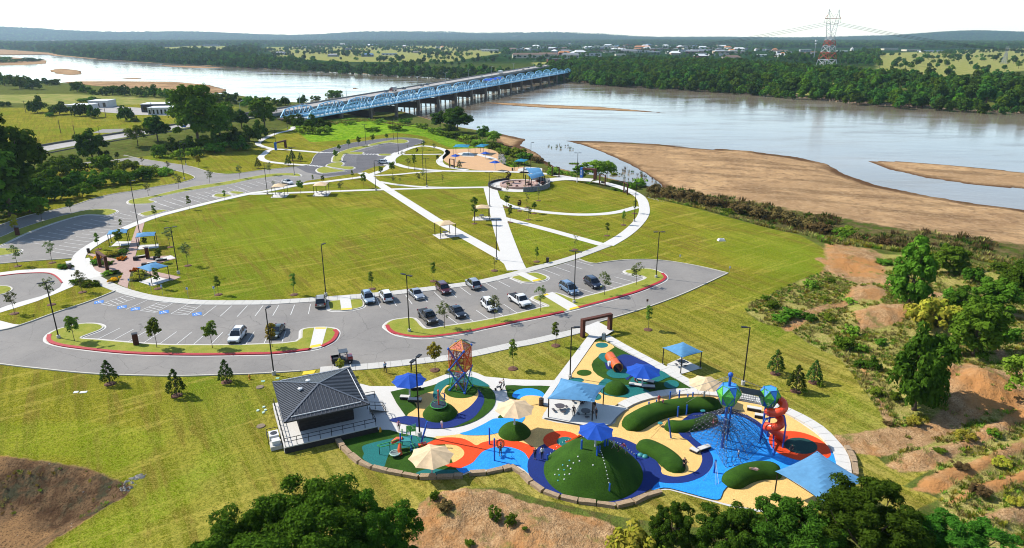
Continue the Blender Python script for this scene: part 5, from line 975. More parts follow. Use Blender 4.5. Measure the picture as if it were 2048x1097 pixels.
W1 = wp([(2300, 215), (2048, 212), (1850, 203), (1700, 193), (1590, 184), (1490, 176), (1300, 165), (1140, 156), (1000, 152), (880, 149), (600, 135), (400, 125), (200, 114), (110, 105), (160, 98), (400, 108), (520, 120), (640, 131), (850, 141), (1040, 148), (1150, 131), (1300, 131), (1480, 138), (1600, 142), (1760, 158), (1900, 172), (2300, 170)])
P1 = scatter_pts([W1], [1 / 105.0], excl=[DRY[5]]); P1 = P1[nr.random(len(P1)) < 0.9]
P1 = np.vstack([P1, scatter_pts([wp([(1140, 150), (1200, 160), (1500, 174), (1500, 150), (1490, 134), (1300, 127), (1140, 128)])], [1 / 90.0])])
gn_scatter('far_wood', P1, hgt(P1[:, 0], P1[:, 1]) - 0.4, nr.uniform(0.5, 1.15, len(P1)), FC, len(FAR), label='dense green wood behind the far river bank')
W2 = wp([(-600, 106), (60, 97), (300, 101), (600, 108), (1000, 110), (1500, 122), (2048, 150), (2700, 160), (2700, 84), (2048, 83), (1500, 83), (1000, 83), (400, 83), (150, 84), (-600, 85)])
P2 = scatter_pts([W2], [1 / 520.0], excl=OPEN + [WATER, WATER2, DRY[5]])
gn_scatter('distant_wood', P2, hgt(P2[:, 0], P2[:, 1]) - 0.5, nr.uniform(0.75, 1.35, len(P2)), FC, len(FAR), label='woods and tree belts between the distant fields')
r_ = 5200 * (nr.random(9000) * 3.2 + 1) ** 0.5; a_ = np.radians(nr.uniform(-41, 41, 9000)); P3 = np.stack([r_ * np.sin(a_), r_ * np.cos(a_)], -1)
gn_scatter('ridge_wood', P3, hgt(P3[:, 0], P3[:, 1]) - 4, nr.uniform(1.1, 2.0, len(P3)), FC, len(FAR), label='wooded ridge on the horizon')
r5 = np.sqrt(nr.uniform(1900.0 ** 2, 6600.0 ** 2, 20000)); a5 = np.radians(nr.uniform(-41, 41, 20000)); P5 = np.stack([r5 * np.sin(a5), r5 * np.cos(a5)], -1)
for q in OPEN + [WATER, WATER2, DRY[5]]: P5 = P5[sdist(q, P5[:, 0], P5[:, 1]) < 3]
P5 = P5[wnoise(P5[:, 0], P5[:, 1], 260, 31) > 0.22]
gn_scatter('plain_wood', P5, hgt(P5[:, 0], P5[:, 1]) - 0.5, nr.uniform(0.8, 1.7, len(P5)), FC, len(FAR), label='dense woods on the plain behind the far town')
P6 = scatter_pts([OPEN[3]], [1 / 2300.0]); gn_scatter('town_trees', P6, hgt(P6[:, 0], P6[:, 1]) - 0.5, nr.uniform(0.45, 0.85, len(P6)), FC, len(FAR), label='street and garden trees between the far town buildings')
cl = scatter_pts([OPEN[6], OPEN[0], OPEN[7]], [1 / 14000.0, 1 / 60000.0, 1 / 26000.0]); P7 = np.vstack([c + nr.normal(size=(nr.integers(3, 12), 2)) * (26, 10) for c in cl]); gn_scatter('field_groves', P7, hgt(P7[:, 0], P7[:, 1]) - 0.5, nr.uniform(0.5, 1.0, len(P7)), FC, len(FAR), label='small groves and hedge rows in the fields beyond the river')
P4 = scatter_pts(OPEN[:1] + OPEN[3:4] + OPEN[6:8], [1 / 9000.0, 1 / 2600.0, 1 / 5200.0, 1 / 9000.0])
for p in P4[nr.permutation(len(P4))[:120]]: far_tree((p[0], p[1], 0), rng.uniform(0.55, 0.95), 'single tree standing in the open fields beyond the river', 'field trees beyond the river')
# near-side river shore bushes and field trees at the left
for x, y, w, h, lf in ((10, 172, 40, 22, 'dark'), (40, 178, 40, 26, 'mid'), (65, 180, 30, 22, 'dark'), (-20, 168, 50, 24, 'mid'), (95, 170, 26, 12, 'dark'), (112, 172, 22, 14, 'mid'), (155, 184, 26, 20, 'mid'), (172, 186, 26, 14, 'dark'), (185, 190, 18, 10, 'mid'), (225, 190, 30, 18, 'mid'), (250, 192, 32, 20, 'dark'), (280, 194, 32, 20, 'mid'), (310, 196, 32, 22, 'dark'), (335, 198, 28, 20, 'mid'), (205, 192, 20, 12, 'dark'),
                       (75, 226, 34, 28, 'dark'), (120, 230, 38, 22, 'dark'), (160, 233, 34, 24, 'dark'), (188, 236, 30, 22, 'dark'), (252, 242, 38, 28, 'dark'), (8, 214, 24, 10, 'dark'), (270, 244, 20, 8, 'mid'), (100, 234, 20, 8, 'mid'), (178, 204, 44, 8, 'dark'), (440, 206, 40, 20, 'mid'), (470, 208, 34, 20, 'dark'), (420, 204, 30, 14, 'mid'), (500, 214, 34, 20, 'mid'), (555, 212, 24, 14, 'mid'), (570, 211, 24, 16, 'dark'), (605, 206, 20, 15, 'dark'), (632, 202, 18, 11, 'mid'), (668, 198, 32, 17, 'mid'),
                       (20, 125, 50, 7, 'mid'), (55, 124, 30, 8, 'dark'), (0, 122, 40, 8, 'mid'), (75, 123, 22, 5, 'mid')):
    shrub(x, y, w * 1.15, h * 1.15, lf, 'bush scattered over the fields and shore beyond the highway', 'bushes beyond the highway')
# --- weeds: tufts over the rough ground
def tuft(lf, n, h, r, wd):
    V = []
    for i in range(n):
        a = nr.random() * 6.28; b = np.array([r * nr.random() * math.cos(a), r * nr.random() * math.sin(a), 0]); o_ = np.array([math.cos(a), math.sin(a), 0]) * h * nr.uniform(0.1, 0.5); t = b + o_ + [0, 0, h * nr.uniform(0.6, 1.1)]; s = np.array([-math.sin(a), math.cos(a), 0]) * wd; mid = (b + t) / 2 + o_ * -0.2
        V += [b, mid + s, t, mid - s]
    return leaf_mesh('tuft', np.array(V), LF[lf])
TC = src_coll('weed', [[tuft('bright', 26, 0.5, 0.45, 0.05)], [tuft('straw', 24, 0.5, 0.45, 0.05)], [tuft('straw', 26, 0.6, 0.5, 0.04)], [tuft('mid', 22, 0.5, 0.45, 0.05)], [tuft('yellow', 26, 0.5, 0.5, 0.05)]])
WEEDY = wp([(1491, 632), (1497, 610), (1540, 590), (1600, 560), (1660, 540), (1760, 505), (2200, 560), (2300, 1100), (1960, 1090), (1880, 1005), (1862, 947), (1775, 935), (1800, 900), (1782, 855), (1745, 808), (1712, 765), (1680, 718), (1620, 690), (1580, 662), (1520, 648)])
PW = scatter_pts([WEEDY], [3.4]); keep = np.ones(len(PW), bool)
for dpoly in DIRT[1:]: keep &= ~((sdist(dpoly, PW[:, 0], PW[:, 1]) > 0.2) & (nr.random(len(PW)) < 0.985))
for ln, hw in TRAILS: keep &= ldist(ln, PW[:, 0], PW[:, 1]) > hw * 1.1
keep &= wnoise(PW[:, 0], PW[:, 1], 4.0, 21) > 0.28
PW = PW[keep]
STRIPW = wp([(1290, 384), (1400, 416), (1500, 441), (1600, 470), (1650, 497), (1760, 505), (2200, 560), (2200, 530), (1900, 503), (1760, 484), (1640, 460), (1520, 428), (1420, 405), (1330, 388)], -1); PW2 = scatter_pts([STRIPW], [1.0])
LUSHW = wp([(600, 268), (680, 248), (760, 240), (860, 246), (960, 272), (1000, 296), (1060, 325), (1120, 345), (1200, 360), (1120, 338), (1060, 312), (1000, 282), (950, 262), (870, 244), (760, 234), (660, 244)]); PW3 = scatter_pts([LUSHW], [0.55])
PWA = np.vstack([PW, PW2, PW3]); gn_scatter('weeds', PWA, hgt(PWA[:, 0], PWA[:, 1]) - 0.05, np.concatenate([nr.uniform(0.45, 1.0, len(PW)), nr.uniform(1.0, 2.2, len(PW2)), nr.uniform(1.0, 2.4, len(PW3))]), TC, 5, label='tall weeds and dry grass over the rough ground')
PV = scatter_pts([REDDISH[0]], [0.30]); PV = PV[wnoise(PV[:, 0], PV[:, 1], 11, 51) > 0.3]; BC_ = src_coll('brush', [[tuft('rust', 30, 0.8, 0.7, 0.06)], [tuft('rust', 26, 0.6, 0.6, 0.06)], [tuft('dark', 26, 0.7, 0.6, 0.06)], [tuft('straw', 24, 0.6, 0.6, 0.05)]]); gn_scatter('brush_strip', PV, hgt(PV[:, 0], PV[:, 1]) - 0.05, nr.uniform(0.9, 2.3, len(PV)), BC_, 4, label='brown brush along the foot of the bank beside the sand')
PB_ = scatter_pts([BASIN], [0.9]); PB_ = PB_[wnoise(PB_[:, 0], PB_[:, 1], 3.0, 41) > 0.62]; gn_scatter('basin_weeds', PB_, hgt(PB_[:, 0], PB_[:, 1]) - 0.03, nr.uniform(0.3, 0.7, len(PB_)), TC, 5, label='sparse weeds on the bare floor of the basin')
PR = scatter_pts([wp([(1240, 340), (1262, 338), (1320, 366), (1330, 378), (1290, 372), (1240, 358)], -7), wp([(1075, 288), (1130, 290), (1150, 300), (1105, 298)], -7)], [0.10, 0.08]); RC_ = src_coll('reed', [[tuft('rust', 18, 1.4, 0.5, 0.05)], [tuft('dark', 18, 1.2, 0.5, 0.06)]]); gn_scatter('reeds', PR, np.full(len(PR), ZW - 0.05), nr.uniform(0.6, 1.4, len(PR)), RC_, 2, label='dark reeds standing in the shallow inlet')
BLK = M('black_metal', '#1b1b1d', 0.5, 0.15, 5, metal=0.3); DGREY = M('dark_grey_metal', '#3e4044', 0.5, 0.15, 3, metal=0.4); SILV = M('galvanised', '#9a9d9e', 0.45, 0.12, 4, metal=0.5)
CORTEN = M('weathered_steel', '#5a2c18', 0.85, 0.3, 1.5, bmp=0.2, fine=(9, 0.6)); ROOFM = M('roof_metal', '#3f4144', 0.42, 0.12, 1.2, metal=0.35); RIBM = M('roof_seam', '#5f6267', 0.4, 0.1, 2, metal=0.35)
BRICKD = M('dark_brick', '#26211f', 0.85, 0.3, 5, bmp=0.3, fine=(12, 1.5)); STONEW = M('limestone', '#a68d6e', 0.9, 0.25, 2.2, bmp=0.5, fine=(9, 0.7)); STONEG = M('grey_block', '#7d7f80', 0.9, 0.25, 3, bmp=0.4, fine=(8, 0.7))
GLASS = M('dark_glass', '#12171c', 0.08, 0.2, 2, spec=0.6); WALLW = M('white_wall', '#c9c7c1', 0.8, 0.08, 0.6); WHT = M('white_metal', '#cfd0ce', 0.5, 0.06, 3)
def fabric(name, c):
    m, n, b, o = nodes(name); c = hexc(c); v = coord(n, 'obj'); n.links.new(mix(n, maprange(n, noise(n, v, 1.6, 3), 0.35, 0.65), tuple(k * 0.88 for k in c), tuple(min(1, k * 1.08) for k in c)), b.inputs['Base Color'])
    b.inputs['Roughness'].default_value = 0.8; b.inputs['Specular IOR Level'].default_value = 0.2
    t = n.nodes.new('ShaderNodeBsdfTranslucent'); t.inputs[0].default_value = (*c, 1); mx = n.nodes.new('ShaderNodeMixShader'); mx.inputs[0].default_value = 0.2
    n.links.new(b.outputs[0], mx.inputs[1]); n.links.new(t.outputs[0], mx.inputs[2]); n.links.new(mx.outputs[0], o.inputs[0]); return m
FB = {'blue': fabric('blue_fabric', '#1c4fae'), 'beige': fabric('beige_fabric', '#e0c49c'), 'sky': fabric('sky_fabric', '#5c92ba'), 'teal': fabric('teal_fabric', '#2d86a8')}
# --- restroom building
FL_, FR_ = G(570, 908.6), G(757, 864.8); BU = math.atan2(FR_.y - FL_.y, FR_.x - FL_.x)
bd = thing('restroom_building', 'dark restroom building with grey standing seam hip roof on a railed deck', 'building', FL_, BU)
def part(mb, nm, m, par=None, **k): return mb.build(nm, m, par or bd, **k)
dk = part(MB().box((5.55, 5.6, 0.80), (11.1, 11.2, 0.12)), 'deck', CONC2)
part(MB().box((5.55, 0.12, 0.36), (11.0, 0.22, 0.74)), 'deck_wall', BRICKD); part(MB().box((0.12, 5.6, 0.36), (0.22, 10.9, 0.74)), 'deck_wall', CONC); part(MB().box((10.98, 5.2, 0.36), (0.22, 10.0, 0.74)), 'deck_wall', BRICKD)
wl = part(MB().box((5.5, 6.9, 2.1), (6.6, 8.2, 2.5)), 'wall', BRICKD)
for i in range(7): MB().box((5.5, 6.9, 1.1 + 0.34 * i), (6.64, 8.24, 0.025)).build('brick_course', M('mortar', '#151311', 0.9), wl)
for x in (3.4, 5.6, 7.6): d_ = part(MB().box((x, 11.03, 1.9), (0.95, 0.07, 2.05)), 'door', DGREY); MB().tube([(x + 0.35, 11.09, 1.7), (x + 0.35, 11.09, 2.0)], 0.02, 6).build('handle', SILV, d_)
u0, u1, v0, v1, ze, za_ = 0.45, 10.5, 1.25, 12.2, 3.45, 4.75; ap = Vector(((u0 + u1) / 2, (v0 + v1) / 2, za_)); CR = [Vector((u0, v0, ze)), Vector((u1, v0, ze)), Vector((u1, v1, ze)), Vector((u0, v1, ze))]
part(MB().box((ap.x, ap.y, ze - 0.12), (u1 - u0 - 0.1, v1 - v0 - 0.1, 0.2)), 'soffit', DGREY)
for i in range(4):
    a, b = CR[i], CR[(i + 1) % 4]; s_ = part(MB().add([a, b, ap], [(0, 1, 2)]), 'roof_slope', ROOFM); nrm = (b - a).cross(ap - a).normalized(); L = (b - a).length; e = (b - a).normalized(); k = int(L / 0.42)
    for j in range(1, k):
        t = j / k; p = a.lerp(b, t); q = ap.lerp(a, 1 - t / 0.5) if t <= 0.5 else ap.lerp(b, (t - 0.5) / 0.5)
        q = a.lerp(ap, t / 0.5) if t <= 0.5 else b.lerp(ap, (1 - t) / 0.5)
        if (q - p).length > 0.3: MB().bar(p + nrm * 0.03, q + nrm * 0.03, 0.05, 0.07).build('seam', RIBM, s_)
    MB().bar(a + nrm * 0.05, ap + nrm * 0.05, 0.24, 0.06).build('hip_cap', RIBM, s_)
    g_ = part(MB().bar(a + Vector((0, 0, -0.06)), b + Vector((0, 0, -0.06)), 0.16, 0.16), 'gutter', DGREY)
    if i != 3: MB().bar(a.lerp(ap, 0.1).lerp(b.lerp(ap, 0.1), 0.04) + nrm * 0.1, a.lerp(ap, 0.1).lerp(b.lerp(ap, 0.1), 0.96) + nrm * 0.1, 0.07, 0.09).build('snow_guard', WHT, s_)
for x, y in ((4.4, 8.3), (3.2, 6.9)):
    z = ze + (za_ - ze) * min((x - u0) / (ap.x - u0), (v1 - y) / (v1 - ap.y)); part(MB().lathe([(0.16, z - 0.1), (0.16, z + 0.22), (0.3, z + 0.24), (0.3, z + 0.34), (0.02, z + 0.46)], (x, y, 0), 14), 'roof_vent', WHT)
def railing(root, pts, h=1.05, step=1.35, m=None, name='railing'):
    r = MB(); P = [Vector(p) for p in pts]
    for a, b in zip(P, P[1:]):
        for f in (h, h * 0.55): r.tube([a + Vector((0, 0, f)), b + Vector((0, 0, f))], 0.04, 5)
    ra = r.build(name, m or BLK, root)
    for a, b in zip(P, P[1:]):
        n_ = max(1, round((b - a).length / step))
        for i in range(n_ + 1): q = a.lerp(b, i / n_); MB().tube([q, q + Vector((0, 0, h))], 0.04, 5).build('rail_post', m or BLK, ra)
railing(bd, [(0.15, 10.5, 0.86), (0.15, 0.2, 0.86), (10.9, 0.2, 0.86), (10.9, 3.2, 0.86)]); railing(bd, [(10.9, 4.6, 0.86), (12.9, 4.4, 0.4), (12.9, 3.0, 0.35)]); railing(bd, [(10.95, 7.0, 0.86), (12.6, 7.6, 0.5)])
part(MB().add([(11.1, 4.4, 0.86), (11.1, 7.2, 0.86), (13.6, 7.4, 0.03), (13.6, 4.2, 0.03)], [(0, 3, 2, 1)]), 'ramp', CONC2)
ac = part(MB().box((-0.75, 3.6, 0.5), (1.1, 1.3, 0.95)), 'air_conditioner', WHT); MB().lathe([(0.42, 0.99), (0.38, 1.02), (0.02, 1.02)], (-0.75, 3.6, 0), 16).build('fan_grille', DGREY, ac); MB().box((-0.75, 1.9, 0.3), (1.3, 1.4, 0.5)).build('concrete_pad', CONC, ac)
railing(bd, [(-0.2, 4.6, 0.1), (-1.5, 4.6, 0.1), (-1.5, 2.7, 0.1)], 1.0); part(MB().box((-0.7, 1.9, 0.75), (0.9, 0.8, 0.6)), 'condenser', WHT)
# --- shade structures
def shade(bases, h, color, label, group=None, peak=0.75, z=0.0, name='shade_shelter', over=0.25, table=True, postm=None, px=True):
    B = Gl(bases, z) if px else bases; c = sum(B, Vector()) / len(B); t = thing(name, label, 'shelter', (c.x, c.y, z), 0, group); B = [b - Vector((c.x, c.y, z)) for b in B]
    mb = MB(); K = 12
    for i in range(K + 1):
        for j in range(K + 1):
            a, b = i / K, j / K; ia, jb = 2 * a - 1, 2 * b - 1
            p = (B[0] * (1 - a) + B[1] * a) * (1 - b) + (B[3] * (1 - a) + B[2] * a) * b; m_ = max(abs(ia), abs(jb)); oth = min(abs(ia), abs(jb))
            p = p * (1 + over / max(p.length, 0.5)) if m_ > 0 else p
            p = p * (1 - 0.10 * (1 - oth ** 2) * m_ ** 4); mb.v.append((p.x, p.y, h + peak * (1 - m_) ** 0.9 - 0.12 * m_ * (1 - m_) * 2))
    for i in range(K):
        for j in range(K): q = i * (K + 1) + j; mb.f.append((q, q + K + 1, q + K + 2, q + 1)); mb.m.append(0)
    mb.build('canopy', FB[color], t)
    for b in B:
        MB().tube([(b.x, b.y, 0), (b.x, b.y, h)], 0.075, 8).build('post', postm or BLK, t); MB().box((b.x, b.y, 0.06), (0.35, 0.35, 0.12)).build('footing', CONC, t)
    for a, b in zip(B, B[1:] + B[:1]): MB().tube([a + Vector((0, 0, h - 0.05)), b + Vector((0, 0, h - 0.05))], 0.04, 6).build('beam', postm or BLK, t)
    return t
TBL = M('table_plastisol', '#4a4446', 0.5, 0.15, 4)
def picnic_table(p, rz, label, group, s=1.0, name='picnic_table'):
    t = thing(name, label, 'table', p, rz, group); MB().lathe([(0.02, 0.74), (0.62, 0.74), (0.62, 0.79), (0.02, 0.79)], n=14).build('tabletop', TBL, t); MB().tube([(0, 0, 0), (0, 0, 0.74)], 0.06, 8).build('pedestal', BLK, t)
    for k in range(4):
        a = k * math.pi / 2; c, s_ = math.cos(a), math.sin(a); MB().box((0.95 * c, 0.95 * s_, 0.45), (0.32, 0.55, 0.05), a).build('seat', TBL, t); MB().tube([(0.05 * c, 0.05 * s_, 0.22), (0.95 * c, 0.95 * s_, 0.22), (0.95 * c, 0.95 * s_, 0.43)], 0.03, 5).build('seat_arm', SILV, t)
    t.scale = (s, s, s); return t
shade([(1096.7, 838.5), (1184, 845), (1206, 813), (1122.6, 798)], 3.0, 'sky', 'large light blue pavilion sail over the picnic tables', peak=1.0)
for x, y, w in ((1120, 824, 'beside the rubbish bin'), (1171, 834, 'next to the tall blue parasol'), (1160, 808, 'where people sit in the pavilion')): picnic_table(G(x, y, 0) + Vector((0, 0, 0.12)), rng.uniform(0, 1), 'round picnic table in the pavilion ' + w, 'round tables of the pavilion')
shade([(1325, 729), (1361, 748), (1400, 737), (1363, 718)], 2.7, 'sky', 'light blue four-post shade with one table on the lawn', peak=0.9); picnic_table(G(1363, 733) + Vector((0, 0, 0.07)), 0.4, 'round picnic table alone on its own pad on the lawn', None)
shade([(1549, 990), (1640, 1052), (1716, 1008), (1627, 950)], 2.9, 'sky', 'light blue shade sail behind the foreground trees', peak=1.0, over=0.3)
gP = 'blue shelters of the paver plaza'
shade(zp([(548, 372), (805, 348), (818, 296), (572, 318)]), 3.0, 'sky', 'blue shelter on the plaza beside the upper lot', gP, 0.6); shade(zp([(935, 412), (1183, 388), (1200, 336), (952, 356)]), 3.0, 'sky', 'blue shelter on the plaza beside the big lawn', gP, 0.6); shade(zp([(968, 850), (1130, 906), (1370, 828), (1205, 780)]), 3.0, 'sky', 'blue shelter on the plaza in front of the yellow bed', gP, 0.8)
zq = lambda L: [(500 + x / 3.917, 240 + y / 3.917) for x, y in L]
for q, w, tp in (([(177, 610), (273, 607), (297, 585), (200, 585)], 'near the parked white sedan', (235, 597)), ([(503, 598), (600, 597), (620, 572), (522, 572)], 'on the long straight path', (560, 585)), ([(1449, 903), (1493, 932), (1612, 915), (1563, 887)], 'beside the diagonal path', (1530, 908)), ([(1757, 788), (1877, 785), (1868, 762), (1762, 765)], 'beside the wide path', (1815, 775))):
    P = zq(q); c = (sum(p[0] for p in P) / 4, sum(p[1] for p in P) / 4); mb = MB(); W_ = Gl(P); cc = sum(W_, Vector()) / 4; sheet('shelter_pad', None, 0.07, CONC2, world=[cc + (p - cc) * 1.25 for p in W_])
    shade(P, 3.2, 'beige', 'beige picnic shelter on the lawn ' + w, 'beige picnic shelters', 0.7); picnic_table(G(*zq([tp])[0]) + Vector((0, 0, 0.07)), 0.3, 'picnic table under the beige shelter ' + w, 'tables of the beige shelters', 1.2)
SPX = lambda L: [(860 + x / 7.31, 270 + y / 7.31) for x, y in L]
SANDM = M('play_sand', '#c49a6c', 0.95, 0.12, 0.4, kind='pos', fine=(5, 0.8))
sheet('sand_play_area', SPX([(240, 215), (600, 203), (800, 200), (960, 240), (1010, 300), (1005, 370), (1080, 440), (1200, 480), (1330, 468), (1500, 480), (1480, 520), (1300, 538), (1150, 543), (950, 528), (700, 518), (480, 488), (280, 428), (195, 370), (185, 320), (230, 270)]), 0.045, SANDM, 2)
sheet('sand_area_pad', SPX([(400, 270), (560, 250), (660, 290), (640, 320), (480, 318)]), 0.055, CONC2); sheet('sand_area_walk', SPX([(640, 290), (720, 280), (880, 320), (1000, 360), (960, 372), (800, 330)]), 0.057, CONC2); sheet('sand_area_pad', SPX([(1290, 500), (1420, 470), (1640, 490), (1640, 540), (1440, 545), (1280, 530)]), 0.059, CONC2)
shade(SPX([(340, 300), (560, 305), (585, 265), (380, 262)]), 3.4, 'teal', 'teal shelter at the back of the sand play area', 'teal shelters', 0.7); shade(SPX([(660, 290), (780, 300), (862, 262), (740, 255)]), 3.4, 'teal', 'teal shelter beside the rock pile of the sand play area', 'teal shelters', 0.7); shade(SPX([(1233, 515), (1380, 520), (1432, 492), (1290, 486)]), 3.2, 'teal', 'teal shelter at the water end of the sand play area', 'teal shelters', 0.7)
def parasol(px, apex, hw, color, label, group, z=0.0, n=8, post=None, rim=None):
    p = G(px[0], px[1]) ; p.z = z; r = hw * px_m(px[1], z) * 0.97; H = top_h(px[0], px[1], apex) - z; rz = H - r * (rim or 0.36)
    t = thing('parasol', label, 'parasol', p, 0.2, group); mb = MB(); K = 6; m_ = n * K
    for i in range(6):
        f = i / 5
        for j in range(m_):
            a = 2 * math.pi * j / m_; k = (j % K) / K; fl = math.cos(math.pi / n) / math.cos(2 * math.pi / n * (k - 0.5)); sag = 1 - 0.05 * math.sin(math.pi * k) * f
            rr = r * f * fl * sag; mb.v.append((rr * math.cos(a), rr * math.sin(a), H - (H - rz) * f ** 1.05 - 0.05 * math.sin(math.pi * k) * f))
    for i in range(5):
        for j in range(m_): a = i * m_ + j; b = i * m_ + (j + 1) % m_; mb.f.append((a, a + m_, b + m_, b)); mb.m.append(0)
    mb.build('canopy', FB[color], t); MB().tube([(0, 0, 0), (0, 0, H - 0.04)], post or 0.11, 10).build('post', WHT, t)
    for j in range(n): a = 2 * math.pi * j / n; MB().tube([(0, 0, H - 0.08), (r * 0.98 * math.cos(a), r * 0.98 * math.sin(a), rz - 0.06)], 0.03, 5).build('rib', WHT, t)
    return t
gB, gE = 'blue playground parasols', 'beige playground parasols'
parasol((820, 797), 750, 36, 'blue', 'blue parasol over stone benches beside the restroom building', gB); parasol((1029, 866), 805, 41, 'beige', 'beige parasol standing on the round turf mound', gE); parasol((864, 951), 899, 47, 'beige', 'beige parasol beside the small green climber at the stone edge', gE)
ph = G(1188, 944); parasol((1188, 944), 851, 40, 'blue', 'blue parasol on top of the tall turf hill', gB, z=HILL_H); parasol((1284, 776), 731, 37, 'blue', 'blue parasol over benches beside the orange tunnel', gB); parasol((1407, 806), 756, 36, 'beige', 'beige parasol beside the green climbing pod', gE)
gS = 'small blue parasols on the sand'
for x, y, ap_, hw, w in ((911, 325, 308.5, 11.5, 'beside the wooden frame'), (970.5, 318, 303.5, 10.5, 'below the teal shelter'), (990, 341, 321.3, 12, 'at the front edge')): parasol((x, y), ap_, hw, 'blue', 'small blue parasol on the sand ' + w, gS, n=4)
# --- lamps
def lamp(x, y, yt, heads, rz, label, group='car park lamps', hgt_=None):
    p = GT(x, y); H = hgt_ or top_h(x, y, yt, p.z); t = thing('lamp_post', label, 'lamp', p, rz, group)
    MB().tube([(0, 0, 0), (0, 0, 0.6)], 0.28, 12).build('base', CONC, t); MB().tube([(0, 0, 0.5), (0, 0, H)], [0.1, 0.075], 8).build('pole', BLK, t)
    for k in range(heads):
        s = 1 - 2 * k; h_ = MB().box((s * 0.75, 0, H - 0.02), (0.85, 0.42, 0.11)).bar((0, 0, H - 0.05), (s * 0.4, 0, H - 0.02), 0.08).build('lamp_head', BLK, t); MB().box((s * 0.75, 0, H - 0.085), (0.6, 0.3, 0.03)).build('lens', WHT, h_)
for a in ((118, 678, 565, 2, 0.5, 'at the corner of the island with the rusty pillar'), (548, 750, 618, 1, 1.4, 'beside the restroom roof on the near lawn'), (652, 592, 490, 1, 1.2, 'behind the tan parked wagon'), (357, 548, 455, 2, 0.6, 'beside the pink paver plaza'), (279.6, 469, 362, 1, 0.3, 'at the top of the pink paver walk'), (819, 665, 550, 2, -0.6, 'at the end of the island beside the dark pickup'), (1148, 607, 503, 2, -0.4, 'in front of the blue minivan'), (1312, 556.5, 464, 2, 0.1, 'at the far rounded end of the lot'),
          (1486, 770, 655, 1, 3.0, 'on the lawn behind the climbing pods'), (1140, 758, 655, 1, 0.1, 'beside the walk to the pavilion'), (839.5, 873, 717, 2, 1.2, 'between blue parasol and green climber'), (993, 520, 439, 2, 0.0, 'where the two lawn paths meet'), (979, 413.6, 344.7, 2, 0.0, 'on the wide path below the stone terrace'), (1154, 365, 306, 2, 0.0, 'beside the blue entry frame'), (1061.6, 339.6, 285, 1, 0.4, 'at the river end of the sand play area'), (1268.4, 444, 367.6, 1, 0.6, 'on the bend of the oval walk'),
          (535, 389, 326.8, 1, 0.2, 'beside the first beige shelter'), (589, 351, 295, 2, 0.1, 'on the long island of the upper drive'), (752, 381.7, 321.7, 1, 0.0, 'on the long straight lawn path'), (853.6, 375, 316.6, 2, 0.0, 'on the straight path near the stone terrace'), (846, 340, 283, 1, 0.2, 'on the curved path by the far lot'), (797, 309, 264, 2, 0.0, 'at the white plaza of the far lot'), (732, 292, 249, 2, 0.1, 'on the first island of the far lot'), (787, 281, 240, 1, 0.3, 'on the tip island of the far lot'), (552.8, 301, 258, 2, 0.0, 'beside the small blue entry frame'),
          (369, 359, 283, 1, 0.2, 'at the bend of the thicket drive'), (372, 331, 288, 1, 0.2, 'on the grass below the shrub row'), (575, 258, 218, 1, 0.2, 'at the end of the truss bridge'), (200, 275, 252, 1, 0.2, 'at the gravel turnout by the highway')):
    lamp(a[0], a[1], a[2], a[3], a[4], 'black lamp post ' + a[5])
# --- weathered steel frames and pillars
def frame(a, b, h, w, d, label, name='steel_gate', cat='gate', bench=False, blue=False, group=None):
    A, B = G(*a), G(*b); c = (A + B) / 2; L = (B - A).length; t = thing(name, label, cat, c, math.atan2(B.y - A.y, B.x - A.x), group)
    for s in (-1, 1): MB().box((s * L / 2, 0, h / 2), (w, d, h)).build('leg', M('sign_blue', '#1d5fa8', 0.5) if (blue and s < 0) else CORTEN, t)
    MB().box((0, 0, h - w * 0.35), (L - w, d * 0.96, w * 0.7)).build('beam', CORTEN, t)
    if bench:
        MB().box((0, 0, 0.55), (L * 0.62, 0.5, 0.07)).build('swing_seat', BLK, t); MB().box((0, 0.26, 0.85), (L * 0.62, 0.06, 0.5)).build('swing_back', BLK, t)
        for s in (-1, 1): MB().tube([(s * L * 0.3, 0, 0.55), (s * L * 0.3, 0, h - w)], 0.02, 4).build('chain', SILV, t)
    if blue:
        for k in range(4): MB().box((-L / 2, -d / 2 - 0.01, h * 0.72 - k * h * 0.13), (w * 0.4, 0.012, h * 0.08)).build('sign_letter', WHT, t)
    return t
frame((1165, 674), (1219, 662), 3.1, 0.5, 0.75, 'rusty steel gate frame at the head of the playground walk')
frame(zp([(415, 650)])[0], zp([(520, 725)])[0], 3.6, 0.45, 0.6, 'rusty steel frame on the pink paver plaza'); frame((1163, 356), (1190, 359), 3.6, 0.9, 0.9, 'rusty entry frame with a blue sign leg at the inlet', blue=True); frame((552, 301), (571.5, 296), 3.4, 0.8, 0.8, 'rusty entry frame with a blue sign leg at the far loop path', blue=True)
gW = 'bench swings in steel frames'
for a, b, w in (((1104, 352.7), (1118, 354), 'beside the slim tree near the sand'), ((1199, 369), (1210, 371), 'beside the bright tree at the inlet'), ((1247.5, 385.7), (1254.5, 389.5), 'on the bend of the oval walk'), ((899.5, 335.7), (908.5, 337.2), 'at the edge of the sand play area')): frame(a, b, 3.4, 0.28, 0.35, 'bench swing in a dark frame ' + w, 'bench_swing', 'swing', True, group=gW)
def pillar(x, y, yt, w, label, group='rusty steel pillars', name='steel_pillar'):
    p = G(x, y); h = top_h(x, y, yt); t = thing(name, label, 'pillar', p, 0.5, group); MB().box((0, 0, h / 2), (w, w, h), 0, 0, 0.96).build('shaft', CORTEN, t); MB().box((0, 0, h + 0.02), (w * 1.04, w * 1.04, 0.05)).build('cap', BLK, t); MB().box((0, 0, 0.05), (w * 1.3, w * 1.3, 0.1)).build('plinth', CONC, t)
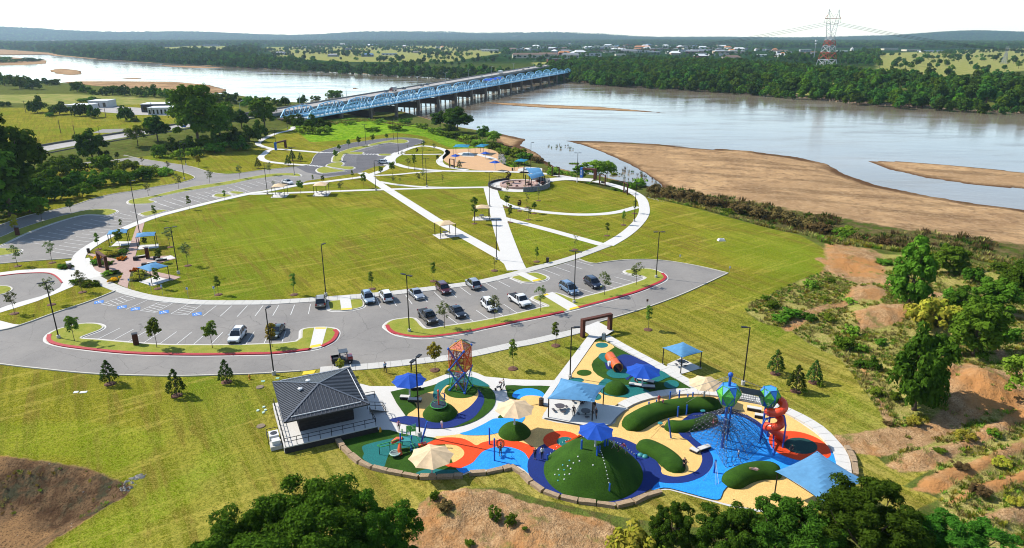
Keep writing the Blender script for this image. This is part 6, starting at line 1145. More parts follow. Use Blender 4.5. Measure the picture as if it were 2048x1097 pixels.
pillar(273, 690.6, 667.6, 0.8, 'rusty steel pillar on the red-kerbed island'); pillar(36, 471.5, 456, 0.9, 'rusty steel pillar on the grass strip of the upper lot'); pillar(296, 518, 496, 0.8, 'tall rusty steel pillar between plaza benches'); pillar(319, 521, 511, 0.5, 'short steel pillar at the end of the plaza bench')
for x, y, w, d, l in ((272, 521, 0.9, 0.8, 'dark cube seat on the paver plaza beside the long bench'), (289, 534, 0.9, 0.8, 'dark cube seat on the paver plaza beside the blue shelter'), (312, 520, 0.8, 0.8, 'dark cube seat under the small plaza tree')): q = MB().box((0, 0, 0.4), (w, d, 0.8), 0.3).build('cube_seat', BRICKD, label=l, cat='seat', loc=G(x, y), group='cube seats of the plaza')
for a, b, l in ((zp([(920, 530)])[0], zp([(1040, 510)])[0], 'long stone bench below the tall rusty pillar'), (zp([(1065, 620)])[0], zp([(1190, 595)])[0], 'long stone bench beside the blue plaza shelter'), (zp([(1180, 570)])[0], zp([(1330, 555)])[0], 'dark stone bench on the concrete pad of the plaza')):
    A, B = G(*a), G(*b); t = thing('stone_bench', l, 'bench', (A + B) / 2, math.atan2(B.y - A.y, B.x - A.x), 'stone benches of the plaza'); L = (B - A).length; MB().box((0, 0, 0.22), (L, 0.55, 0.44)).build('base', BRICKD, t); MB().box((0, 0, 0.47), (L * 1.02, 0.62, 0.07)).build('seat', CONC, t)
def bin_(x, y, l):
    t = thing('rubbish_bin', l, 'bin', G(x, y), 0, 'rubbish bins'); MB().lathe([(0.3, 0.05), (0.33, 1.0), (0.3, 1.03), (0.02, 1.06)], n=14).build('drum', M('bin_brown', '#3a2f28', 0.6), t); MB().lathe([(0.12, 1.065), (0.02, 1.07)], n=10).build('opening', BLK, t); MB().lathe([(0.36, 0), (0.36, 0.05), (0.02, 0.05)], n=14).build('foot', BLK, t)
bin_(1082.5, 811, 'brown rubbish bin beside the pavilion walk'); bin_(140, 539, 'dark rubbish bin beside the drop-off walk'); bin_(1095, 525, 'dark bin at the lawn beside the oval walk'); bin_(177.5, 506, 'dark bin at the plaza end of the upper lot'); bin_(1025, 342, 'dark bin at the front edge of the sand')
# --- round stone terrace with two blue sails
am = G(1038, 371.5); at_ = thing('stone_terrace', 'round stone terrace with seat wall, railing and paved floor', 'terrace', am); Rr = 62 * px_m(371)
MB().lathe([(Rr, 0.0), (Rr, 0.08), (0.01, 0.08)], n=40).build('floor', CONC2, at_); MB().lathe([(Rr * 0.62, 0.08), (Rr * 0.62, 0.75), (Rr * 0.55, 0.78), (Rr * 0.52, 0.4), (0.01, 0.42)], n=36).build('raised_bed', PINK, at_)
for k in range(26):
    a0 = -1.45 + k * 0.1; w_ = MB()
    for r0, r1 in ((Rr * 0.97, Rr * 1.0),): P = [Vector((r_ * math.cos(a), r_ * math.sin(a), 0)) for r_, a in ((r0, a0), (r1, a0), (r1, a0 + 0.092), (r0, a0 + 0.092))]; w_.prism(P, 0, 1.5)
    w_.build('wall_block', STONEG, at_)
w_ = MB()
for k in range(20):
    a = 1.9 + k * 0.11; w_.prism([(r_ * math.cos(b), r_ * math.sin(b)) for r_, b in ((Rr * 0.95, a), (Rr, a), (Rr, a + 0.11), (Rr * 0.95, a + 0.11))], 0, 0.7)
w_.build('seat_wall', BRICKD, at_); railing(at_, [(Rr * 0.97 * math.cos(1.9 + k * 0.22), Rr * 0.97 * math.sin(1.9 + k * 0.22), 0.6) for k in range(11)], 0.9, 1.5); railing(at_, [(Rr * 0.985 * math.cos(-1.4 + k * 0.25), Rr * 0.985 * math.sin(-1.4 + k * 0.25), 1.5) for k in range(10)], 0.8, 1.5)
for k in range(9): a = k * 0.75; MB().box((Rr * 0.35 * math.cos(a), Rr * 0.38 * math.sin(a), 0.6), (1.2, 0.6, 0.5), a).build('boulder_seat', STONEW if k % 2 else CORTEN, at_)
for k in range(5): a = -1.0 + k * 0.42; MB().box((Rr * 0.8 * math.cos(a), Rr * 0.8 * math.sin(a), 0.5), (1.3, 0.9, 0.8), a).build('table_block', CORTEN, at_)
def sail(pts, label, lift):
    P = [Vector(p) for p in pts]; c = sum(P, Vector()) / 4; t = thing('shade_sail', label, 'sail', (c.x, c.y, 0), 0, 'blue sails of the stone terrace'); mb = MB(); K = 10
    for i in range(K + 1):
        for j in range(K + 1): a, b = i / K, j / K; p = (P[0] * (1 - a) + P[1] * a) * (1 - b) + (P[3] * (1 - a) + P[2] * a) * b; mb.v.append((p.x - c.x, p.y - c.y, p.z + lift * math.sin(math.pi * b) * (0.7 + 0.3 * a)))
    for i in range(K):
        for j in range(K): q = i * (K + 1) + j; mb.f.append((q, q + K + 1, q + K + 2, q + 1)); mb.m.append(0)
    mb.build('canopy', FB['sky'], t)
    for p in P: MB().tube([(p.x - c.x, p.y - c.y, 0), (p.x - c.x, p.y - c.y, p.z)], 0.14, 8).build('post', BLK, t)
def gz(x, y, z): p = G(*SPX([(x, y)])[0]); p.z = z; return p
sail([gz(1480, 790, 3.2), gz(1670, 740, 3.2), gz(1600, 715, 3.8), gz(1395, 755, 3.8)], 'front blue sail curving over the round stone terrace', 0.7); sail([gz(1450, 715, 3.4), gz(1640, 690, 3.4), gz(1560, 655, 3.9), gz(1370, 640, 3.9)], 'rear blue sail curving over the round stone terrace', 0.7)
# --- bridge: concrete highway deck and the blue truss bridge beside it
BLUE = M('truss_blue', '#86bfdd', 0.55, 0.1, 0.8); PIER = M('pier_concrete', '#7a6a58', 0.9, 0.25, 0.4, bmp=0.3, fine=(2.5, 0.75)); PIERD = M('pier_wall', '#54402f', 0.9, 0.3, 0.5, fine=(2, 0.7)); DECKU = M('deck_concrete', '#8f8a82', 0.9, 0.12, 0.2)
ZB = 3.2; A0 = G(602, 237.5, ZB); A1 = G(1136, 144.5, ZB); dv = (A1 - A0); BLn = dv.length; dv.normalize(); pv = Vector((-dv.y, dv.x, 0)); A0 = A0 - pv * 4; NS = 17; SP = BLn / NS; WID = 18.0
tb = thing('truss_bridge', 'long light blue truss bridge of many arched spans on brown piers', 'bridge', (A0.x, A0.y, 0), math.atan2(dv.y, dv.x))
def truss_mb():
    mb = MB(); n = 8; hs = [0] + [3.2 + 1.7 * math.sin(math.pi * (i - 0.0) / n) for i in range(1, n)] + [0]; L = SP - 0.6
    lo = [Vector((0.3 + L * i / n, 0, 0)) for i in range(n + 1)]; hi = [Vector((0.3 + L * i / n, 0, hs[i])) for i in range(n + 1)]
    mb.bar(lo[0], lo[-1], 0.55, 0.6)
    for i in range(n):
        mb.bar(hi[i], hi[i + 1], 0.5, 0.5)
        if 0 < i: mb.bar(lo[i], hi[i], 0.3, 0.3)
        if 0 < i < n - 1: (mb.bar(lo[i], hi[i + 1], 0.26, 0.26) if i >= n // 2 else mb.bar(hi[i], lo[i + 1], 0.26, 0.26))
    return mb.mesh('truss', BLUE)
TRM = truss_mb(); TDK = MB().box((SP / 2, WID / 2, -0.2), (SP - 0.1, WID - 0.6, 0.5)).mesh('deck', M('pale_deck', '#8d9496', 0.9, 0.12, 0.2)); TPIPE = MB().tube([(0, 3.0, 1.5), (SP, 3.0, 1.5)], 0.8, 10, cap=False).mesh('pipe', BLUE); TRL = MB().bar((0, WID * 0.8, 1.2), (SP, WID * 0.8, 1.2), 0.12, 0.3).bar((0, WID * 0.2, 1.2), (SP, WID * 0.2, 1.2), 0.12, 0.3).mesh('guard_rail', BLUE)
PM = MB().box((0, -0.2, -5.2), (2.0, 1.8, 9.8), 0, 0, 0.85).box((0, WID + 0.2, -5.2), (2.0, 1.8, 9.8), 0, 0, 0.85).mesh('column', PIER); PMW = MB().box((0, WID / 2, -4.0), (1.1, WID - 2.0, 4.6)).mesh('pier_wall', PIERD); PCAP = MB().box((0, WID / 2, -0.8), (2.4, WID + 2.4, 0.8)).mesh('pier_cap', PIER)
for i in range(NS):
    for s in (0, WID): obj('truss', TRM, tb, loc=(i * SP, s, ZB))
    obj('deck', TDK, tb, loc=(i * SP, 0, ZB)); obj('pipe', TPIPE, tb, loc=(i * SP, 0, ZB)); obj('guard_rail', TRL, tb, loc=(i * SP, 0, ZB))
for i in range(NS + 1):
    pr = obj('pier_cap', PCAP, tb, loc=(i * SP, 0, ZB)); obj('column', PM, pr); obj('pier_wall', PMW, pr)
hb = thing('highway_bridge', 'wide concrete highway bridge running behind the blue truss bridge', 'bridge', (A0.x, A0.y, 0)); HRZ = math.atan2(dv.y, dv.x) + 0.036; HO = -9.0; HWD = 18.0; ZH = ZB + 0.8; HO_ = A0 + pv * 33.5; hb.rotation_euler.y = -0.006; hb.location = (HO_.x, HO_.y, 0); hb.rotation_euler.z = HRZ; hdv = Vector((math.cos(HRZ), math.sin(HRZ), 0)); hpv = Vector((-hdv.y, hdv.x, 0))
def hpt(s, o, z=0.0): q = HO_ + hdv * s + hpv * (HO + o); return Vector((q.x, q.y, z + 0.006 * s))
HX0 = (HWY[-1] - HO_).dot(hdv) - 6
DKM = MB().box((SP / 2, HO + HWD / 2, -0.5), (SP, HWD, 1.0)).mesh('deck', HWYM); BAR_ = MB().box((SP / 2, HO + 0.2, 0.45), (SP, 0.35, 0.95)).box((SP / 2, HO + HWD - 0.2, 0.45), (SP, 0.35, 0.95)).mesh('barrier', DECKU); GIR = MB()
for k in range(5): GIR.box((SP / 2, HO + 1.5 + k * (HWD - 3) / 4, -1.7), (SP, 0.5, 1.4))
GIR = GIR.mesh('girder', M('girder_grey', '#5c5d5a', 0.8)); LNM = MB().box((SP / 2, HO + HWD / 2, 0.02), (SP, 0.3, 0.02)).mesh('lane_line', WHITE); HP = MB()
for k in range(4): HP.tube([(0, HO + 2 + k * (HWD - 4) / 3, -11), (0, HO + 2 + k * (HWD - 4) / 3, -2.9)], 0.7, 10)
HP = HP.mesh('column', PIER); HC = MB().box((0, HO + HWD / 2, -2.65), (1.5, HWD - 1, 0.6)).mesh('pier_cap', PIER)
MB().box(((HX0 + 0) / 2, HO + HWD / 2, ZH - 0.5), (-HX0, HWD, 1.0)).box((HX0 / 2, HO + 0.2, ZH + 0.45), (-HX0, 0.35, 0.95)).box((HX0 / 2, HO + HWD - 0.2, ZH + 0.45), (-HX0, 0.35, 0.95)).build('approach_slab', HWYM, hb)
for i in range(NS + 3):
    for nm, me in (('deck', DKM), ('barrier', BAR_), ('girder', GIR), ('lane_line', LNM)): obj(nm, me, hb, loc=(i * SP, 0, ZH))
    if i < NS + 1: pc = obj('pier_cap', HC, hb, loc=(i * SP, 0, ZH)); obj('column', HP, pc)
def bpt(s, o, z=0.0): q = A0 + dv * s + pv * o; return Vector((q.x, q.y, z))
LPM = MB().tube([(0, 0, 0), (0, 0, 10)], [0.16, 0.1], 6).tube([(0, 0, 9.6), (0, 1.4, 10.6), (0, 2.4, 10.8)], 0.07, 5).tube([(0, 0, 9.6), (0, -1.4, 10.6), (0, -2.4, 10.8)], 0.07, 5); LPM.box((0, 2.5, 10.8), (0.3, 0.8, 0.14)).box((0, -2.5, 10.8), (0.3, 0.8, 0.14)); LPM = LPM.mesh('lamp', SILV)
for k, s in enumerate((-25, 30, 85, 140, 200, 260, 320, 390, 470, 560)): obj('bridge_lamp', LPM, label='grey twin-arm lamp on the near parapet of the highway bridge', cat='lamp', group='highway bridge lamps', loc=hpt(s, 0.3, ZH), rz=HRZ)
for k in range(3): q = bpt(310 + k * 13, 11, ZB + 0.1); t = thing('deck_canopy', 'blue and white canopy standing on the deck of the truss bridge', 'canopy', q, math.atan2(dv.y, dv.x), 'canopies on the truss bridge'); MB().add([(-5, -4, 3.8), (0, -4, 5.2), (5, -4, 3.8), (-5, 4, 3.8), (0, 4, 5.2), (5, 4, 3.8)], [(0, 1, 4, 3)]).build('roof', FB['blue'], t); MB().add([(0, -4, 5.2), (5, -4, 3.8), (0, 4, 5.2), (5, 4, 3.8)], [(0, 1, 3, 2)]).build('roof', FB['beige'], t); [MB().tube([(x, y, 0), (x, y, 3.9)], 0.12, 5).build('post', WHT, t) for x in (-4.6, 4.6) for y in (-3.8, 3.8)]
P = [Vector((p.x, p.y, float(bankz(p.x)))) for p in smooth_line(HWY, 6)]; hbq = thing('highway_barrier', 'low dark barrier wall along the highway verge', 'barrier', P[0])
for sgn in (-1, 1):
    L_ = resample(offset_line(P, sgn * 10.4), 12.0)
    for a_, b_ in zip(L_, L_[1:]): MB().bar(a_ - P[0] + Vector((0, 0, 0.45)), b_ - P[0] + Vector((0, 0, 0.45)), 0.3, 0.9).build('wall_section', M('barrier_grey', '#6a665f', 0.9), hbq)
t = thing('highway_sign', 'small blue road sign on the verge beside the highway', 'sign', GT(369, 262)); MB().tube([(0, 0, 0), (0, 0, 2.6)], 0.06, 6).build('post', SILV, t); MB().box((0, -0.06, 2.3), (2.2, 0.05, 1.1)).build('panel', M('road_sign_blue', '#2a62b0', 0.5), t)
# --- pylons
PRED = M('pylon_red', '#a8452c', 0.6, 0.12, 0.2); PWH = M('pylon_white', '#b9bcba', 0.6, 0.08, 0.2)
def pylon(px, base_y, top_y, label, mats, th=1.0, wpx=34):
    p = G(px, base_y); H = top_h(px, base_y, top_y); t = thing('transmission_tower', label, 'pylon', p, 0.5); w0 = H * 0.13; zw = 0.60 * H; w1 = H * 0.045
    lv = [0, 0.12, 0.24, 0.35, 0.45, 0.53, 0.60]
    for i in range(len(lv) - 1):
        mb = MB(); z0, z1 = lv[i] * H, lv[i + 1] * H; a = w0 + (w1 - w0) * lv[i] / 0.6; b = w0 + (w1 - w0) * lv[i + 1] / 0.6; C0 = [Vector((x * a, y * a, z0)) for x, y in ((-1, -1), (1, -1), (1, 1), (-1, 1))]; C1 = [Vector((x * b, y * b, z1)) for x, y in ((-1, -1), (1, -1), (1, 1), (-1, 1))]
        for k in range(4): mb.bar(C0[k], C1[k], th * 0.9); mb.bar(C0[k], C1[(k + 1) % 4], th * 0.5); mb.bar(C0[(k + 1) % 4], C1[k], th * 0.5); mb.bar(C1[k], C1[(k + 1) % 4], th * 0.5)
        mb.build('lattice_section', mats[i % 2], t)
    mb = MB(); hw = H * 0.11
    for s in (-1, 1):
        for y in (-1, 1): mb.bar((s * w1, y * w1, zw), (s * hw, y * w1 * 0.6, H * 0.86), th * 0.7); mb.bar((s * hw, y * w1 * 0.6, H * 0.86), (s * hw * 1.1, 0, H), th * 0.6); mb.bar((s * hw * 0.3, y * w1 * 0.6, H * 0.88), (s * hw * 1.1, 0, H), th * 0.5)
        for k in range(4): f0, f1 = k / 4, (k + 1) / 4; p0 = Vector((s * (w1 + (hw - w1) * f0), -w1, zw + (H * 0.86 - zw) * f0)); p1 = Vector((s * (w1 + (hw - w1) * f1), w1, zw + (H * 0.86 - zw) * f1)); mb.bar(p0, p1, th * 0.4); mb.bar(Vector((p0.x, w1, p0.z)), Vector((p1.x, -w1, p1.z)), th * 0.4)
    mb.build('head_lattice', mats[1], t); mb = MB(); mb.bar((-hw * 1.75, 0, H * 0.86), (hw * 1.75, 0, H * 0.86), th * 0.9); mb.bar((-hw * 1.75, 0, H * 0.86), (-hw * 1.1, 0, H * 0.93), th * 0.5); mb.bar((hw * 1.75, 0, H * 0.86), (hw * 1.1, 0, H * 0.93), th * 0.5); mb.build('cross_arm', mats[0], t)
    for x in (-1.75, 0, 1.75): MB().tube([(x * hw, 0, H * 0.86), (x * hw, 0, H * 0.80)], th * 0.35, 5).build('insulator', mats[1], t)
    return p, H, hw
pp, PH, phw = pylon(1650, 150, 19, 'tall red and white lattice pylon on the far bank', [PRED, PWH], 0.75); pylon(2008, 128, 92, 'smaller grey lattice pylon standing in the dry field', [SILV, SILV], 0.45)
for k, x in enumerate((-1.75, 0, 1.75)):
    a = pp + Vector((math.cos(0.5) * x * phw, math.sin(0.5) * x * phw, PH * 0.80)); 
    for dirx, l in ((Vector((-1, 0.75, 0)), 'toward the town'), (Vector((1.0, -0.12, 0)), 'toward the field')):
        e = a + dirx.normalized() * 420; e.z = 28; P = [a.lerp(e, i / 12) - Vector((0, 0, 14 * math.sin(math.pi * i / 12))) for i in range(13)]; MB().tube(P, 0.14, 4).build('power_line', BLK, label='thin power line hanging from the red and white pylon ' + l, cat='cable', group='power lines of the pylon')
t = thing('radio_mast', 'slim grey radio mast beside the red and white pylon', 'mast', G(1627, 122)); MB().tube([(0, 0, 0), (0, 0, 44)], [0.9, 0.5], 6).build('pole', SILV, t); MB().box((0, 0, 40), (3.5, 3.5, 3)).build('antenna_array', WHT, t); MB().box((0, 0, 34), (3, 3, 2)).build('antenna_array', WHT, t)
# --- far town and houses
TW = {k: M('wall_' + k, c, 0.85, 0.1, 0.05) for k, c in (('white', '#c4c2bc'), ('tan', '#b09a80'), ('grey', '#8d9093'), ('brick', '#7a3f30'), ('cream', '#c2b79c'))}; TR = {k: M('roof_' + k, c, 0.7, 0.1, 0.05) for k, c in (('white', '#d0d0cc'), ('grey', '#77797b'), ('brown', '#6b5544'), ('blue', '#4f6f88'), ('orange', '#b07038'))}
def house(x, y, wpx, h, dep, wall, roof, gable, label, group='buildings of the far town', win=6, rz=None):
    p = G(x, y); p.z = float(hgt(p.x, p.y)); w = wpx * px_m(y); t = thing('town_building', label, 'building', p, rng.uniform(-0.15, 0.15) if rz is None else rz, group); MB().box((0, dep / 2, h / 2), (w, dep, h)).build('wall', TW[wall], t)
    if gable: MB().add([(-w / 2 - .5, -.5, h), (w / 2 + .5, -.5, h), (w / 2 + .5, dep + .5, h), (-w / 2 - .5, dep + .5, h), (-w / 2 - .5 + dep * .2, dep / 2, h + dep * 0.22), (w / 2 + .5 - dep * .2, dep / 2, h + dep * 0.22)], [(0, 1, 5, 4), (1, 2, 5), (2, 3, 4, 5), (3, 0, 4), (3, 2, 1, 0)]).build('roof', TR[roof], t)
    else: MB().box((0, dep / 2, h + 0.3), (w + 0.8, dep + 0.8, 0.6)).build('roof', TR[roof], t)
    for k in range(win): MB().box((-w / 2 + w * (k + 0.5) / win, -0.06, h * 0.5), (w / win * 0.5, 0.16, h * 0.34)).build('window', GLASS, t)
specs = [(1055, 117, 60, 8, 18, 'cream', 'brown', True, 'row of cream apartment houses with brown roofs beside the bridge head'), (1095, 116, 40, 8, 18, 'cream', 'brown', True, 'second cream apartment block with brown roof by the bridge head'), (1140, 118, 34, 9, 18, 'cream', 'grey', True, 'cream two-storey block standing free before the town'), (1022, 103, 22, 6, 20, 'tan', 'brown', True, 'small tan building behind the apartment row'), (1060, 103, 44, 6, 30, 'grey', 'grey', False, 'long low grey shed behind the apartment row'), (1090, 98, 30, 5, 20, 'white', 'white', False, 'white store at the left end of the town'), (1120, 99, 20, 6, 24, 'grey', 'blue', False, 'bluish shed at the left end of the town'),
         (1118, 124, 46, 5, 14, 'brick', 'grey', False, 'red brick shop row on the road beyond the bridge'), (1155, 122, 40, 5, 14, 'brick', 'blue', False, 'red and blue shop on the road beyond the bridge'), (1193, 119, 18, 6, 14, 'white', 'white', False, 'white and red kiosk at the wood edge'), (1195, 99, 50, 7, 40, 'white', 'white', False, 'broad white store with a flat roof in the town'), (1235, 97, 30, 6, 30, 'white', 'white', False, 'white warehouse beside the broad store'), (1252, 100, 26, 8, 26, 'tan', 'orange', False, 'tan building with an orange roof edge'), (1285, 99, 30, 7, 26, 'tan', 'orange', True, 'orange-roofed restaurant in the town'), (1258, 107, 34, 6, 22, 'cream', 'grey', True, 'house with a big grey hip roof above the wood'),
         (1290, 106, 34, 6, 22, 'white', 'grey', False, 'white shop with grey roof above the wood'), (1320, 102, 36, 7, 30, 'grey', 'white', False, 'grey hall with white roof in the town middle'), (1350, 108, 30, 6, 22, 'white', 'white', False, 'low white store between town trees'), (1375, 97, 30, 7, 40, 'white', 'white', False, 'tall white hall at the back of the town'), (1405, 104, 40, 6, 34, 'white', 'grey', False, 'white strip mall with grey roof'), (1430, 100, 26, 6, 30, 'cream', 'brown', False, 'cream store beside the strip mall'), (1460, 108, 60, 7, 36, 'tan', 'white', False, 'large tan supermarket at the wood edge'), (1440, 113, 40, 5, 26, 'white', 'grey', False, 'white shop in front of the supermarket'), (1485, 101, 24, 6, 24, 'grey', 'grey', False, 'grey shed behind the supermarket'),
         (1523, 103, 24, 6, 20, 'white', 'white', False, 'white depot left of the pylon'), (1568, 108, 24, 6, 20, 'white', 'grey', False, 'white house with grey roof left of the pylon'), (1572, 117, 24, 5, 18, 'white', 'white', False, 'long white shed among trees left of the pylon'), (1612, 112, 20, 5, 16, 'tan', 'brown', True, 'tan house beside the radio mast'), (1692, 108, 28, 7, 24, 'white', 'white', False, 'white plant building right of the pylon'), (1700, 116, 30, 4, 20, 'white', 'grey', False, 'low white annex beside the plant building'), (1782, 102, 30, 6, 24, 'cream', 'grey', False, 'cream shed at the left end of the field farm'), (1830, 104, 36, 6, 30, 'cream', 'grey', False, 'long cream barn at the edge of the dry field'), (1866, 106, 44, 5, 30, 'white', 'blue', False, 'long white barn with pale blue roof at the dry field'),
         (640, 93, 50, 9, 40, 'brick', 'brown', False, 'long brick school in the fields beyond the river'), (728, 88, 20, 7, 20, 'grey', 'grey', False, 'grey building beside the school wood'), (845, 104, 20, 6, 20, 'brick', 'brown', False, 'small brick store behind the bank trees'), (980, 104, 34, 5, 26, 'white', 'white', False, 'white shed in the fields before the bridge head'), (420, 95, 30, 7, 40, 'grey', 'blue', False, 'dark blue barn on the far left fields'), (560, 110, 18, 5, 14, 'grey', 'grey', True, 'farm house between field trees'), (735, 114, 24, 5, 16, 'grey', 'blue', True, 'blue-roofed farm shed behind the bank trees'), (665, 114, 20, 4, 14, 'grey', 'grey', True, 'grey farm shed behind the bank trees'), (1030, 83.5, 20, 14, 40, 'cream', 'cream' if 0 else 'white', False, 'pale hall in the distant woods'), (1465, 85, 24, 14, 60, 'grey', 'white', False, 'pale blue depot in the distant woods'), (1490, 85.5, 26, 10, 60, 'grey', 'blue', False, 'second pale depot in the distant woods')]
for s in specs: house(*s)
town = [wp([(1010, 100), (1130, 92), (1500, 95), (1565, 106), (1560, 118), (1470, 122), (1300, 116), (1150, 116)]), wp([(1560, 104), (1640, 104), (1640, 118), (1560, 118)]), wp([(560, 94), (760, 92), (980, 100), (960, 112), (700, 112)])]
for k, (x_, y_) in enumerate(np.vstack([scatter_pts(town[:1], [1 / 3600.0])[:95], scatter_pts(town[1:2], [1 / 2600.0])[:12], scatter_pts(town[2:], [1 / 9000.0])[:14]])):
    wl_ = rng.choice(['white', 'white', 'white', 'tan', 'grey', 'cream', 'cream', 'brick']); rf_ = rng.choice(['white', 'white', 'grey', 'brown', 'blue', 'white', 'orange']); gb = rng.random() < 0.35; t = thing('town_building', 'low %s building with a %s %s roof in the far town' % (wl_, rf_, 'hipped' if gb else 'flat'), 'building', (x_, y_, float(hgt(x_, y_))), rng.uniform(-0.4, 0.4), 'low buildings of the far town'); w = rng.uniform(16, 42); dp = rng.uniform(12, 26); h = rng.uniform(4, 7.5)
    MB().box((0, 0, h / 2), (w, dp, h)).build('wall', TW[wl_], t)
    if gb: MB().add([(-w / 2 - .5, -dp / 2 - .5, h), (w / 2 + .5, -dp / 2 - .5, h), (w / 2 + .5, dp / 2 + .5, h), (-w / 2 - .5, dp / 2 + .5, h), (-w / 2 + dp * .3, 0, h + dp * 0.22), (w / 2 - dp * .3, 0, h + dp * 0.22)], [(0, 1, 5, 4), (1, 2, 5), (2, 3, 4, 5), (3, 0, 4), (3, 2, 1, 0)]).build('roof', TR[rf_], t)
    else: MB().box((0, 0, h + 0.3), (w + 0.6, dp + 0.6, 0.6)).build('roof', TR[rf_], t)
    for q_ in range(4): MB().box((-w / 2 + w * (q_ + 0.5) / 4, -dp / 2 - 0.05, h * 0.45), (w * 0.13, 0.16, h * 0.4)).build('window', GLASS, t)
t = thing('silo', 'white grain silo beside the plant building', 'silo', G(1702, 114)); MB().lathe([(4, 0), (4, 20), (0.1, 23)], n=12).build('drum', TW['white'], t); MB().lathe([(1, 23), (1, 24.5), (0.1, 24.6)], n=8).build('cap', SILV, t)
def shed(x, y, wpx, h, dep, wm, label, rz=0.1, win=0, extra=None):
    p = G(x, y); w = wpx * px_m(y); t = thing('roadside_building', label, 'building', p, rz); MB().box((0, dep / 2, h / 2), (w, dep, h)).build('wall', wm, t); MB().box((0, dep / 2, h + 0.12), (w + 0.5, dep + 0.5, 0.24)).build('roof', WHT, t)
    for k in range(win): f = MB().box((-w / 2 + w * (k + 0.5) / win, -0.05, h * 0.45), (w / win * 0.42, 0.14, h * 0.62)).build('window', GLASS, t)
    return t
shed(320, 230, 44, 4.2, 12, WALLW, 'small white office with tall windows beside the highway', 0.15, 6); shed(308, 225, 46, 5.0, 14, M('charcoal_wall', '#35383d', 0.8), 'charcoal shed behind the small white office', 0.15, 3); shed(197, 216, 36, 4.5, 14, WALLW, 'white trailer shed behind the field bushes', 0.1, 3); shed(158, 222, 44, 3.6, 12, WALLW, 'low white store building behind the field bushes', 0.1, 4)
for x, y, yt in ((152, 281, 250), (212, 236, 206), (305, 233, 205), (52, 226, 202), (65, 300, 268), (122, 268, 240)): t = thing('utility_pole', 'grey wooden utility pole in the field beyond the highway', 'pole', G(x, y), 0.4, 'utility poles beyond the highway'); h = min(top_h(x, y, yt), 13); MB().tube([(0, 0, 0), (0, 0, h)], [0.17, 0.11], 7).build('pole', BARK, t); MB().bar((-1.1, 0, h - 0.6), (1.1, 0, h - 0.6), 0.12).build('cross_arm', BARK, t)
TYRE = M('tyre', '#151515', 0.85, 0.1, 8); RIM = M('rim', '#a3a5a8', 0.35, 0.1, 8, metal=0.7); HEADL = M('headlight', '#dfe3e6', 0.15, 0.03, 8, spec=0.7); TAILL = M('taillight', '#8e1014', 0.25, 0.05, 8); TRIM = M('black_trim', '#1a1b1c', 0.6, 0.1, 6); PLATE = M('plate', '#d8d8d4', 0.5)
def paint(name, c, met=0.35): return M('paint_' + name, c, 0.28, 0.04, 2.0, metal=met, spec=0.5, coat=0.6)
def loft(stn, cap=True):
    """stn: list of (x, [(y,z)...]) half sections, mirrored"""
    mb = MB(); n = len(stn[0][1]) * 2
    for x, h in stn: mb.v += [(x, y, z) for y, z in h] + [(x, -y, z) for y, z in reversed(h)]
    for i in range(len(stn) - 1):
        for j in range(n): a = i * n + j; b = i * n + (j + 1) % n; mb.f.append((a, b, b + n, a + n)); mb.m.append(0)
    if cap: mb.f += [tuple(range(n))[::-1], tuple((len(stn) - 1) * n + j for j in range(n))]; mb.m += [0, 0]
    return mb
CARS = {  # length, width, belt line (x fraction, z), greenhouse (x fraction from front, roof z), roof half width share
    'suv': dict(L=4.75, W=1.9, H=1.72, belt=[(0, 0.62), (0.03, 0.82), (0.12, 0.95), (0.28, 1.02), (0.5, 1.03), (0.85, 1.04), (0.97, 1.0), (1, 0.75)], gh=[(0.25, 1.02), (0.37, 1.66), (0.5, 1.72), (0.85, 1.68), (0.96, 1.06)], wr=0.36),
    'sedan': dict(L=4.75, W=1.83, H=1.46, belt=[(0, 0.55), (0.03, 0.72), (0.12, 0.82), (0.3, 0.92), (0.55, 0.94), (0.78, 0.96), (0.95, 0.95), (1, 0.7)], gh=[(0.27, 0.92), (0.42, 1.42), (0.52, 1.46), (0.68, 1.43), (0.84, 0.98)], wr=0.33),
    'minivan': dict(L=5.1, W=1.98, H=1.75, belt=[(0, 0.6), (0.03, 0.78), (0.1, 0.9), (0.2, 1.0), (0.5, 1.03), (0.9, 1.05), (0.98, 1.0), (1, 0.75)], gh=[(0.16, 1.0), (0.33, 1.68), (0.5, 1.75), (0.88, 1.7), (0.97, 1.08)], wr=0.35),
    'pickup': dict(L=5.8, W=2.0, H=1.9, belt=[(0, 0.75), (0.02, 1.0), (0.1, 1.1), (0.24, 1.15), (0.4, 1.16), (0.58, 1.16), (0.98, 1.16), (1, 0.8)], gh=[(0.23, 1.15), (0.31, 1.82), (0.4, 1.9), (0.54, 1.86), (0.585, 1.18)], wr=0.41)}
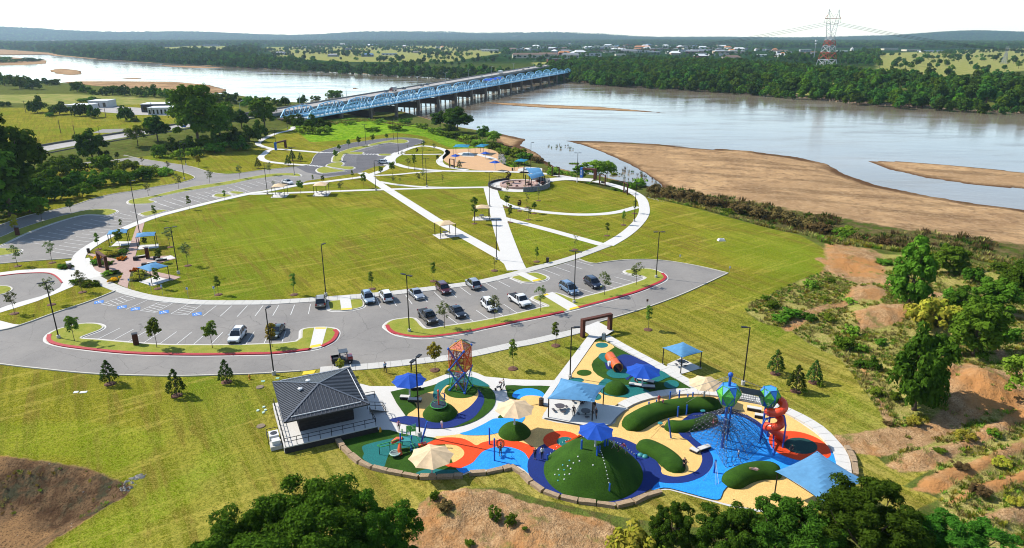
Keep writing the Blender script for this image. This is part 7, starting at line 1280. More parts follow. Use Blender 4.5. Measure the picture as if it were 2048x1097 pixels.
def car(kind, pm, loc, rz, label, group=None, glassroof=False, name='parked_car', cat='car'):
    d = CARS[kind]; L, W = d['L'], d['W'] / 2; t = thing(name, label, cat, loc, rz, group); X = lambda f: L / 2 - f * L; z0 = 0.24 if kind != 'pickup' else 0.38
    def hs(f, zt): e = min(1, 0.80 + 0.2 * min(1, min(f, 1 - f) / 0.09)); return [(W * e * 0.88, z0), (W * e * 0.99, z0 + 0.18), (W * e, z0 + (zt - z0) * 0.55), (W * e * 0.97, zt - 0.06), (W * e * 0.88, zt)]
    body = loft([(X(f), hs(f, z)) for f, z in d['belt']]).build('body', pm, t, smooth=False)
    gs = []
    for i, (f, z) in enumerate(d['gh']):
        zb = np.interp(f, [b[0] for b in d['belt']], [b[1] for b in d['belt']]) - 0.03; k = max(0.0, (z - zb) / (d['H'] - zb)); gs.append((X(f), [(W * 0.9, zb), (W * (0.9 - 0.16 * k), zb + (z - zb) * 0.98 + 0.005)]))
    loft(gs).build('window_band', GLASS, t)
    g = d['gh']; rf = [(X(g[i][0] + (0.012 if i == 1 else -0.012 if i == 3 else 0)), [(W * 0.75, g[i][1] - 0.05), (W * 0.74, g[i][1] + 0.03), (W * 0.4, g[i][1] + 0.05)]) for i in (1, 2, 3)]; ro = loft(rf).build('roof', pm, t)
    if glassroof: MB().box((X((g[1][0] + g[2][0]) / 2) - 0.15, 0, d['H'] + 0.045), (0.75, W * 1.05, 0.03)).build('sunroof', GLASS, ro)
    if kind in ('suv', 'minivan'): [MB().tube([(X(g[1][0]) - 0.1, s * W * 0.7, d['H'] + 0.06), (X(g[3][0]), s * W * 0.7, d['H'] + 0.04)], 0.025, 5).build('roof_rail', TRIM, ro) for s in (-1, 1)]
    for s in (-1, 1):
        ps = MB()
        for fa, fb, up in ((g[0][0], g[1][0], 1), (g[3][0], g[4][0], 0)): a, b = (fa, fb); za, zb_ = (g[0][1], g[1][1]) if up else (g[3][1], g[4][1]); yA = W * (0.915 if up else 0.76); yB = W * (0.76 if up else 0.915); ps.bar((X(a), s * yA, za - 0.02), (X(b), s * yB, zb_ - 0.02), 0.09, 0.06)
        for f in ((0.52,) if kind in ('sedan', 'pickup') else (0.5, 0.74)):
            if kind == 'pickup': f = 0.43
            ps.bar((X(f), s * W * 0.915, 1.0), (X(f), s * W * 0.765, np.interp(f, [q[0] for q in g], [q[1] for q in g]) - 0.02), 0.1, 0.04)
        ps.build('pillar', pm, t); MB().box((X(g[0][0]) - 0.35, s * (W + 0.1), g[0][1] + 0.08), (0.14, 0.22, 0.16)).build('mirror', pm, t)
        MB().box((X(0.02), s * W * 0.68, d['belt'][1][1] - 0.07), (0.16, W * 0.4, 0.14)).build('headlight', HEADL, t); MB().box((X(0.985), s * W * 0.78, d['belt'][-2][1] - 0.12), (0.14, W * 0.26, 0.26)).build('taillight', TAILL, t)
        MB().box((X(0.5), s * W * 0.995, z0 + 0.08), (L * 0.5, 0.05, 0.14)).build('sill', TRIM, t)
        for f in ((0.175, 0.80) if kind != 'pickup' else (0.16, 0.80)):
            MB().tube([(X(f), s * (W - 0.03), d['wr'] + 0.02), (X(f), s * (W + 0.012), d['wr'] + 0.02)], d['wr'] + 0.075, 18).build('wheel_arch', TRIM, t)
            w_ = MB().tube([(X(f), s * (W - 0.2), d['wr']), (X(f), s * (W + 0.02), d['wr'])], d['wr'], 18).build('wheel', TYRE, t); MB().tube([(X(f), s * (W + 0.0), d['wr']), (X(f), s * (W + 0.035), d['wr'])], d['wr'] * 0.66, 10).build('rim', RIM, w_)
    MB().box((X(0.008), 0, d['belt'][0][1] - 0.08), (0.12, W * 0.95, 0.22)).build('grille', TRIM, t); MB().box((X(0.012), 0, z0 + 0.12), (0.2, W * 1.7, 0.2)).build('bumper', TRIM if kind in ('suv', 'pickup') else pm, t); MB().box((X(0.99), 0, z0 + 0.14), (0.2, W * 1.7, 0.2)).build('bumper', SILV if kind == 'pickup' else TRIM, t); MB().box((X(1.0) - 0.02, 0, 0.72), (0.05, 0.34, 0.16)).build('number_plate', PLATE, t)
    if kind == 'pickup': MB().box((X(0.79), 0, 1.165), (L * 0.37, W * 1.68, 0.012)).build('bed_floor', TRIM, t)
    return t
PT = {k: paint(k, c, m_) for k, c, m_ in (('white', '#d4d4d2', 0), ('silver', '#9fa3a6', 0.5), ('black', '#141517', 0.2), ('maroon', '#4d0d14', 0.3), ('tan', '#948a78', 0.4), ('bluegrey', '#6f8aa3', 0.4), ('navy', '#141c30', 0.3), ('bronze', '#3b352e', 0.4), ('green', '#2c3a30', 0.3), ('paleblue', '#9db0bd', 0.4), ('red', '#8a1216', 0.1))}
for kind, c, rr, ff, lb, gr in (('suv', 'white', (484, 667), (467, 690), 'white crossover with black sunroof parked alone on the lower row', True), ('sedan', 'green', (562, 657), (545, 681), 'dark green sedan half hidden by the yellow young tree', False), ('suv', 'tan', (641.5, 620), (642.5, 600), 'old tan wagon parked nose to the lawn beside the crossing', False), ('suv', 'paleblue', (731, 593), (742, 612), 'pale blue off-roader parked beside the crossing island', True),
                                ('suv', 'white', (778, 607), (767, 591), 'white small car with black rear window next to the pale blue off-roader', False), ('sedan', 'silver', (823, 585), (843, 603), 'silver sedan parked nose out by the oval walk', False), ('suv', 'maroon', (877, 574), (897, 594), 'maroon crossover parked nose out by the oval walk', False), ('suv', 'silver', (956, 583), (937, 566), 'silver crossover parked nose to the oval walk', False), ('pickup', 'bronze', (842, 627), (870, 655), 'dark bronze crew cab pickup at the island end', True),
                                ('sedan', 'black', (904, 620), (925, 640), 'black sedan beside the dark bronze pickup', True), ('suv', 'white', (967, 606), (990, 628), 'white crossover half hidden by a sparse tree', False), ('pickup', 'white', (1020, 596), (1058, 620), 'white crew cab pickup beside the island crossing', False), ('minivan', 'bluegrey', (1122, 573), (1154, 594), 'blue grey minivan beside the island crossing', True), ('suv', 'navy', (1170, 562), (1201, 583), 'dark blue crossover next to the minivan', False),
                                ('sedan', 'white', (566, 366), (584, 370), 'white sedan parked behind the first beige shelter', True), ('suv', 'white', (757, 328), (779, 328.6), 'white wagon parked on the dark far lot', False)):
    a, b = G(*rr), G(*ff); car(kind, PT[c], (a + b) / 2 + Vector((0, 0, 0.02)), math.atan2(b.y - a.y, b.x - a.x), lb, 'parked cars', gr)
# small traffic on the bridge (a few pixels each)
def mini(kind, pm): 
    d = CARS[kind]; W = d['W'] / 2; L = d['L']; mb = loft([(L / 2 - f * L, [(W * 0.95, 0.3), (W, 0.6), (W * 0.9, z)]) for f, z in d['belt']]); k = len(mb.f); g2 = loft([(L / 2 - f * L, [(W * 0.88, 0.9), (W * 0.74, z)]) for f, z in d['gh']]); mb.add(g2.v, g2.f, 1)
    for f in (0.18, 0.8):
        for s in (-1, 1): mb.tube([(L / 2 - f * L, s * W * 0.8, 0.34), (L / 2 - f * L, s * W * 1.02, 0.34)], 0.34, 10, mi=2)
    return mb.mesh('car', [pm, GLASS, TYRE])
brz = HRZ
def on_bridge(px, lane): 
    best = min((abs((1024 + q.x / (q.y * _cp + (CAM_H - ZH) * _sp) * FPX) - px), s) for s in [k * 2 - 60 for k in range(400)] for q in [hpt(s, lane, ZH)]); return hpt(best[1], lane, ZH + 0.02)
for px_, lane, kind, c, lb in ((605, 13, 'pickup', 'silver', 'silver pickup driving at the near end of the highway bridge'), (714, 4, 'suv', 'white', 'white car on the near lane of the highway bridge'), (773, 12, 'sedan', 'black', 'black car in front of the grey truck on the bridge'), (808, 13, 'suv', 'black', 'dark crossover behind the grey truck on the bridge'), (845, 12, 'suv', 'black', 'first of two dark cars following on the bridge'), (855, 13, 'suv', 'navy', 'second of two dark cars following on the bridge'), (964, 5, 'suv', 'white', 'white car before the deck canopies on the bridge'), (1034, 12, 'suv', 'silver', 'silver car beyond the deck canopies on the bridge'), (1047, 6, 'sedan', 'maroon', 'dark red car far along the bridge'), (1058, 12, 'suv', 'black', 'black car far along the bridge'), (1105, 5, 'suv', 'black', 'black car at the far end of the bridge')):
    obj('car', mini(kind, PT[c]), label=lb, cat='car', group='traffic on the bridge', loc=on_bridge(px_, lane), rz=brz + (math.pi if lane > 8 else 0))
for px_, lane, L_, cm, lb in ((787, 12, 9, PT['silver'], 'grey box truck with red cab crossing the bridge'), (1000, 9, 14, PT['white'], 'white box truck among the traffic far along the bridge')):
    q = on_bridge(px_, lane); t = thing('truck', lb, 'truck', q, brz + math.pi); MB().box((-1, 0, 2.1), (L_ * 0.7, 2.4, 2.6)).build('cargo_box', cm, t); MB().box((L_ * 0.38, 0, 1.6), (2.2, 2.3, 2.0), 0, 0, 0.9).build('cab', PT['red'] if L_ < 10 else cm, t); MB().box((L_ * 0.38 + 0.9, 0, 2.0), (0.5, 2.0, 0.8)).build('windscreen', GLASS, t); [MB().tube([(x, s, 0.5), (x, s * 1.2, 0.5)], 0.5, 10).build('wheel', TYRE, t) for x in (-L_ * 0.35, -L_ * 0.2, L_ * 0.36) for s in (-1, 1)]
# utility cart on the road
ca, cb = G(660, 735), G(704, 728); t = thing('utility_cart', 'red and black utility cart with a roof stopped on the road', 'cart', (ca + cb) / 2 + Vector((0, 0.8, 0.02)), math.atan2(cb.y - ca.y, cb.x - ca.x)); MB().box((0, 0, 0.5), (3.0, 1.3, 0.28)).build('chassis', TRIM, t)
MB().box((-0.95, 0, 0.82), (1.15, 1.4, 0.1)).box((-0.95, 0.68, 1.0), (1.15, 0.06, 0.32)).box((-0.95, -0.68, 1.0), (1.15, 0.06, 0.32)).box((-1.52, 0, 1.0), (0.06, 1.4, 0.32)).box((-0.38, 0, 1.0), (0.06, 1.4, 0.32)).build('cargo_bed', TRIM, t); MB().box((1.15, 0, 0.85), (0.85, 1.25, 0.5), 0, 0, 0.85).build('hood', PT['red'], t); MB().box((-1.55, 0, 1.02), (0.05, 1.44, 0.3)).build('tailgate', PT['red'], t); MB().box((0.25, 0, 1.93), (1.3, 1.35, 0.08)).build('roof', M('cart_roof', '#3c444c', 0.5), t)
for x in (-0.3, 0.8):
    for s in (-1, 1): MB().tube([(x, s * 0.62, 0.6), (x * 0.9, s * 0.6, 1.92)], 0.035, 6).build('roll_bar', BLK, t)
MB().box((0.05, 0, 0.85), (0.5, 1.2, 0.16)).box((-0.2, 0, 1.12), (0.12, 1.2, 0.5)).build('seat', BLK, t); MB().box((0.78, 0, 1.5), (0.04, 1.15, 0.6)).build('windscreen', GLASS, t); MB().tube([(0.55, 0.3, 1.15), (0.58, 0.3, 1.18)], 0.17, 12).build('steering_wheel', BLK, t)
for x in (-1.0, 1.05):
    for s in (-1, 1): w_ = MB().tube([(x, s * 0.52, 0.33), (x, s * 0.78, 0.33)], 0.33, 14).build('wheel', TYRE, t); MB().tube([(x, s * 0.77, 0.33), (x, s * 0.795, 0.33)], 0.18, 10).build('rim', RIM, w_)
for s in (-1, 1): MB().box((1.55, s * 0.42, 0.95), (0.08, 0.22, 0.12)).build('headlight', HEADL, t)
SKIN = [M('skin_light', '#c58f70', 0.6, 0.06, 8), M('skin_dark', '#7a5038', 0.6, 0.06, 8)]
def limb_pt(a, b, t): return a + (b - a) * t
def skeleton(pose):
    """joint positions for a 1.72 m figure facing +x; returns verts, edges, radii, tags"""
    V, E, Rr_, T = [], [], [], []
    def add(p, r, tg, par=None):
        V.append(Vector(p)); Rr_.append(r); T.append(tg); i = len(V) - 1
        if par is not None: E.append((par, i))
        return i
    bend = pose.get('bend', 0.0); sit = pose.get('sit', False); hz = 0.50 if sit else 0.93
    def up(h): return Vector((math.sin(bend) * h, 0, hz + math.cos(bend) * h))
    pel = add((0, 0, hz), (0.15, 0.11), 'pants'); wa = add(up(0.2), (0.13, 0.1), 'shirt', pel); ch = add(up(0.40), (0.16, 0.115), 'shirt', wa); nk = add(up(0.52), (0.055, 0.055), 'skin', ch); hc = up(0.64) + Vector((0.02, 0, 0)); j0 = add(hc, (0.078, 0.095), 'head', nk); add(up(0.76) + Vector((0.01, 0, 0)), (0.06, 0.075), 'hair', j0)
    for s, (sw, out, el) in ((1, pose.get('al', (0.1, 0.12, 0.2))), (-1, pose.get('ar', (-0.1, 0.12, 0.2)))):
        sh = up(0.46) + Vector((0, s * 0.19, 0)); i = add(sh, (0.06, 0.06), 'shirt', ch); d1 = Vector((math.sin(sw) * math.cos(out), s * math.sin(out), -math.cos(sw) * math.cos(out))); e = sh + d1 * 0.29; i = add(e, (0.043, 0.043), 'sleeve', i)
        d2 = Vector((math.sin(sw + el) * math.cos(out * 0.5), s * math.sin(out * 0.5), -math.cos(sw + el) * math.cos(out * 0.5))); w = e + d2 * 0.25; i = add(w, (0.03, 0.03), 'arm', i); pm_ = w + d2 * 0.08; ip = add(pm_, (0.034, 0.02), 'arm', i); side = Vector((0, 1, 0)).cross(d2).normalized() * 0.5 + Vector((0, s * 0.2, 0))
        for k in range(4): f0 = pm_ + d2 * 0.045 + side * (k - 1.5) * 0.036; q = add(f0, (0.0095, 0.0095), 'arm', ip); add(f0 + d2 * (0.03, 0.042, 0.038, 0.026)[k] + Vector((0.012, -s * 0.008, 0)), (0.008, 0.008), 'arm', q)
        f0 = pm_ + side * -0.075 + d2 * 0.01; q = add(f0, (0.011, 0.011), 'arm', i); add(f0 + d2 * 0.035 + side * -0.02, (0.009, 0.009), 'arm', q)
    for s, (sw, kn) in ((1, pose.get('ll', (0.05, 0.05))), (-1, pose.get('lr', (-0.05, 0.05)))):
        if sit: sw, kn = 1.5, 1.5
        hp = Vector((0, s * 0.095, hz - 0.06)); i = add(hp, (0.09, 0.09), 'pants', pel); k_ = hp + Vector((math.sin(sw), 0, -math.cos(sw))) * 0.42; i = add(k_, (0.06, 0.06), 'knee', i); a_ = k_ + Vector((math.sin(sw - kn), 0, -math.cos(sw - kn))) * 0.41; i = add(a_, (0.04, 0.04), 'shin', i); i = add(a_ + Vector((0.03, 0, -0.035)), (0.042, 0.035), 'shoe', i); add(a_ + Vector((0.17, s * 0.02, -0.045)), (0.036, 0.026), 'shoe', i)
    return V, E, Rr_, T
def body_mesh(pose):
    V, E, Rr_, T = skeleton(pose); me = bpy.data.meshes.new('body'); me.from_pydata([tuple(v) for v in V], E, []); o = bpy.data.objects.new('tmp', me); col.objects.link(o); o.modifiers.new('s', 'SKIN')
    for i, r in enumerate(Rr_): me.skin_vertices[0].data[i].radius = r
    me.skin_vertices[0].data[0].use_root = True; sb = o.modifiers.new('d', 'SUBSURF'); sb.levels = 1; sb.render_levels = 1
    dg = bpy.context.evaluated_depsgraph_get(); m2 = bpy.data.meshes.new_from_object(o.evaluated_get(dg)); bpy.data.objects.remove(o); m2.materials.clear()
    slot = {'shirt': 1, 'sleeve': 1, 'pants': 2, 'knee': 2, 'shin': 3, 'shoe': 4, 'skin': 0, 'head': 0, 'arm': 0, 'hair': 5}; A = np.array([tuple(v) for v in V]); seg = [(A[a], A[b], T[a], T[b]) for a, b in E]
    lo = min(v.co.z for v in m2.vertices)
    for v in m2.vertices: v.co.z -= lo
    for p in m2.polygons:
        c = np.array(p.center); c[2] += lo; bd_, bt = 1e9, 'shirt'
        for a, b, ta, tb_ in seg:
            d_ = b - a; t_ = np.clip(np.dot(c - a, d_) / (np.dot(d_, d_) + 1e-9), 0, 1); q = np.linalg.norm(c - a - t_ * d_)
            if q < bd_: bd_ = q; bt = ta if t_ < 0.5 else tb_
        hd = A[4]
        if bt in ('head', 'hair') : bt = 'hair' if (c[2] > hd[2] + 0.035 or (c[0] < hd[0] - 0.035 and c[2] > hd[2] - 0.09)) else 'head'
        p.material_index = slot[bt]; p.use_smooth = True
    m2['head'] = [float(hd[0]), float(hd[1]), float(hd[2] - lo)]; return m2
POSES = {'stand': {}, 'walk': dict(al=(-0.4, 0.1, 0.3), ar=(0.5, 0.1, 0.4), ll=(0.45, 0.15), lr=(-0.35, 0.3)), 'hold': dict(al=(0.5, 0.2, 1.3), ar=(0.5, 0.2, 1.4)), 'sit': dict(sit=True, al=(0.5, 0.2, 0.8), ar=(0.6, 0.15, 0.7)), 'bend': dict(bend=0.8, al=(0.4, 0.1, 0.3), ar=(0.6, 0.1, 0.2), ll=(0.25, 0.3), lr=(-0.2, 0.2)), 'push': dict(al=(0.9, 0.1, 0.6), ar=(0.9, 0.1, 0.6), ll=(0.3, 0.1), lr=(-0.3, 0.2), bend=0.12), 'climb': dict(al=(2.2, 0.2, 0.3), ar=(1.6, 0.2, 0.6), ll=(0.9, 1.1), lr=(0.0, 0.3))}
PMESH = {}
def cloth(c): return M('cloth_' + c.strip('#'), c, 0.85, 0.1, 9)
def person(p, h, pose, heading, shirt, pants, label, shorts=False, hair='#1c1512', skin=0, z=None, tilt=None):
    if pose not in PMESH: PMESH[pose] = body_mesh(POSES[pose])
    me = PMESH[pose].copy()
    for m_ in (SKIN[skin], cloth(shirt), cloth(pants), SKIN[skin] if shorts else cloth(pants), cloth('#2a2a2c'), cloth(hair)): me.materials.append(m_)
    o = obj('person', me, label=label, cat='person', loc=p, rz=heading); o.scale = (h / 1.72,) * 3
    if z is not None: o.location.z = z
    if tilt: o.rotation_euler = tilt
    hx = me['head']; k = MB(); k.ball((hx[0] + 0.085, 0, hx[2] - 0.015), 0.016, 6, 4, sq=(1, 0.8, 1.5))
    k.build('nose', SKIN[skin], o); MB().ball((hx[0] + 0.078, 0.033, hx[2] + 0.012), 0.012, 5, 4).ball((hx[0] + 0.078, -0.033, hx[2] + 0.012), 0.012, 5, 4).build('eyes', cloth('#1a1412'), o); MB().box((hx[0] + 0.076, 0, hx[2] - 0.055), (0.02, 0.045, 0.012)).build('mouth', cloth('#7a3c34'), o); MB().ball((hx[0], 0.078, hx[2] - 0.01), 0.024, 5, 4, sq=(0.7, 0.5, 1.2)).ball((hx[0], -0.078, hx[2] - 0.01), 0.024, 5, 4, sq=(0.7, 0.5, 1.2)).build('ears', SKIN[skin], o)
    return o
S0 = 0.075
def gp(x, y, z=S0): p = G(x, y); p.z = z; return p
person(gp(771, 746), 1.78, 'walk', 2.0, '#6d92b5', '#16171a', 'person in a light blue shirt and black trousers walking on the link path'); person(gp(823, 744, 0.02), 1.7, 'stand', 3.1, '#191a1c', '#17181a', 'person in black standing on the grass behind the blue parasol')
person(gp(1008, 779), 1.66, 'push', 3.4, '#c9b7a4', '#1c1d20', 'person in a beige top pushing the black stroller'); person(gp(798, 863), 1.5, 'stand', 5.2, '#d98a9c', '#26262c', 'child in a pink top standing on the white walk', True); person(gp(884, 858), 1.15, 'stand', 4.4, '#e0d6d6', '#c98fa0', 'small child in white and pink at the edge of the dark blue rubber', True)
person(gp(1001, 914), 1.68, 'hold', 2.2, '#6b4a3a', '#5a3f33', 'person in brown standing at the orange swing', True); person(gp(1070, 921), 1.6, 'stand', 1.5, '#1d2230', '#22242c', 'person in dark clothes at the foot of the turf hill', True); person(gp(1084, 920), 1.7, 'stand', 2.0, '#d9d6d2', '#1a1b1e', 'person in a white shirt at the foot of the turf hill')
o9 = person(gp(1367, 943), 1.76, 'hold', 5.0, '#131416', '#17181a', 'person in black holding a toddler on the tan rubber', True); person(gp(1367, 943) + Vector((0.16, -0.25, 0.92)), 0.8, 'sit', 1.4, '#3a3436', '#2b2a2e', 'toddler carried on the arm of the person in black')
person(gp(1147, 836, 0.12), 1.7, 'stand', 4.6, '#1c2130', '#1a1c20', 'person in navy standing between the pavilion tables'); person(gp(1188, 826, 0.12), 1.74, 'stand', 4.0, '#1a1a1c', '#8a7a6a', 'person in a black shirt and khaki shorts at the pavilion post', True); person(gp(1192, 841, 0.12), 1.72, 'stand', 3.6, '#20242c', '#17181b', 'person in dark clothes leaning at the front pavilion post')
for x, y, c, w in ((1157, 803, '#7a2c34', 'dark red'), (1167, 807, '#3a2a38', 'plum'), (1163, 813, '#b09a92', 'pale rose')): p_ = gp(x, y, 0.12); person(p_, 1.65, 'sit', rng.uniform(0, 6), c, '#22242a', 'person in a %s top sitting at the pavilion table' % w)
def berm(x, y, z): p = G(x, y); p.z = z; return p
person(berm(1316, 823, 1.15), 1.3, 'stand', 4.5, '#b5232e', '#c23a40', 'child in red standing on the long turf berm'); person(berm(1324, 825, 1.0), 1.0, 'stand', 4.2, '#c9668c', '#5a3a4a', 'small child in pink on the long turf berm', True)
def on_hill(px, py, k=12):
    z = 0
    for _ in range(k): q = G(px, py, z); z = 0.5 * z + 0.5 * hill_z(q.x, q.y)
    q = G(px, py, z); q.z = hill_z(q.x, q.y); return q
for x, y, h, ps, c, c2, l in ((1227, 899, 1.25, 'walk', '#b3b5bd', '#8d93a0', 'child in grey climbing along the rope on the turf hill'), (1236, 904, 1.0, 'stand', '#2a2c34', '#22242a', 'small child in dark clothes on the turf hill'), (1252, 909, 1.65, 'bend', '#b8495a', '#8fa0b5', 'person in a red top bending over on the turf hill')): person(on_hill(x, y), h, ps, 3.0, c, c2, l, True)
person(berm(1270, 769, 0.07), 1.6, 'sit', 5.5, '#7a1f2c', '#1f2126', 'person in maroon sitting on the bench under the blue parasol'); person(gp(1476, 918), 1.2, 'stand', 2.5, '#d8d8da', '#1d3a86', 'child in white and blue inside the rope net', True); person(berm(1424, 870, 0.9), 1.15, 'climb', 0.5, '#b0303a', '#3a2a30', 'child in red climbing the rope net'); person(gp(1583, 904), 1.2, 'sit', 4.0, '#2a2f36', '#26282e', 'child in dark clothes sitting below the red slide')
o_ = person(G(1495, 957), 1.15, 'stand', 0, '#d9b9b4', '#b98f94', 'child in pale pink lying on the curved turf berm', True); o_.location.z = 1.32; o_.rotation_euler = (R(90), 0, R(75))
for x, y, c in ((913, 783, '#d8b8b8'), (929, 781, '#3a2c34')): person(gp(x, y), 1.2, 'stand', 4.0, c, '#33343c', 'child in a %s top inside the foot of the net tower' % ('pink' if c[1] == 'd' else 'dark'), True)
t = thing('stroller', 'black stroller pushed along the curved walk', 'stroller', gp(997, 781), 3.4); MB().add([(-0.35, -0.22, 0.5), (0.3, -0.22, 0.42), (0.3, 0.22, 0.42), (-0.35, 0.22, 0.5), (-0.5, -0.22, 0.95), (-0.5, 0.22, 0.95)], [(0, 1, 2, 3), (0, 3, 5, 4)]).build('seat', BLK, t); hd = MB()
for i in range(6):
    a = math.pi * (0.35 + 0.5 * i / 5); hd.v += [(-0.15 - 0.42 * math.cos(math.pi - a) - 0.1, s * 0.24, 0.72 + 0.4 * math.sin(a)) for s in (-1, 1)]
for i in range(5): hd.f.append((2 * i, 2 * i + 1, 2 * i + 3, 2 * i + 2)); hd.m.append(0)
hd.build('hood', cloth('#2c2030'), t); MB().tube([(0.35, -0.2, 0.3), (-0.55, -0.22, 1.05), (-0.55, 0.22, 1.05), (0.35, 0.2, 0.3)], 0.02, 6).build('frame', BLK, t)
for x, y in ((-0.35, -0.25), (-0.35, 0.25), (0.42, -0.12), (0.42, 0.12)): MB().tube([(x, y - 0.02, 0.14), (x, y + 0.02, 0.14)], 0.14, 12).build('wheel', TYRE, t)
PB = M('play_blue', '#1c55ad', 0.4, 0.08, 3); PG = M('play_green', '#3f9a3a', 0.4, 0.08, 3); PO = M('play_orange', '#d8561c', 0.4, 0.08, 3); PR_ = M('play_red', '#ee4a1e', 0.35, 0.06, 3, spec=0.5); PY = M('play_amber', '#cf8a22', 0.4, 0.08, 3); ROPE = M('rope', '#22242a', 0.8, 0.1, 5); KNOT = M('rope_knot', '#d9dade', 0.6, 0.05, 5); PT_ = M('play_teal', '#2f7f80', 0.5, 0.1, 3)
def mesh_panel(name, c, thr=0.28):
    m = bpy.data.materials.new(name); m.use_nodes = True; n = m.node_tree; n.nodes.clear(); o = n.nodes.new('ShaderNodeOutputMaterial'); d = n.nodes.new('ShaderNodeBsdfPrincipled'); tr = n.nodes.new('ShaderNodeBsdfTransparent'); mx = n.nodes.new('ShaderNodeMixShader'); v = coord(n, 'obj')
    w = n.nodes.new('ShaderNodeTexVoronoi'); w.inputs['Scale'].default_value = 11; n.links.new(v, w.inputs['Vector']); n.links.new(maprange(n, w.outputs['Distance'], thr, thr + 0.06), mx.inputs[0]); d.inputs['Base Color'].default_value = (*hexc(c), 1); d.inputs['Roughness'].default_value = 0.5
    n.links.new(tr.outputs[0], mx.inputs[1]); n.links.new(d.outputs[0], mx.inputs[2]); n.links.new(mx.outputs[0], o.inputs[0]); return m
OMESH = mesh_panel('orange_mesh_panel', '#d2571f', 0.45); GMESH = mesh_panel('green_mesh_panel', '#57b53a'); BMESH_ = mesh_panel('black_mesh_panel', '#1a1a1c')
# tall net tower
n1, n2, n3 = G(899.4, 783), G(930.6, 789.5), G(944.5, 775); ex = (n2 - n1); ey = (n3 - n2); sd_ = (ex.length + ey.length) / 2; c0 = (n1 + n3) / 2; tw = thing('net_tower', 'tall net tower of blue, green and orange tubes with orange panels', 'climbing tower', c0, math.atan2(ex.y, ex.x)); h_ = sd_ / 2
Q = lambda i, z: Vector(((-h_, -h_), (h_, -h_), (h_, h_), (-h_, h_))[i % 4] + (z,)); LV = [0.25, 3.3, 6.45]
def ttube(a, b, r, m, nm='tube'): MB().tube([a, b], r, 8).build(nm, m, tw)
for i in range(4):
    ttube(Q(i, LV[0]), Q(i + 1, LV[0]), 0.065, PG); ttube(Q(i, LV[1]), Q(i + 1, LV[1]), 0.08, PO); ttube(Q(i, LV[2]), Q(i + 1, LV[2]), 0.08, PY); ttube(Q(i, 0), Q(i, LV[1]), 0.035, PG if i % 2 == 0 else PB); ttube(Q(i, LV[1]), Q(i, LV[2]), 0.045, PO)
    ttube(Q(i, LV[2]), Vector((0.1, 0.2, 7.5)), 0.055, PY if i < 2 else PG)
    m1 = (Q(i, LV[0]) + Q(i + 1, LV[1])) / 2; m2 = (Q(i, LV[1]) + Q(i + 1, LV[2])) / 2
    for a, b, m_ in ((Q(i, LV[0]), Q(i + 1, LV[1]), PB), (Q(i + 1, LV[0]), Q(i, LV[1]), PB if i % 2 == 0 else PG), (Q(i, LV[1]), Q(i + 1, LV[2]), PB if i == 0 else PO), (Q(i + 1, LV[1]), Q(i, LV[2]), M('play_purple', '#5a4a8c', 0.4) if i == 0 else PO)): ttube(a, b, 0.095, m_)
    for z in LV: MB().ball(Q(i, z), 0.2, 10, 6).build('node_ball', PB, tw)
    if i in (0, 3): MB().ball(m1, 0.13, 10, 6).build('node_ball', PB, tw); MB().ball(m2, 0.13, 10, 6).build('node_ball', PB, tw)
    if i in (1, 2, 3): MB().add([Q(i, LV[1]) * 0.97, Q(i + 1, LV[1]) * 0.97, Q(i + 1, LV[2]) * 0.985, Q(i, LV[2]) * 0.985], [(0, 1, 2, 3)]).build('panel', OMESH, tw)
    MB().add([Q(i, LV[2]), Q(i + 1, LV[2]), Vector((0.1, 0.2, 7.5))], [(0, 1, 2)]).build('roof_panel', OMESH, tw)
net = MB()
for z in (1.2, 2.0, 2.7, 3.9, 4.6, 5.3):
    for k in range(5): f = -h_ + 2 * h_ * k / 4; jz = 0.25 * math.sin(k * 2 + z); net.tube([(f, -h_, z), (f * 0.6, 0, z - 0.25 + jz), (f, h_, z)], 0.018, 4); net.tube([(-h_, f, z), (0, f * 0.6, z - 0.25 - jz), (h_, f, z)], 0.018, 4)
for k in range(9): a = k * 0.7; net.tube([(h_ * 0.7 * math.cos(a), h_ * 0.7 * math.sin(a), 0.3), (h_ * 0.4 * math.cos(a + 1), h_ * 0.4 * math.sin(a + 1), 3.2), (h_ * 0.6 * math.cos(a + 2), h_ * 0.6 * math.sin(a + 2), 6.3)], 0.018, 4)
net.build('climbing_net', M('red_rope', '#7a3226', 0.8), tw)
# rope spinner on its mound
sp = G(878, 829); t = thing('rope_spinner', 'cone-shaped rope spinner with a red mast on the turf mound', 'spinner', (sp.x, sp.y, 1.1)); ring = [(1.05 * math.cos(a), 1.05 * math.sin(a), 0.32) for a in [6.2832 * k / 24 for k in range(25)]]; MB().tube(ring, 0.05, 6).build('ring', PG, t); MB().tube([(0, 0, 0), (0, 0, 2.3)], 0.1, 10).build('mast', PR_, t); MB().ball((0, 0, 2.32), 0.15, 10, 6).build('mast_cap', PR_, t); MB().lathe([(1.0, 0.28), (1.0, 0.32), (0.02, 0.32)], n=24).build('platform', M('spinner_deck', '#1d2b3a', 0.8), t); nt_ = MB()
for k in range(12): a = 6.2832 * k / 12; nt_.tube([(1.0 * math.cos(a), 1.0 * math.sin(a), 0.32), (0.05 * math.cos(a), 0.05 * math.sin(a), 2.2)], 0.016, 4)
for f in (0.3, 0.55, 0.75): nt_.tube([((1 - f) * math.cos(6.2832 * k / 12), (1 - f) * math.sin(6.2832 * k / 12), 0.32 + 1.88 * f) for k in range(13)], 0.016, 4)
nt_.build('net', PT_, t); person((sp.x + 0.75, sp.y + 0.5, 1.45), 1.5, 'climb', 3.6, '#2d4f8a', '#3a506e', 'person in blue hanging on the rope spinner', True)
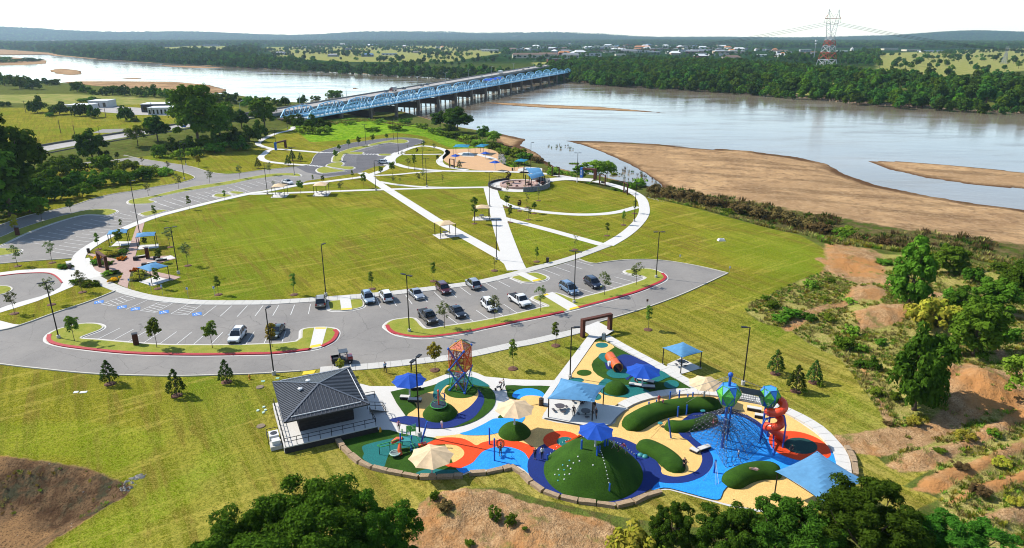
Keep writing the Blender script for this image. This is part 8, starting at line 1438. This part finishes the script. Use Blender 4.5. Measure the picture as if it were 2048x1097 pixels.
# small climber near the stone edge
sc_ = G(818, 898); t = thing('small_climber', 'small green and blue climber with orange slides and a round bouncer', 'climber', sc_, 0.15)
for a, b, r, m_ in (((-1.0, -0.3, 0), (-0.9, -0.2, 2.3), 0.09, PB), ((0.2, -0.6, 0), (0.4, -0.4, 2.0), 0.08, PB), ((1.3, 0.2, 0), (2.3, 0.8, 3.0), 0.11, PB), ((0.2, 0.9, 0), (0.3, 1.0, 2.3), 0.07, PG), ((-0.8, 0.8, 0), (-0.7, 0.9, 2.2), 0.07, PG)): MB().tube([a, b], r, 8).build('post', m_, t)
MB().box((-0.2, 0.2, 1.25), (1.3, 1.2, 0.08)).build('platform', PT_, t)
for k in range(5): MB().box((0.4 + 0.16 * k, -0.7 - 0.18 * k, 1.1 - 0.24 * k), (0.8, 0.26, 0.05), 0.4).build('step', PT_, t)
MB().tube([(0.9, -0.4, 1.9), (1.6, -1.2, 0.9), (1.7, -1.3, 0)], 0.04, 6).tube([(0.2, -0.6, 1.9), (0.7, -1.5, 0.9), (0.8, -1.6, 0)], 0.04, 6).build('handrail', PG, t); MB().tube([(-0.2, 0.8, 1.3), (-0.2, 0.8, 2.6), (0.9, 0.8, 2.8), (0.9, 0.8, 1.3)], 0.045, 6).tube([(-0.2, 0.8, 1.9), (0.9, 0.8, 1.9)], 0.03, 5).build('hoop', PG, t); MB().box((0.35, 0.8, 2.2), (1.0, 0.02, 0.8)).build('mesh_panel', GMESH, t)
MB().tube([(-0.7, 0.2, 1.3), (-1.3, 0.4, 1.2), (-2.0, 0.1, 0.9)], [0.24, 0.28, 0.22], 10).build('slide', PO, t); MB().tube([(-1.0, -0.5, 1.1), (-1.1, -1.0, 0.6), (-0.9, -1.4, 0.15)], [0.2, 0.24, 0.2], 10).build('slide', PO, t); MB().box((1.6, 0.0, 0.45), (1.0, 0.5, 0.25), 0.3).build('stepping_block', PR_, t)
MB().tube([(-3.6, -0.6, 1.2), (-1.0, 0.2, 1.3), (-0.9, -0.5, 1.25), (-3.2, -0.9, 1.15), (-3.6, -0.6, 1.2)], 0.05, 6).build('loop_rail', PG, t); [MB().tube([(x, y, 0), (x, y, 1.2)], 0.04, 6).build('rail_leg', BLK, t) for x, y in ((-3.4, -0.7), (-2.2, -0.2))]
p_ = G(790.5, 913); t2 = thing('round_bouncer', 'round grey net bouncer disc beside the small climber', 'bouncer', p_); MB().tube([(0.58 * math.cos(6.2832 * k / 20), 0.58 * math.sin(6.2832 * k / 20), 0.45) for k in range(21)], 0.07, 6).build('rim', M('pale_green', '#a9c4b4', 0.6), t2); MB().lathe([(0.55, 0.44), (0.02, 0.42)], n=18).build('disc', M('net_disc', '#6d7c78', 0.8, 0.4, 14), t2); MB().tube([(0, 0, 0), (0, 0, 0.4)], 0.12, 8).build('stem', BLK, t2)
# disc swing
a, b = G(979, 890), G(989, 922.5); t = thing('disc_swing', 'orange basket swing hung between two blue posts', 'swing', (a + b) / 2); o_ = (a + b) / 2; tops = []
for p_, ht in ((a, 2.3), (b, 3.0)): q = p_ - o_; MB().tube([(q.x, q.y, 0), (q.x, q.y, ht)], 0.09, 10).build('post', PB, t); tops.append(Vector((q.x, q.y, ht - 0.1)))
bk = Vector((0.95, 0.35, 1.0)); [MB().tube([tp, bk + Vector((0, 0, 0.35))], 0.018, 4).build('rope', ROPE, t) for tp in tops]; MB().tube([bk + Vector((0.42 * math.cos(k), 0.42 * math.sin(k) * 0.5, 0.42 * math.sin(k))) for k in [6.2832 * i / 16 for i in range(17)]], 0.13, 8).build('basket_ring', PO, t); person(o_ + bk + Vector((0.1, 0.1, -0.42)), 0.9, 'sit', 4.5, '#d9a08a', '#c96a4a', 'small child sitting in the orange basket swing')
# orange crawl tunnel
a, b = G(1219.5, 712, 0.9), G(1236, 735.5, 0.9); dn = (b - a).normalized(); b = a + dn * max((b - a).length, 3.2); t = thing('crawl_tunnel', 'orange crawl tunnel tube with a black net mouth', 'tunnel', (a + b) / 2 - Vector((0, 0, 0.9)), math.atan2(dn.y, dn.x)); L = (b - a).length; tm = MB(); tm.tube([(-L / 2, 0, 0.85), (L / 2, 0, 0.85)], 0.72, 22, cap=False); tm.tube([(L / 2, 0, 0.85), (-L / 2, 0, 0.85)], 0.67, 22, cap=False); tm.build('tube', PO, t, smooth=True)
for x in (-L / 2, 0, L / 2): MB().tube([(x, 0.72 * math.cos(k), 0.85 + 0.72 * math.sin(k)) for k in [6.2832 * i / 20 for i in range(21)]], 0.06, 6).build('collar', PY, t)
nw = MB()
for k in range(7): y = -0.6 + 0.2 * k; hh = math.sqrt(max(0.02, 0.45 - y * y)); nw.tube([(L / 2 + 0.03, y, 0.85 - hh), (L / 2 + 0.03, y, 0.85 + hh)], 0.02, 4); nw.tube([(L / 2 + 0.03, -hh, 0.85 + y), (L / 2 + 0.03, hh, 0.85 + y)], 0.02, 4)
nw.build('net', ROPE, t); MB().tube([(0.5, -0.7, 0.9), (0.5, -1.0, 0.9)], 0.4, 14).build('porthole', M('clear_dome', '#c9ced2', 0.15), t)
# climbing pods with rope net and spiral slide
mast = G(1444, 898); MH = top_h(1444, 898, 750); t = thing('rope_climber', 'giant rope climber with two blue and green pods, net tunnel and mast', 'climber', mast); MB().tube([(0, 0, 0), (0, 0, MH)], 0.16, 12).build('mast', PB, t); MB().ball((0, 0, MH), 0.3, 10, 6).build('mast_cap', PB, t)
def pod(c, s):
    c = Vector(c); up = [c + Vector((0.95 * s * math.cos(a), 0.95 * s * math.sin(a), 1.25 * s)) for a in [k * math.pi / 3 + 0.2 for k in range(6)]]; md = [c + Vector((1.5 * s * math.cos(a), 1.5 * s * math.sin(a), 0.25 * s)) for a in [k * math.pi / 3 + 0.2 + math.pi / 6 for k in range(6)]]; lo = [c + Vector((0.85 * s * math.cos(a), 0.85 * s * math.sin(a), -1.35 * s)) for a in [k * math.pi / 3 + 0.2 for k in range(6)]]
    PBL = M('pod_blue', '#3f8fd0', 0.45, 0.06, 2); MB().add(up, [tuple(range(6))]).build('pod_roof', PBL, t)
    for k in range(6):
        k1 = (k + 1) % 6; MB().add([up[k], up[k1], md[k]], [(0, 2, 1)]).build('pod_panel', PBL, t); MB().add([up[k1], md[k], md[k1]], [(0, 1, 2)]).build('pod_panel', GMESH, t); MB().add([md[k], lo[k1], md[k1]], [(0, 1, 2)]).build('pod_panel', GMESH, t); MB().add([md[k], lo[k], lo[k1]], [(0, 1, 2)]).build('pod_panel', GMESH if k % 3 else PB, t)
        fr = MB()
        for a_, b_ in ((up[k], up[k1]), (up[k], md[k]), (up[k1], md[k]), (md[k], lo[k]), (md[k], lo[k1]), (lo[k], lo[k1])): fr.tube([a_, b_], 0.05, 6)
        fr.build('pod_tube', PG if k % 2 else PB, t)
    return up, md, lo
z1 = top_h(1444, 898, 790); U1, M1_, L1 = pod((0.1, 0.15, z1), 0.92); pb = G(1522, 880); z2 = top_h(1522, 880, 795); pc = pb - mast; pc.z = z2; _, M2_, L2 = pod((pc.x + 0.35, pc.y + 0.2, z2), 0.85)
for dx, dy, m_ in ((0, 0, PB), (0.9, 0.5, PB)): MB().tube([(pc.x + dx, pc.y + dy, 0), (pc.x + dx, pc.y + dy, z2 - 1.2)], 0.12, 10).build('post', m_, t)
MB().tube([(1.0, 1.6, 0), (1.0, 1.2, z1 - 1.2)], 0.12, 10).build('post', PB, t)
a_, b_ = Vector((1.2, 0.5, z1 - 0.2)), Vector((pc.x - 0.8, pc.y + 0.1, z2 - 0.2)); dd = (b_ - a_); e = dd.normalized(); sdv = e.cross(Vector((0, 0, 1))).normalized(); tn = MB(); K = 14
for i in range(K):
    p_ = a_ + dd * i / (K - 1); tn.tube([p_ + (sdv * math.cos(k) + Vector((0, 0, 1)) * math.sin(k)) * 0.75 for k in [6.2832 * j / 10 for j in range(11)]], 0.022, 4)
for j in range(16): k = 6.2832 * j / 16; o_ = (sdv * math.cos(k) + Vector((0, 0, 1)) * math.sin(k)) * 0.75; tn.tube([a_ + o_, b_ + o_], 0.022, 4)
tn.build('tunnel_net', M('grey_net', '#9a9a98', 0.8), t); MB().add([a_ + sdv * -0.8 + Vector((0, 0, 0.55)), b_ + sdv * -0.8 + Vector((0, 0, 0.55)), b_ + Vector((0, 0, 1.05)), a_ + Vector((0, 0, 1.05)), b_ + sdv * 0.8 + Vector((0, 0, 0.55)), a_ + sdv * 0.8 + Vector((0, 0, 0.55))], [(0, 1, 2, 3), (3, 2, 4, 5)]).build('tunnel_roof', BLK, t)
# spiral slide
ax = G(1543, 884) - mast; z_hi = z2 - 0.35; P = [Vector((pc.x + 0.9, pc.y - 0.2, z_hi + 0.15))]
for k in range(41): f = k / 40; a = 1.2 - f * 2 * math.pi * 1.85; P.append(Vector((ax.x + 0.8 * math.cos(a), ax.y + 0.8 * math.sin(a), z_hi - f * (z_hi - 1.75))))
ext = G(1570, 886) - mast; P += [P[-1].lerp(Vector((ext.x, ext.y, 0.45)), f) for f in (0.35, 0.7, 1.0)]; sl = thing('spiral_slide', 'red spiral tube slide winding down from the second pod', 'slide', mast); tm = MB(); tm.tube(P, 0.5, 14, cap=False); tm.build('tube', PR_, sl, smooth=True)
for i in range(4, len(P) - 3, 5): d_ = (P[i + 1] - P[i - 1]).normalized(); MB().tube([P[i] - d_ * 0.05, P[i] + d_ * 0.05], 0.535, 14).build('collar', PR_, sl)
for x, y, h1 in ((1565, 898, 4.2), (1556, 880, 4.4), (1519, 888, 3.4)): q = G(x, y) - mast; tp = Vector((ax.x, ax.y, h1)); MB().tube([(q.x, q.y, 0), (q.x * 0.98 + tp.x * 0.02, q.y, h1 * 0.75), (q.x * 0.75 + tp.x * 0.25, q.y * 0.75 + tp.y * 0.25, h1), (tp.x, tp.y, h1)], 0.1, 8).build('support', PB, sl)
q = G(1547, 917) - mast; MB().tube([(q.x, q.y, 0), (P[-3].x, P[-3].y, P[-3].z - 0.3)], 0.1, 8).build('support', PB, sl)
# the net itself
anch = [G(x, y) - mast for x, y in ((1372, 868), (1396, 890), (1429, 915), (1452, 938), (1496, 928), (1522, 908), (1533, 882), (1514, 854), (1482, 836), (1450, 829), (1412, 834), (1385, 848))]; net = MB(); knots = MB(); NR_ = 9; top = Vector((0, 0, z1 - 2.0)); grid = []
for i, an in enumerate(anch):
    an.z = 0.15 + 0.5 * (i % 3); row = []
    for k in range(NR_ + 1): f = k / NR_; s_ = 0.05 + 0.95 * f ** 0.8; p_ = Vector((an.x * s_, an.y * s_, an.z + (top.z - an.z) * (1 - f ** 0.9) ** 1.15)); row.append(p_)
    grid.append(row); net.tube(row, 0.028, 4)
N_ = len(anch)
def rd(a, b, k):
    P_ = [a.lerp(b, j / 3) for j in range(4)]
    for q in P_[1:3]: q.z -= 0.12
    return P_
for i in range(N_):
    i1 = (i + 1) % N_
    for k in range(1, NR_ + 1):
        P_ = rd(grid[i][k], grid[i1][k], k); net.tube(P_, 0.023, 4)
        if k < NR_:
            Q_ = rd(grid[i][k + 1], grid[i1][k + 1], k); [net.tube([P_[j], Q_[j]], 0.02, 4) for j in (1, 2)]; net.tube([P_[1], Q_[2]], 0.012, 4)
        for q in P_[:3]: knots.ball(q, 0.045, 5, 3)
    for k in range(2, NR_): net.tube([grid[i][k], grid[(i + 5) % N_][k].lerp(grid[i][k], 0.5) - Vector((0, 0, 0.3))], 0.014, 4); net.tube([grid[i][k], grid[i][k] * 0.5 + Vector((0, 0, 0.1 + grid[i][k].z * 0.3)), Vector((0, 0, 0.4 + 0.5 * k))], 0.013, 4)
net.build('climbing_net', ROPE, t); knots.build('rope_knots', KNOT, t, kind='stuff')
q = G(1427.5, 948) - mast; MB().tube([(q.x, q.y, 0), (q.x + 0.1, q.y + 0.1, 1.75)], 0.11, 10).build('anchor_post', PB, t); stay = MB()
for x, y in ((1432, 975), (1438, 973), (1404, 966)): r_ = G(x, y) - mast; stay.tube([(q.x + 0.1, q.y + 0.1, 1.7), (r_.x, r_.y, 0)], 0.02, 4)
for x, y in ((1403, 800), (1367, 820), (1340, 800)): r_ = G(x, y) - mast; stay.tube([(0, 0, MH - 0.1), (r_.x, r_.y, 0.8)], 0.025, 4)
stay.tube([(0, 0, MH - 0.1), (pc.x, pc.y, z2 + 1.0)], 0.025, 4); stay.build('stay_cable', SILV, t)
# blue posts on and beside the long berm
for x, y, yt in ((1297, 820, 805), (1312, 818, 801), (1338.7, 810, 784), (1357, 809, 782), (1374.8, 803, 790), (1384.6, 803, 786), (1355, 835, 814), (1372.6, 831.5, 811)): h = top_h(x, y, yt); q = thing('climbing_post', 'blue climbing post standing at the long turf berm', 'post', G(x, y), 0, 'blue posts at the long berm'); MB().tube([(0, 0, 0), (0, 0, h)], 0.1, 10).build('shaft', PB, q); MB().lathe([(0.11, h), (0.11, h + 0.04), (0.01, h + 0.06)], n=10).build('cap', PB, q)
q = thing('leaning_post', 'leaning blue post holding the rope walk beside the short berm', 'post', G(1342, 877)); MB().tube([(0, 0, 0), (-0.45, 0.2, 2.6)], 0.1, 10).build('shaft', PB, q); w_ = MB()
for x, y in ((1301, 877), (1309, 860)): r_ = G(x, y) - G(1342, 877); w_.tube([(-0.43, 0.2, 2.5), (r_.x, r_.y, 0)], 0.02, 4)
w_.build('guy_rope', M('brown_rope', '#6b4a2c', 0.8), q); q = thing('saucer_seat', 'dark teal saucer on a stalk beside the leaning post', 'seat', G(1320, 853)); MB().lathe([(0.05, 0.3), (0.32, 0.42), (0.3, 0.5), (0.02, 0.52)], n=14).build('saucer', PT_, q); MB().tube([(0, 0, 0), (0, 0, 0.35)], 0.05, 6).build('stalk', BLK, q)
q = thing('saucer_seat', 'dark teal saucer on a stalk at the dark blue arc', 'seat', G(1405, 828)); MB().lathe([(0.05, 0.3), (0.32, 0.42), (0.3, 0.5), (0.02, 0.52)], n=14).build('saucer', PT_, q); MB().tube([(0, 0, 0), (0, 0, 0.35)], 0.05, 6).build('stalk', BLK, q)
for x, y, l in ((1281, 913, 'left'), (1290, 916, 'right')): obj('rubber_dome', MB().ball((0, 0, 0.1), 0.38, 14, 8, sq=(1, 1, 0.8)).mesh('dome', PT_, True), label='teal rubber dome on the dark blue ring beside the turf hill', cat='dome', group='teal domes beside the hill', loc=G(x, y))
# holds, rope posts and slide of the turf hill
HW_ = M('hold_white', '#dcdcd6', 0.6); HT = M('hold_teal', '#5fb0c0', 0.5)
for i, (x, y) in enumerate(((1156, 914), (1139, 922), (1159, 923), (1147, 927), (1125.5, 931), (1135.5, 933), (1117, 940), (1128.5, 940.5), (1141.5, 938), (1110, 950), (1118.5, 951), (1129.5, 950), (1139, 949), (1116, 962), (1128.5, 959.5), (1186, 931))): p_ = on_hill(x, y); obj('climbing_hold', MB().ball((0, 0, 0.02), 0.1, 7, 4, sq=(1, 0.8, 0.9)).mesh('hold', HT if i % 3 == 1 else HW_), label='small %s climbing hold fixed to the front of the turf hill' % ('teal' if i % 3 == 1 else 'white'), cat='climbing hold', group='holds on the turf hill', loc=p_)
for a, b, l in (((1095, 921), (1164, 881), 'rope with white floats running up the left side of the turf hill'), ((1199, 905), (1219, 981), 'rope with white floats running down the front of the turf hill'), ((1215, 893), (1272, 919), 'rope with white floats along the right side of the turf hill')):
    A_, B_ = on_hill(*a), on_hill(*b); t2 = thing('climbing_rope', l, 'rope', A_, 0, 'float ropes of the turf hill'); P_ = []
    for i in range(13): f = i / 12; p_ = A_.lerp(B_, f); p_.z = hill_z(p_.x, p_.y) + 0.45; P_.append(p_ - A_)
    MB().tube(P_, 0.02, 4).build('rope', ROPE, t2); [MB().ball(p_, 0.065, 6, 4).build('float', HW_, t2) for p_ in P_]
    for p_ in (P_[0], P_[-1]): MB().tube([(p_.x, p_.y, p_.z - 0.6), (p_.x, p_.y, p_.z + 0.35)], 0.09, 10).build('post', PB, t2)
for x, y in ((1163, 898), (1194, 911), (1209.5, 893)): p_ = on_hill(x, y); q = thing('hill_post', 'short blue post on the top of the turf hill', 'post', p_, 0, 'blue posts on the hill top'); MB().tube([(0, 0, -0.1), (0, 0, 1.1)], 0.11, 10).build('shaft', PB, q); MB().lathe([(0.12, 1.1), (0.01, 1.15)], n=10).build('cap', PB, q)
sa = G(1136, 889) ; sb_ = HILL + (sa - HILL) * 0.42; sb_.z = hill_z(sb_.x, sb_.y) + 0.3; t2 = thing('hill_slide', 'orange slide running off the back of the turf hill onto the teal spot', 'slide', sa); d_ = sb_ - sa; e = Vector((-d_.y, d_.x, 0)).normalized() * 0.38; bedp = [Vector((0, 0, 0.3)) + Vector((d_.x * f, d_.y * f, (d_.z - 0.3) * f ** 1.1)) for f in (0, 0.2, 0.5, 0.8, 1)]; mb = MB()
for p_ in bedp: mb.v += [tuple(p_ + e + Vector((0, 0, 0.22))), tuple(p_ + e * 0.9), tuple(p_ - e * 0.9), tuple(p_ - e + Vector((0, 0, 0.22)))]
for i in range(4):
    for j in range(3): a = 4 * i + j; mb.f.append((a, a + 1, a + 5, a + 4)); mb.m.append(0)
mb.build('chute', PO, t2); MB().tube([(0, 0, 0), (0, 0, 0.3)], 0.06, 6).build('leg', BLK, t2)
# benches under the parasols and along the ring
def block_bench(a, b, label, group, w=0.55):
    A_, B_ = G(*a), G(*b); t_ = thing('block_bench', label, 'bench', (A_ + B_) / 2 + Vector((0, 0, 0.05)), math.atan2(B_.y - A_.y, B_.x - A_.x), group); L = (B_ - A_).length; MB().box((0, 0, 0.2), (L, w, 0.42)).build('base', BRICKD, t_); MB().box((0, 0, 0.45), (L * 1.03, w * 1.15, 0.09)).build('seat', CONC2, t_)
gbb = 'stone block benches'
block_bench((801, 799), (819, 800), 'pale topped stone bench under the blue parasol by the restrooms', gbb); block_bench((817, 804), (843, 805), 'dark stone bench in the shade of the blue parasol by the restrooms', gbb); block_bench((822, 781), (842, 779), 'stone bench behind the post of the blue parasol', gbb); block_bench((1258, 773), (1283, 777), 'pale stone bench where the person in maroon sits', gbb); block_bench((1275, 763), (1307, 770), 'long stone bench behind the post of the parasol by the tunnel', gbb); block_bench((1284, 778), (1309, 779), 'shaded stone bench before the parasol by the tunnel', gbb); block_bench((1381, 903), (1396, 910), 'pale stone bench at the dark blue curve', gbb); block_bench((1398, 905), (1418, 898), 'dark stone bench at the dark blue curve', gbb); block_bench((1509, 835), (1527, 838), 'stone bench behind the post of the second pod', gbb); block_bench((1494, 820), (1522, 825), 'dark stone bench below the net tunnel', gbb)
# stone edging: rough blocks, each its own piece
def edging(px, label, step=1.9, h=0.42, w=0.6, out=0.32):
    P = resample(smooth_line(Gl(px), 5), step); t_ = thing('stone_edging', label, 'stone wall', P[0]); o_ = P[0]
    for a, b in zip(P, P[1:]):
        d_ = b - a; L = d_.length; a_ = math.atan2(d_.y, d_.x); n_ = Vector((d_.y, -d_.x, 0)).normalized(); c = (a + b) / 2 + n_ * out - o_; q = MB(); q.box((0, 0, h / 2), (L * 0.97, w * rng.uniform(0.85, 1.15), h * rng.uniform(0.85, 1.15)), 0, 0, 0.97); q.v = [(x + rng.uniform(-0.06, 0.06), y + rng.uniform(-0.05, 0.05), z + rng.uniform(-0.03, 0.03)) for x, y, z in q.v]
        q.build('stone_block', STONEW, t_, loc=c, rz=a_ + rng.uniform(-0.05, 0.05))
edging(EDGE_L, 'curved row of tan stone blocks around the left play lobe'); edging([(938, 947), (980, 943), (1020, 934)], 'straight row of tan stone blocks beside the swing'); edging([(1026, 934), (1042, 943), (1056, 955), (1062, 963), (1078, 976), (1102, 989), (1142, 999), (1180, 1004.5), (1231, 1011.5), (1262, 1003)], 'curved row of tan stone blocks around the turf hill'); edging([(1262, 1004), (1300, 988), (1318, 983)], 'short row of tan stone blocks right of the turf hill'); edging([(1704, 955), (1702, 930), (1695, 911), (1686, 898)], 'curved tan stone wall at the end of the ring walk', 1.2, 0.55)
def box_item(nm, x, y, s, m_, label, cat, z=0.0, rz=0.2): return MB().box((0, 0, s[2] / 2), s, rz, 0, 0.96).build(nm, m_, label=label, cat=cat, loc=G(x, y) + Vector((0, 0, z)))
t = thing('fire_hydrant', 'yellow fire hydrant on the lawn beside the main drive', 'hydrant', G(499.5, 759)); HY = M('hydrant_yellow', '#c98a14', 0.5); MB().lathe([(0.16, 0), (0.16, 0.05), (0.11, 0.08), (0.11, 0.55), (0.14, 0.57), (0.1, 0.7), (0.02, 0.76)], n=12).build('barrel', HY, t); MB().tube([(-0.22, 0, 0.42), (0.22, 0, 0.42)], 0.06, 8).build('nozzle', HY, t); MB().tube([(0, -0.18, 0.42), (0, 0, 0.42)], 0.075, 8).build('nozzle', HY, t)
for x, y, w in ((152, 785, 'small'), (167, 785, 'large')): box_item('utility_box', x, y, (0.6 if w == 'small' else 0.9, 0.5, 0.06), WHT, '%s pale utility lid set in the lower lawn' % w, 'utility lid')
for x, y in ((555, 757), (526, 763)): box_item('utility_box', x, y, (0.5, 0.4, 0.05), M('lid_green', '#8fb8a0', 0.6), 'pale green utility lid in the grass beside the lamp' if x > 540 else 'small green utility lid in the grass near the hydrant', 'utility lid')
for x, y, l in ((520, 775, 'near the restroom roof corner'), (522, 853, 'beside the restroom air conditioner')): obj('manhole', MB().lathe([(0.55, 0), (0.5, 0.1), (0.3, 0.12), (0.02, 0.12)], n=16).mesh('manhole', M('manhole', '#7a6a55', 0.9)), label='round concrete manhole in the grass ' + l, cat='manhole', loc=G(x, y))
for x, y in ((516, 822), (528, 815), (531, 821), (527, 826)): obj('access_cap', MB().lathe([(0.2, 0), (0.18, 0.12), (0.02, 0.14)], n=12).mesh('cap', M('cap_green', '#b8d0c0', 0.6)), label='pale round access cap in the grass beside the restroom deck', cat='access cap', group='access caps beside the deck', loc=G(x, y))
t = thing('wet_floor_sign', 'yellow folding floor sign at the corner of the restroom deck', 'sign', G(761, 864)); YS = M('sign_yellow', '#d89a10', 0.6); MB().add([(-0.15, -0.2, 0), (0.15, -0.2, 0), (0.1, 0, 0.62), (-0.1, 0, 0.62)], [(0, 1, 2, 3)]).build('panel', YS, t); MB().add([(-0.15, 0.2, 0), (0.15, 0.2, 0), (0.1, 0, 0.62), (-0.1, 0, 0.62)], [(3, 2, 1, 0)]).build('panel', YS, t)
t = thing('info_sign', 'narrow grey rounded information sign at the point of the play wedge', 'sign', G(1207, 684.5)); MB().tube([(-0.3, 0, 0), (-0.3, 0, 1.3), (-0.2, 0, 1.55), (0, 0, 1.62), (0.2, 0, 1.55), (0.3, 0, 1.3), (0.3, 0, 0)], 0.045, 6).build('frame', DGREY, t); MB().box((0, 0, 0.95), (0.52, 0.03, 1.1)).build('panel', M('sign_panel', '#8fa0a8', 0.5), t)
for i, (x, y) in enumerate(((261, 579), (303, 588), (326, 592), (377, 597), (430, 595))):
    t = thing('parking_sign', 'accessible parking sign on a thin post behind the oval walk', 'sign', G(x, y), 0, 'accessible parking signs'); MB().tube([(0, 0, 0), (0, 0, 1.9)], 0.03, 6).build('post', SILV, t); MB().box((0, -0.04, 1.95), (0.36, 0.02, 0.55)).build('panel', WHT, t); MB().box((0, -0.056, 2.02), (0.22, 0.012, 0.24)).build('symbol', BLUEP, t); MB().box((0, -0.056, 1.76), (0.26, 0.012, 0.07)).build('text_bar', M('sign_green', '#1f7a4c', 0.5), t)
for x, y, yt, l in ((1294, 613, 599, 'brown'), (1360, 517, 510, 'white'), (1459, 544, 533, 'white')): t = thing('small_sign', {1294: 'small brown sign on a post at the edge of the main drive', 1360: 'small white sign on the lawn behind the lot', 1459: 'small white sign at the pointed corner of the lot'}[x], 'sign', G(x, y)); h = top_h(x, y, yt); MB().tube([(0, 0, 0), (0, 0, h)], 0.03, 6).build('post', SILV, t); MB().box((0, -0.04, h - 0.2), (0.35, 0.02, 0.45)).build('panel', CORTEN if l == 'brown' else WHT, t)
t = thing('drain_headwall', 'pale concrete drain box in the lawn above the lot', 'drain', G(1443, 482)); MB().add([(-0.9, -0.5, 0), (0.9, -0.5, 0), (1.0, 0.6, 0), (-1.0, 0.6, 0), (-0.6, -0.3, 0.45), (0.6, -0.3, 0.45), (0.7, 0.5, 0.5), (-0.7, 0.5, 0.5)], [(0, 1, 5, 4), (1, 2, 6, 5), (2, 3, 7, 6), (3, 0, 4, 7), (4, 5, 6, 7)]).build('box', CONC2, t); MB().box((0, 0.1, 0.5), (0.9, 0.5, 0.05)).build('lid', SILV, t)
# rip-rap in the drain mouth, the rock pile of the sand area and the stony far shore
def rocks(name, P, Z, s, label):
    mb = MB()
    for (x, y), z, k in zip(P, Z, s):
        c = len(mb.v); d_ = [(rng.uniform(.6, 1.1) * k * a, rng.uniform(.6, 1.1) * k * b, rng.uniform(.5, .9) * k * e) for a, b, e in ((1, 0, 0), (0, 1, 0), (-1, 0, 0), (0, -1, 0), (0, 0, 1), (0.6, 0.6, 0.5), (-0.6, -0.5, 0.5))]; mb.add([(x + q[0], y + q[1], z + q[2]) for q in d_], [(0, 5, 4), (0, 1, 5), (1, 4, 5), (1, 2, 4), (2, 6, 4), (2, 3, 6), (3, 4, 6), (3, 0, 4)])
    o = mb.build(name, STONEW if 'shore' in name else M('riprap', '#a59c8e', 0.9, 0.3, 0.7, bmp=0.4, kind='pos'), kind='stuff'); o['label'] = label
pr = scatter_pts([wp([(238, 962), (262, 945), (298, 938), (285, 950), (258, 974), (240, 975)])], [9.0]); rocks('drain_riprap', pr, hgt(pr[:, 0], pr[:, 1]), nr.uniform(0.1, 0.28, len(pr)), 'pale broken stones in the mouth of the drain')
pr = scatter_pts([BASIN], [0.07]); rocks('loose_stones', pr, hgt(pr[:, 0], pr[:, 1]), nr.uniform(0.05, 0.14, len(pr)), 'loose stones scattered on the bare basin')
pr = scatter_pts([wp(SPX([(990, 290), (1060, 280), (1100, 340), (1110, 430), (1060, 430), (1000, 370)]))], [2.2]); rocks('rock_slope', pr, np.full(len(pr), 0.1), nr.uniform(0.25, 0.6, len(pr)), 'pale rocks at the end of the sand play area')
pr = scatter_pts([wp([(1580, 193), (1700, 205.5), (1850, 215.5), (2048, 226), (2200, 234), (2200, 230), (2048, 221), (1850, 211), (1700, 200.5), (1580, 189)], -6.6)], [0.22]); rocks('shore_stones', pr, np.maximum(hgt(pr[:, 0], pr[:, 1]), -7.0), nr.uniform(0.4, 1.3, len(pr)), 'stones piled along the far shore below the pylon')
pr = scatter_pts([wp([(1215, 366), (1245, 374), (1290, 388), (1330, 402), (1320, 404), (1270, 386), (1230, 373)], 0)], [1.0]); rocks('bank_stones', pr, hgt(pr[:, 0], pr[:, 1]), nr.uniform(0.15, 0.4, len(pr)), 'pale and rusty stones along the bank behind the oval walk')
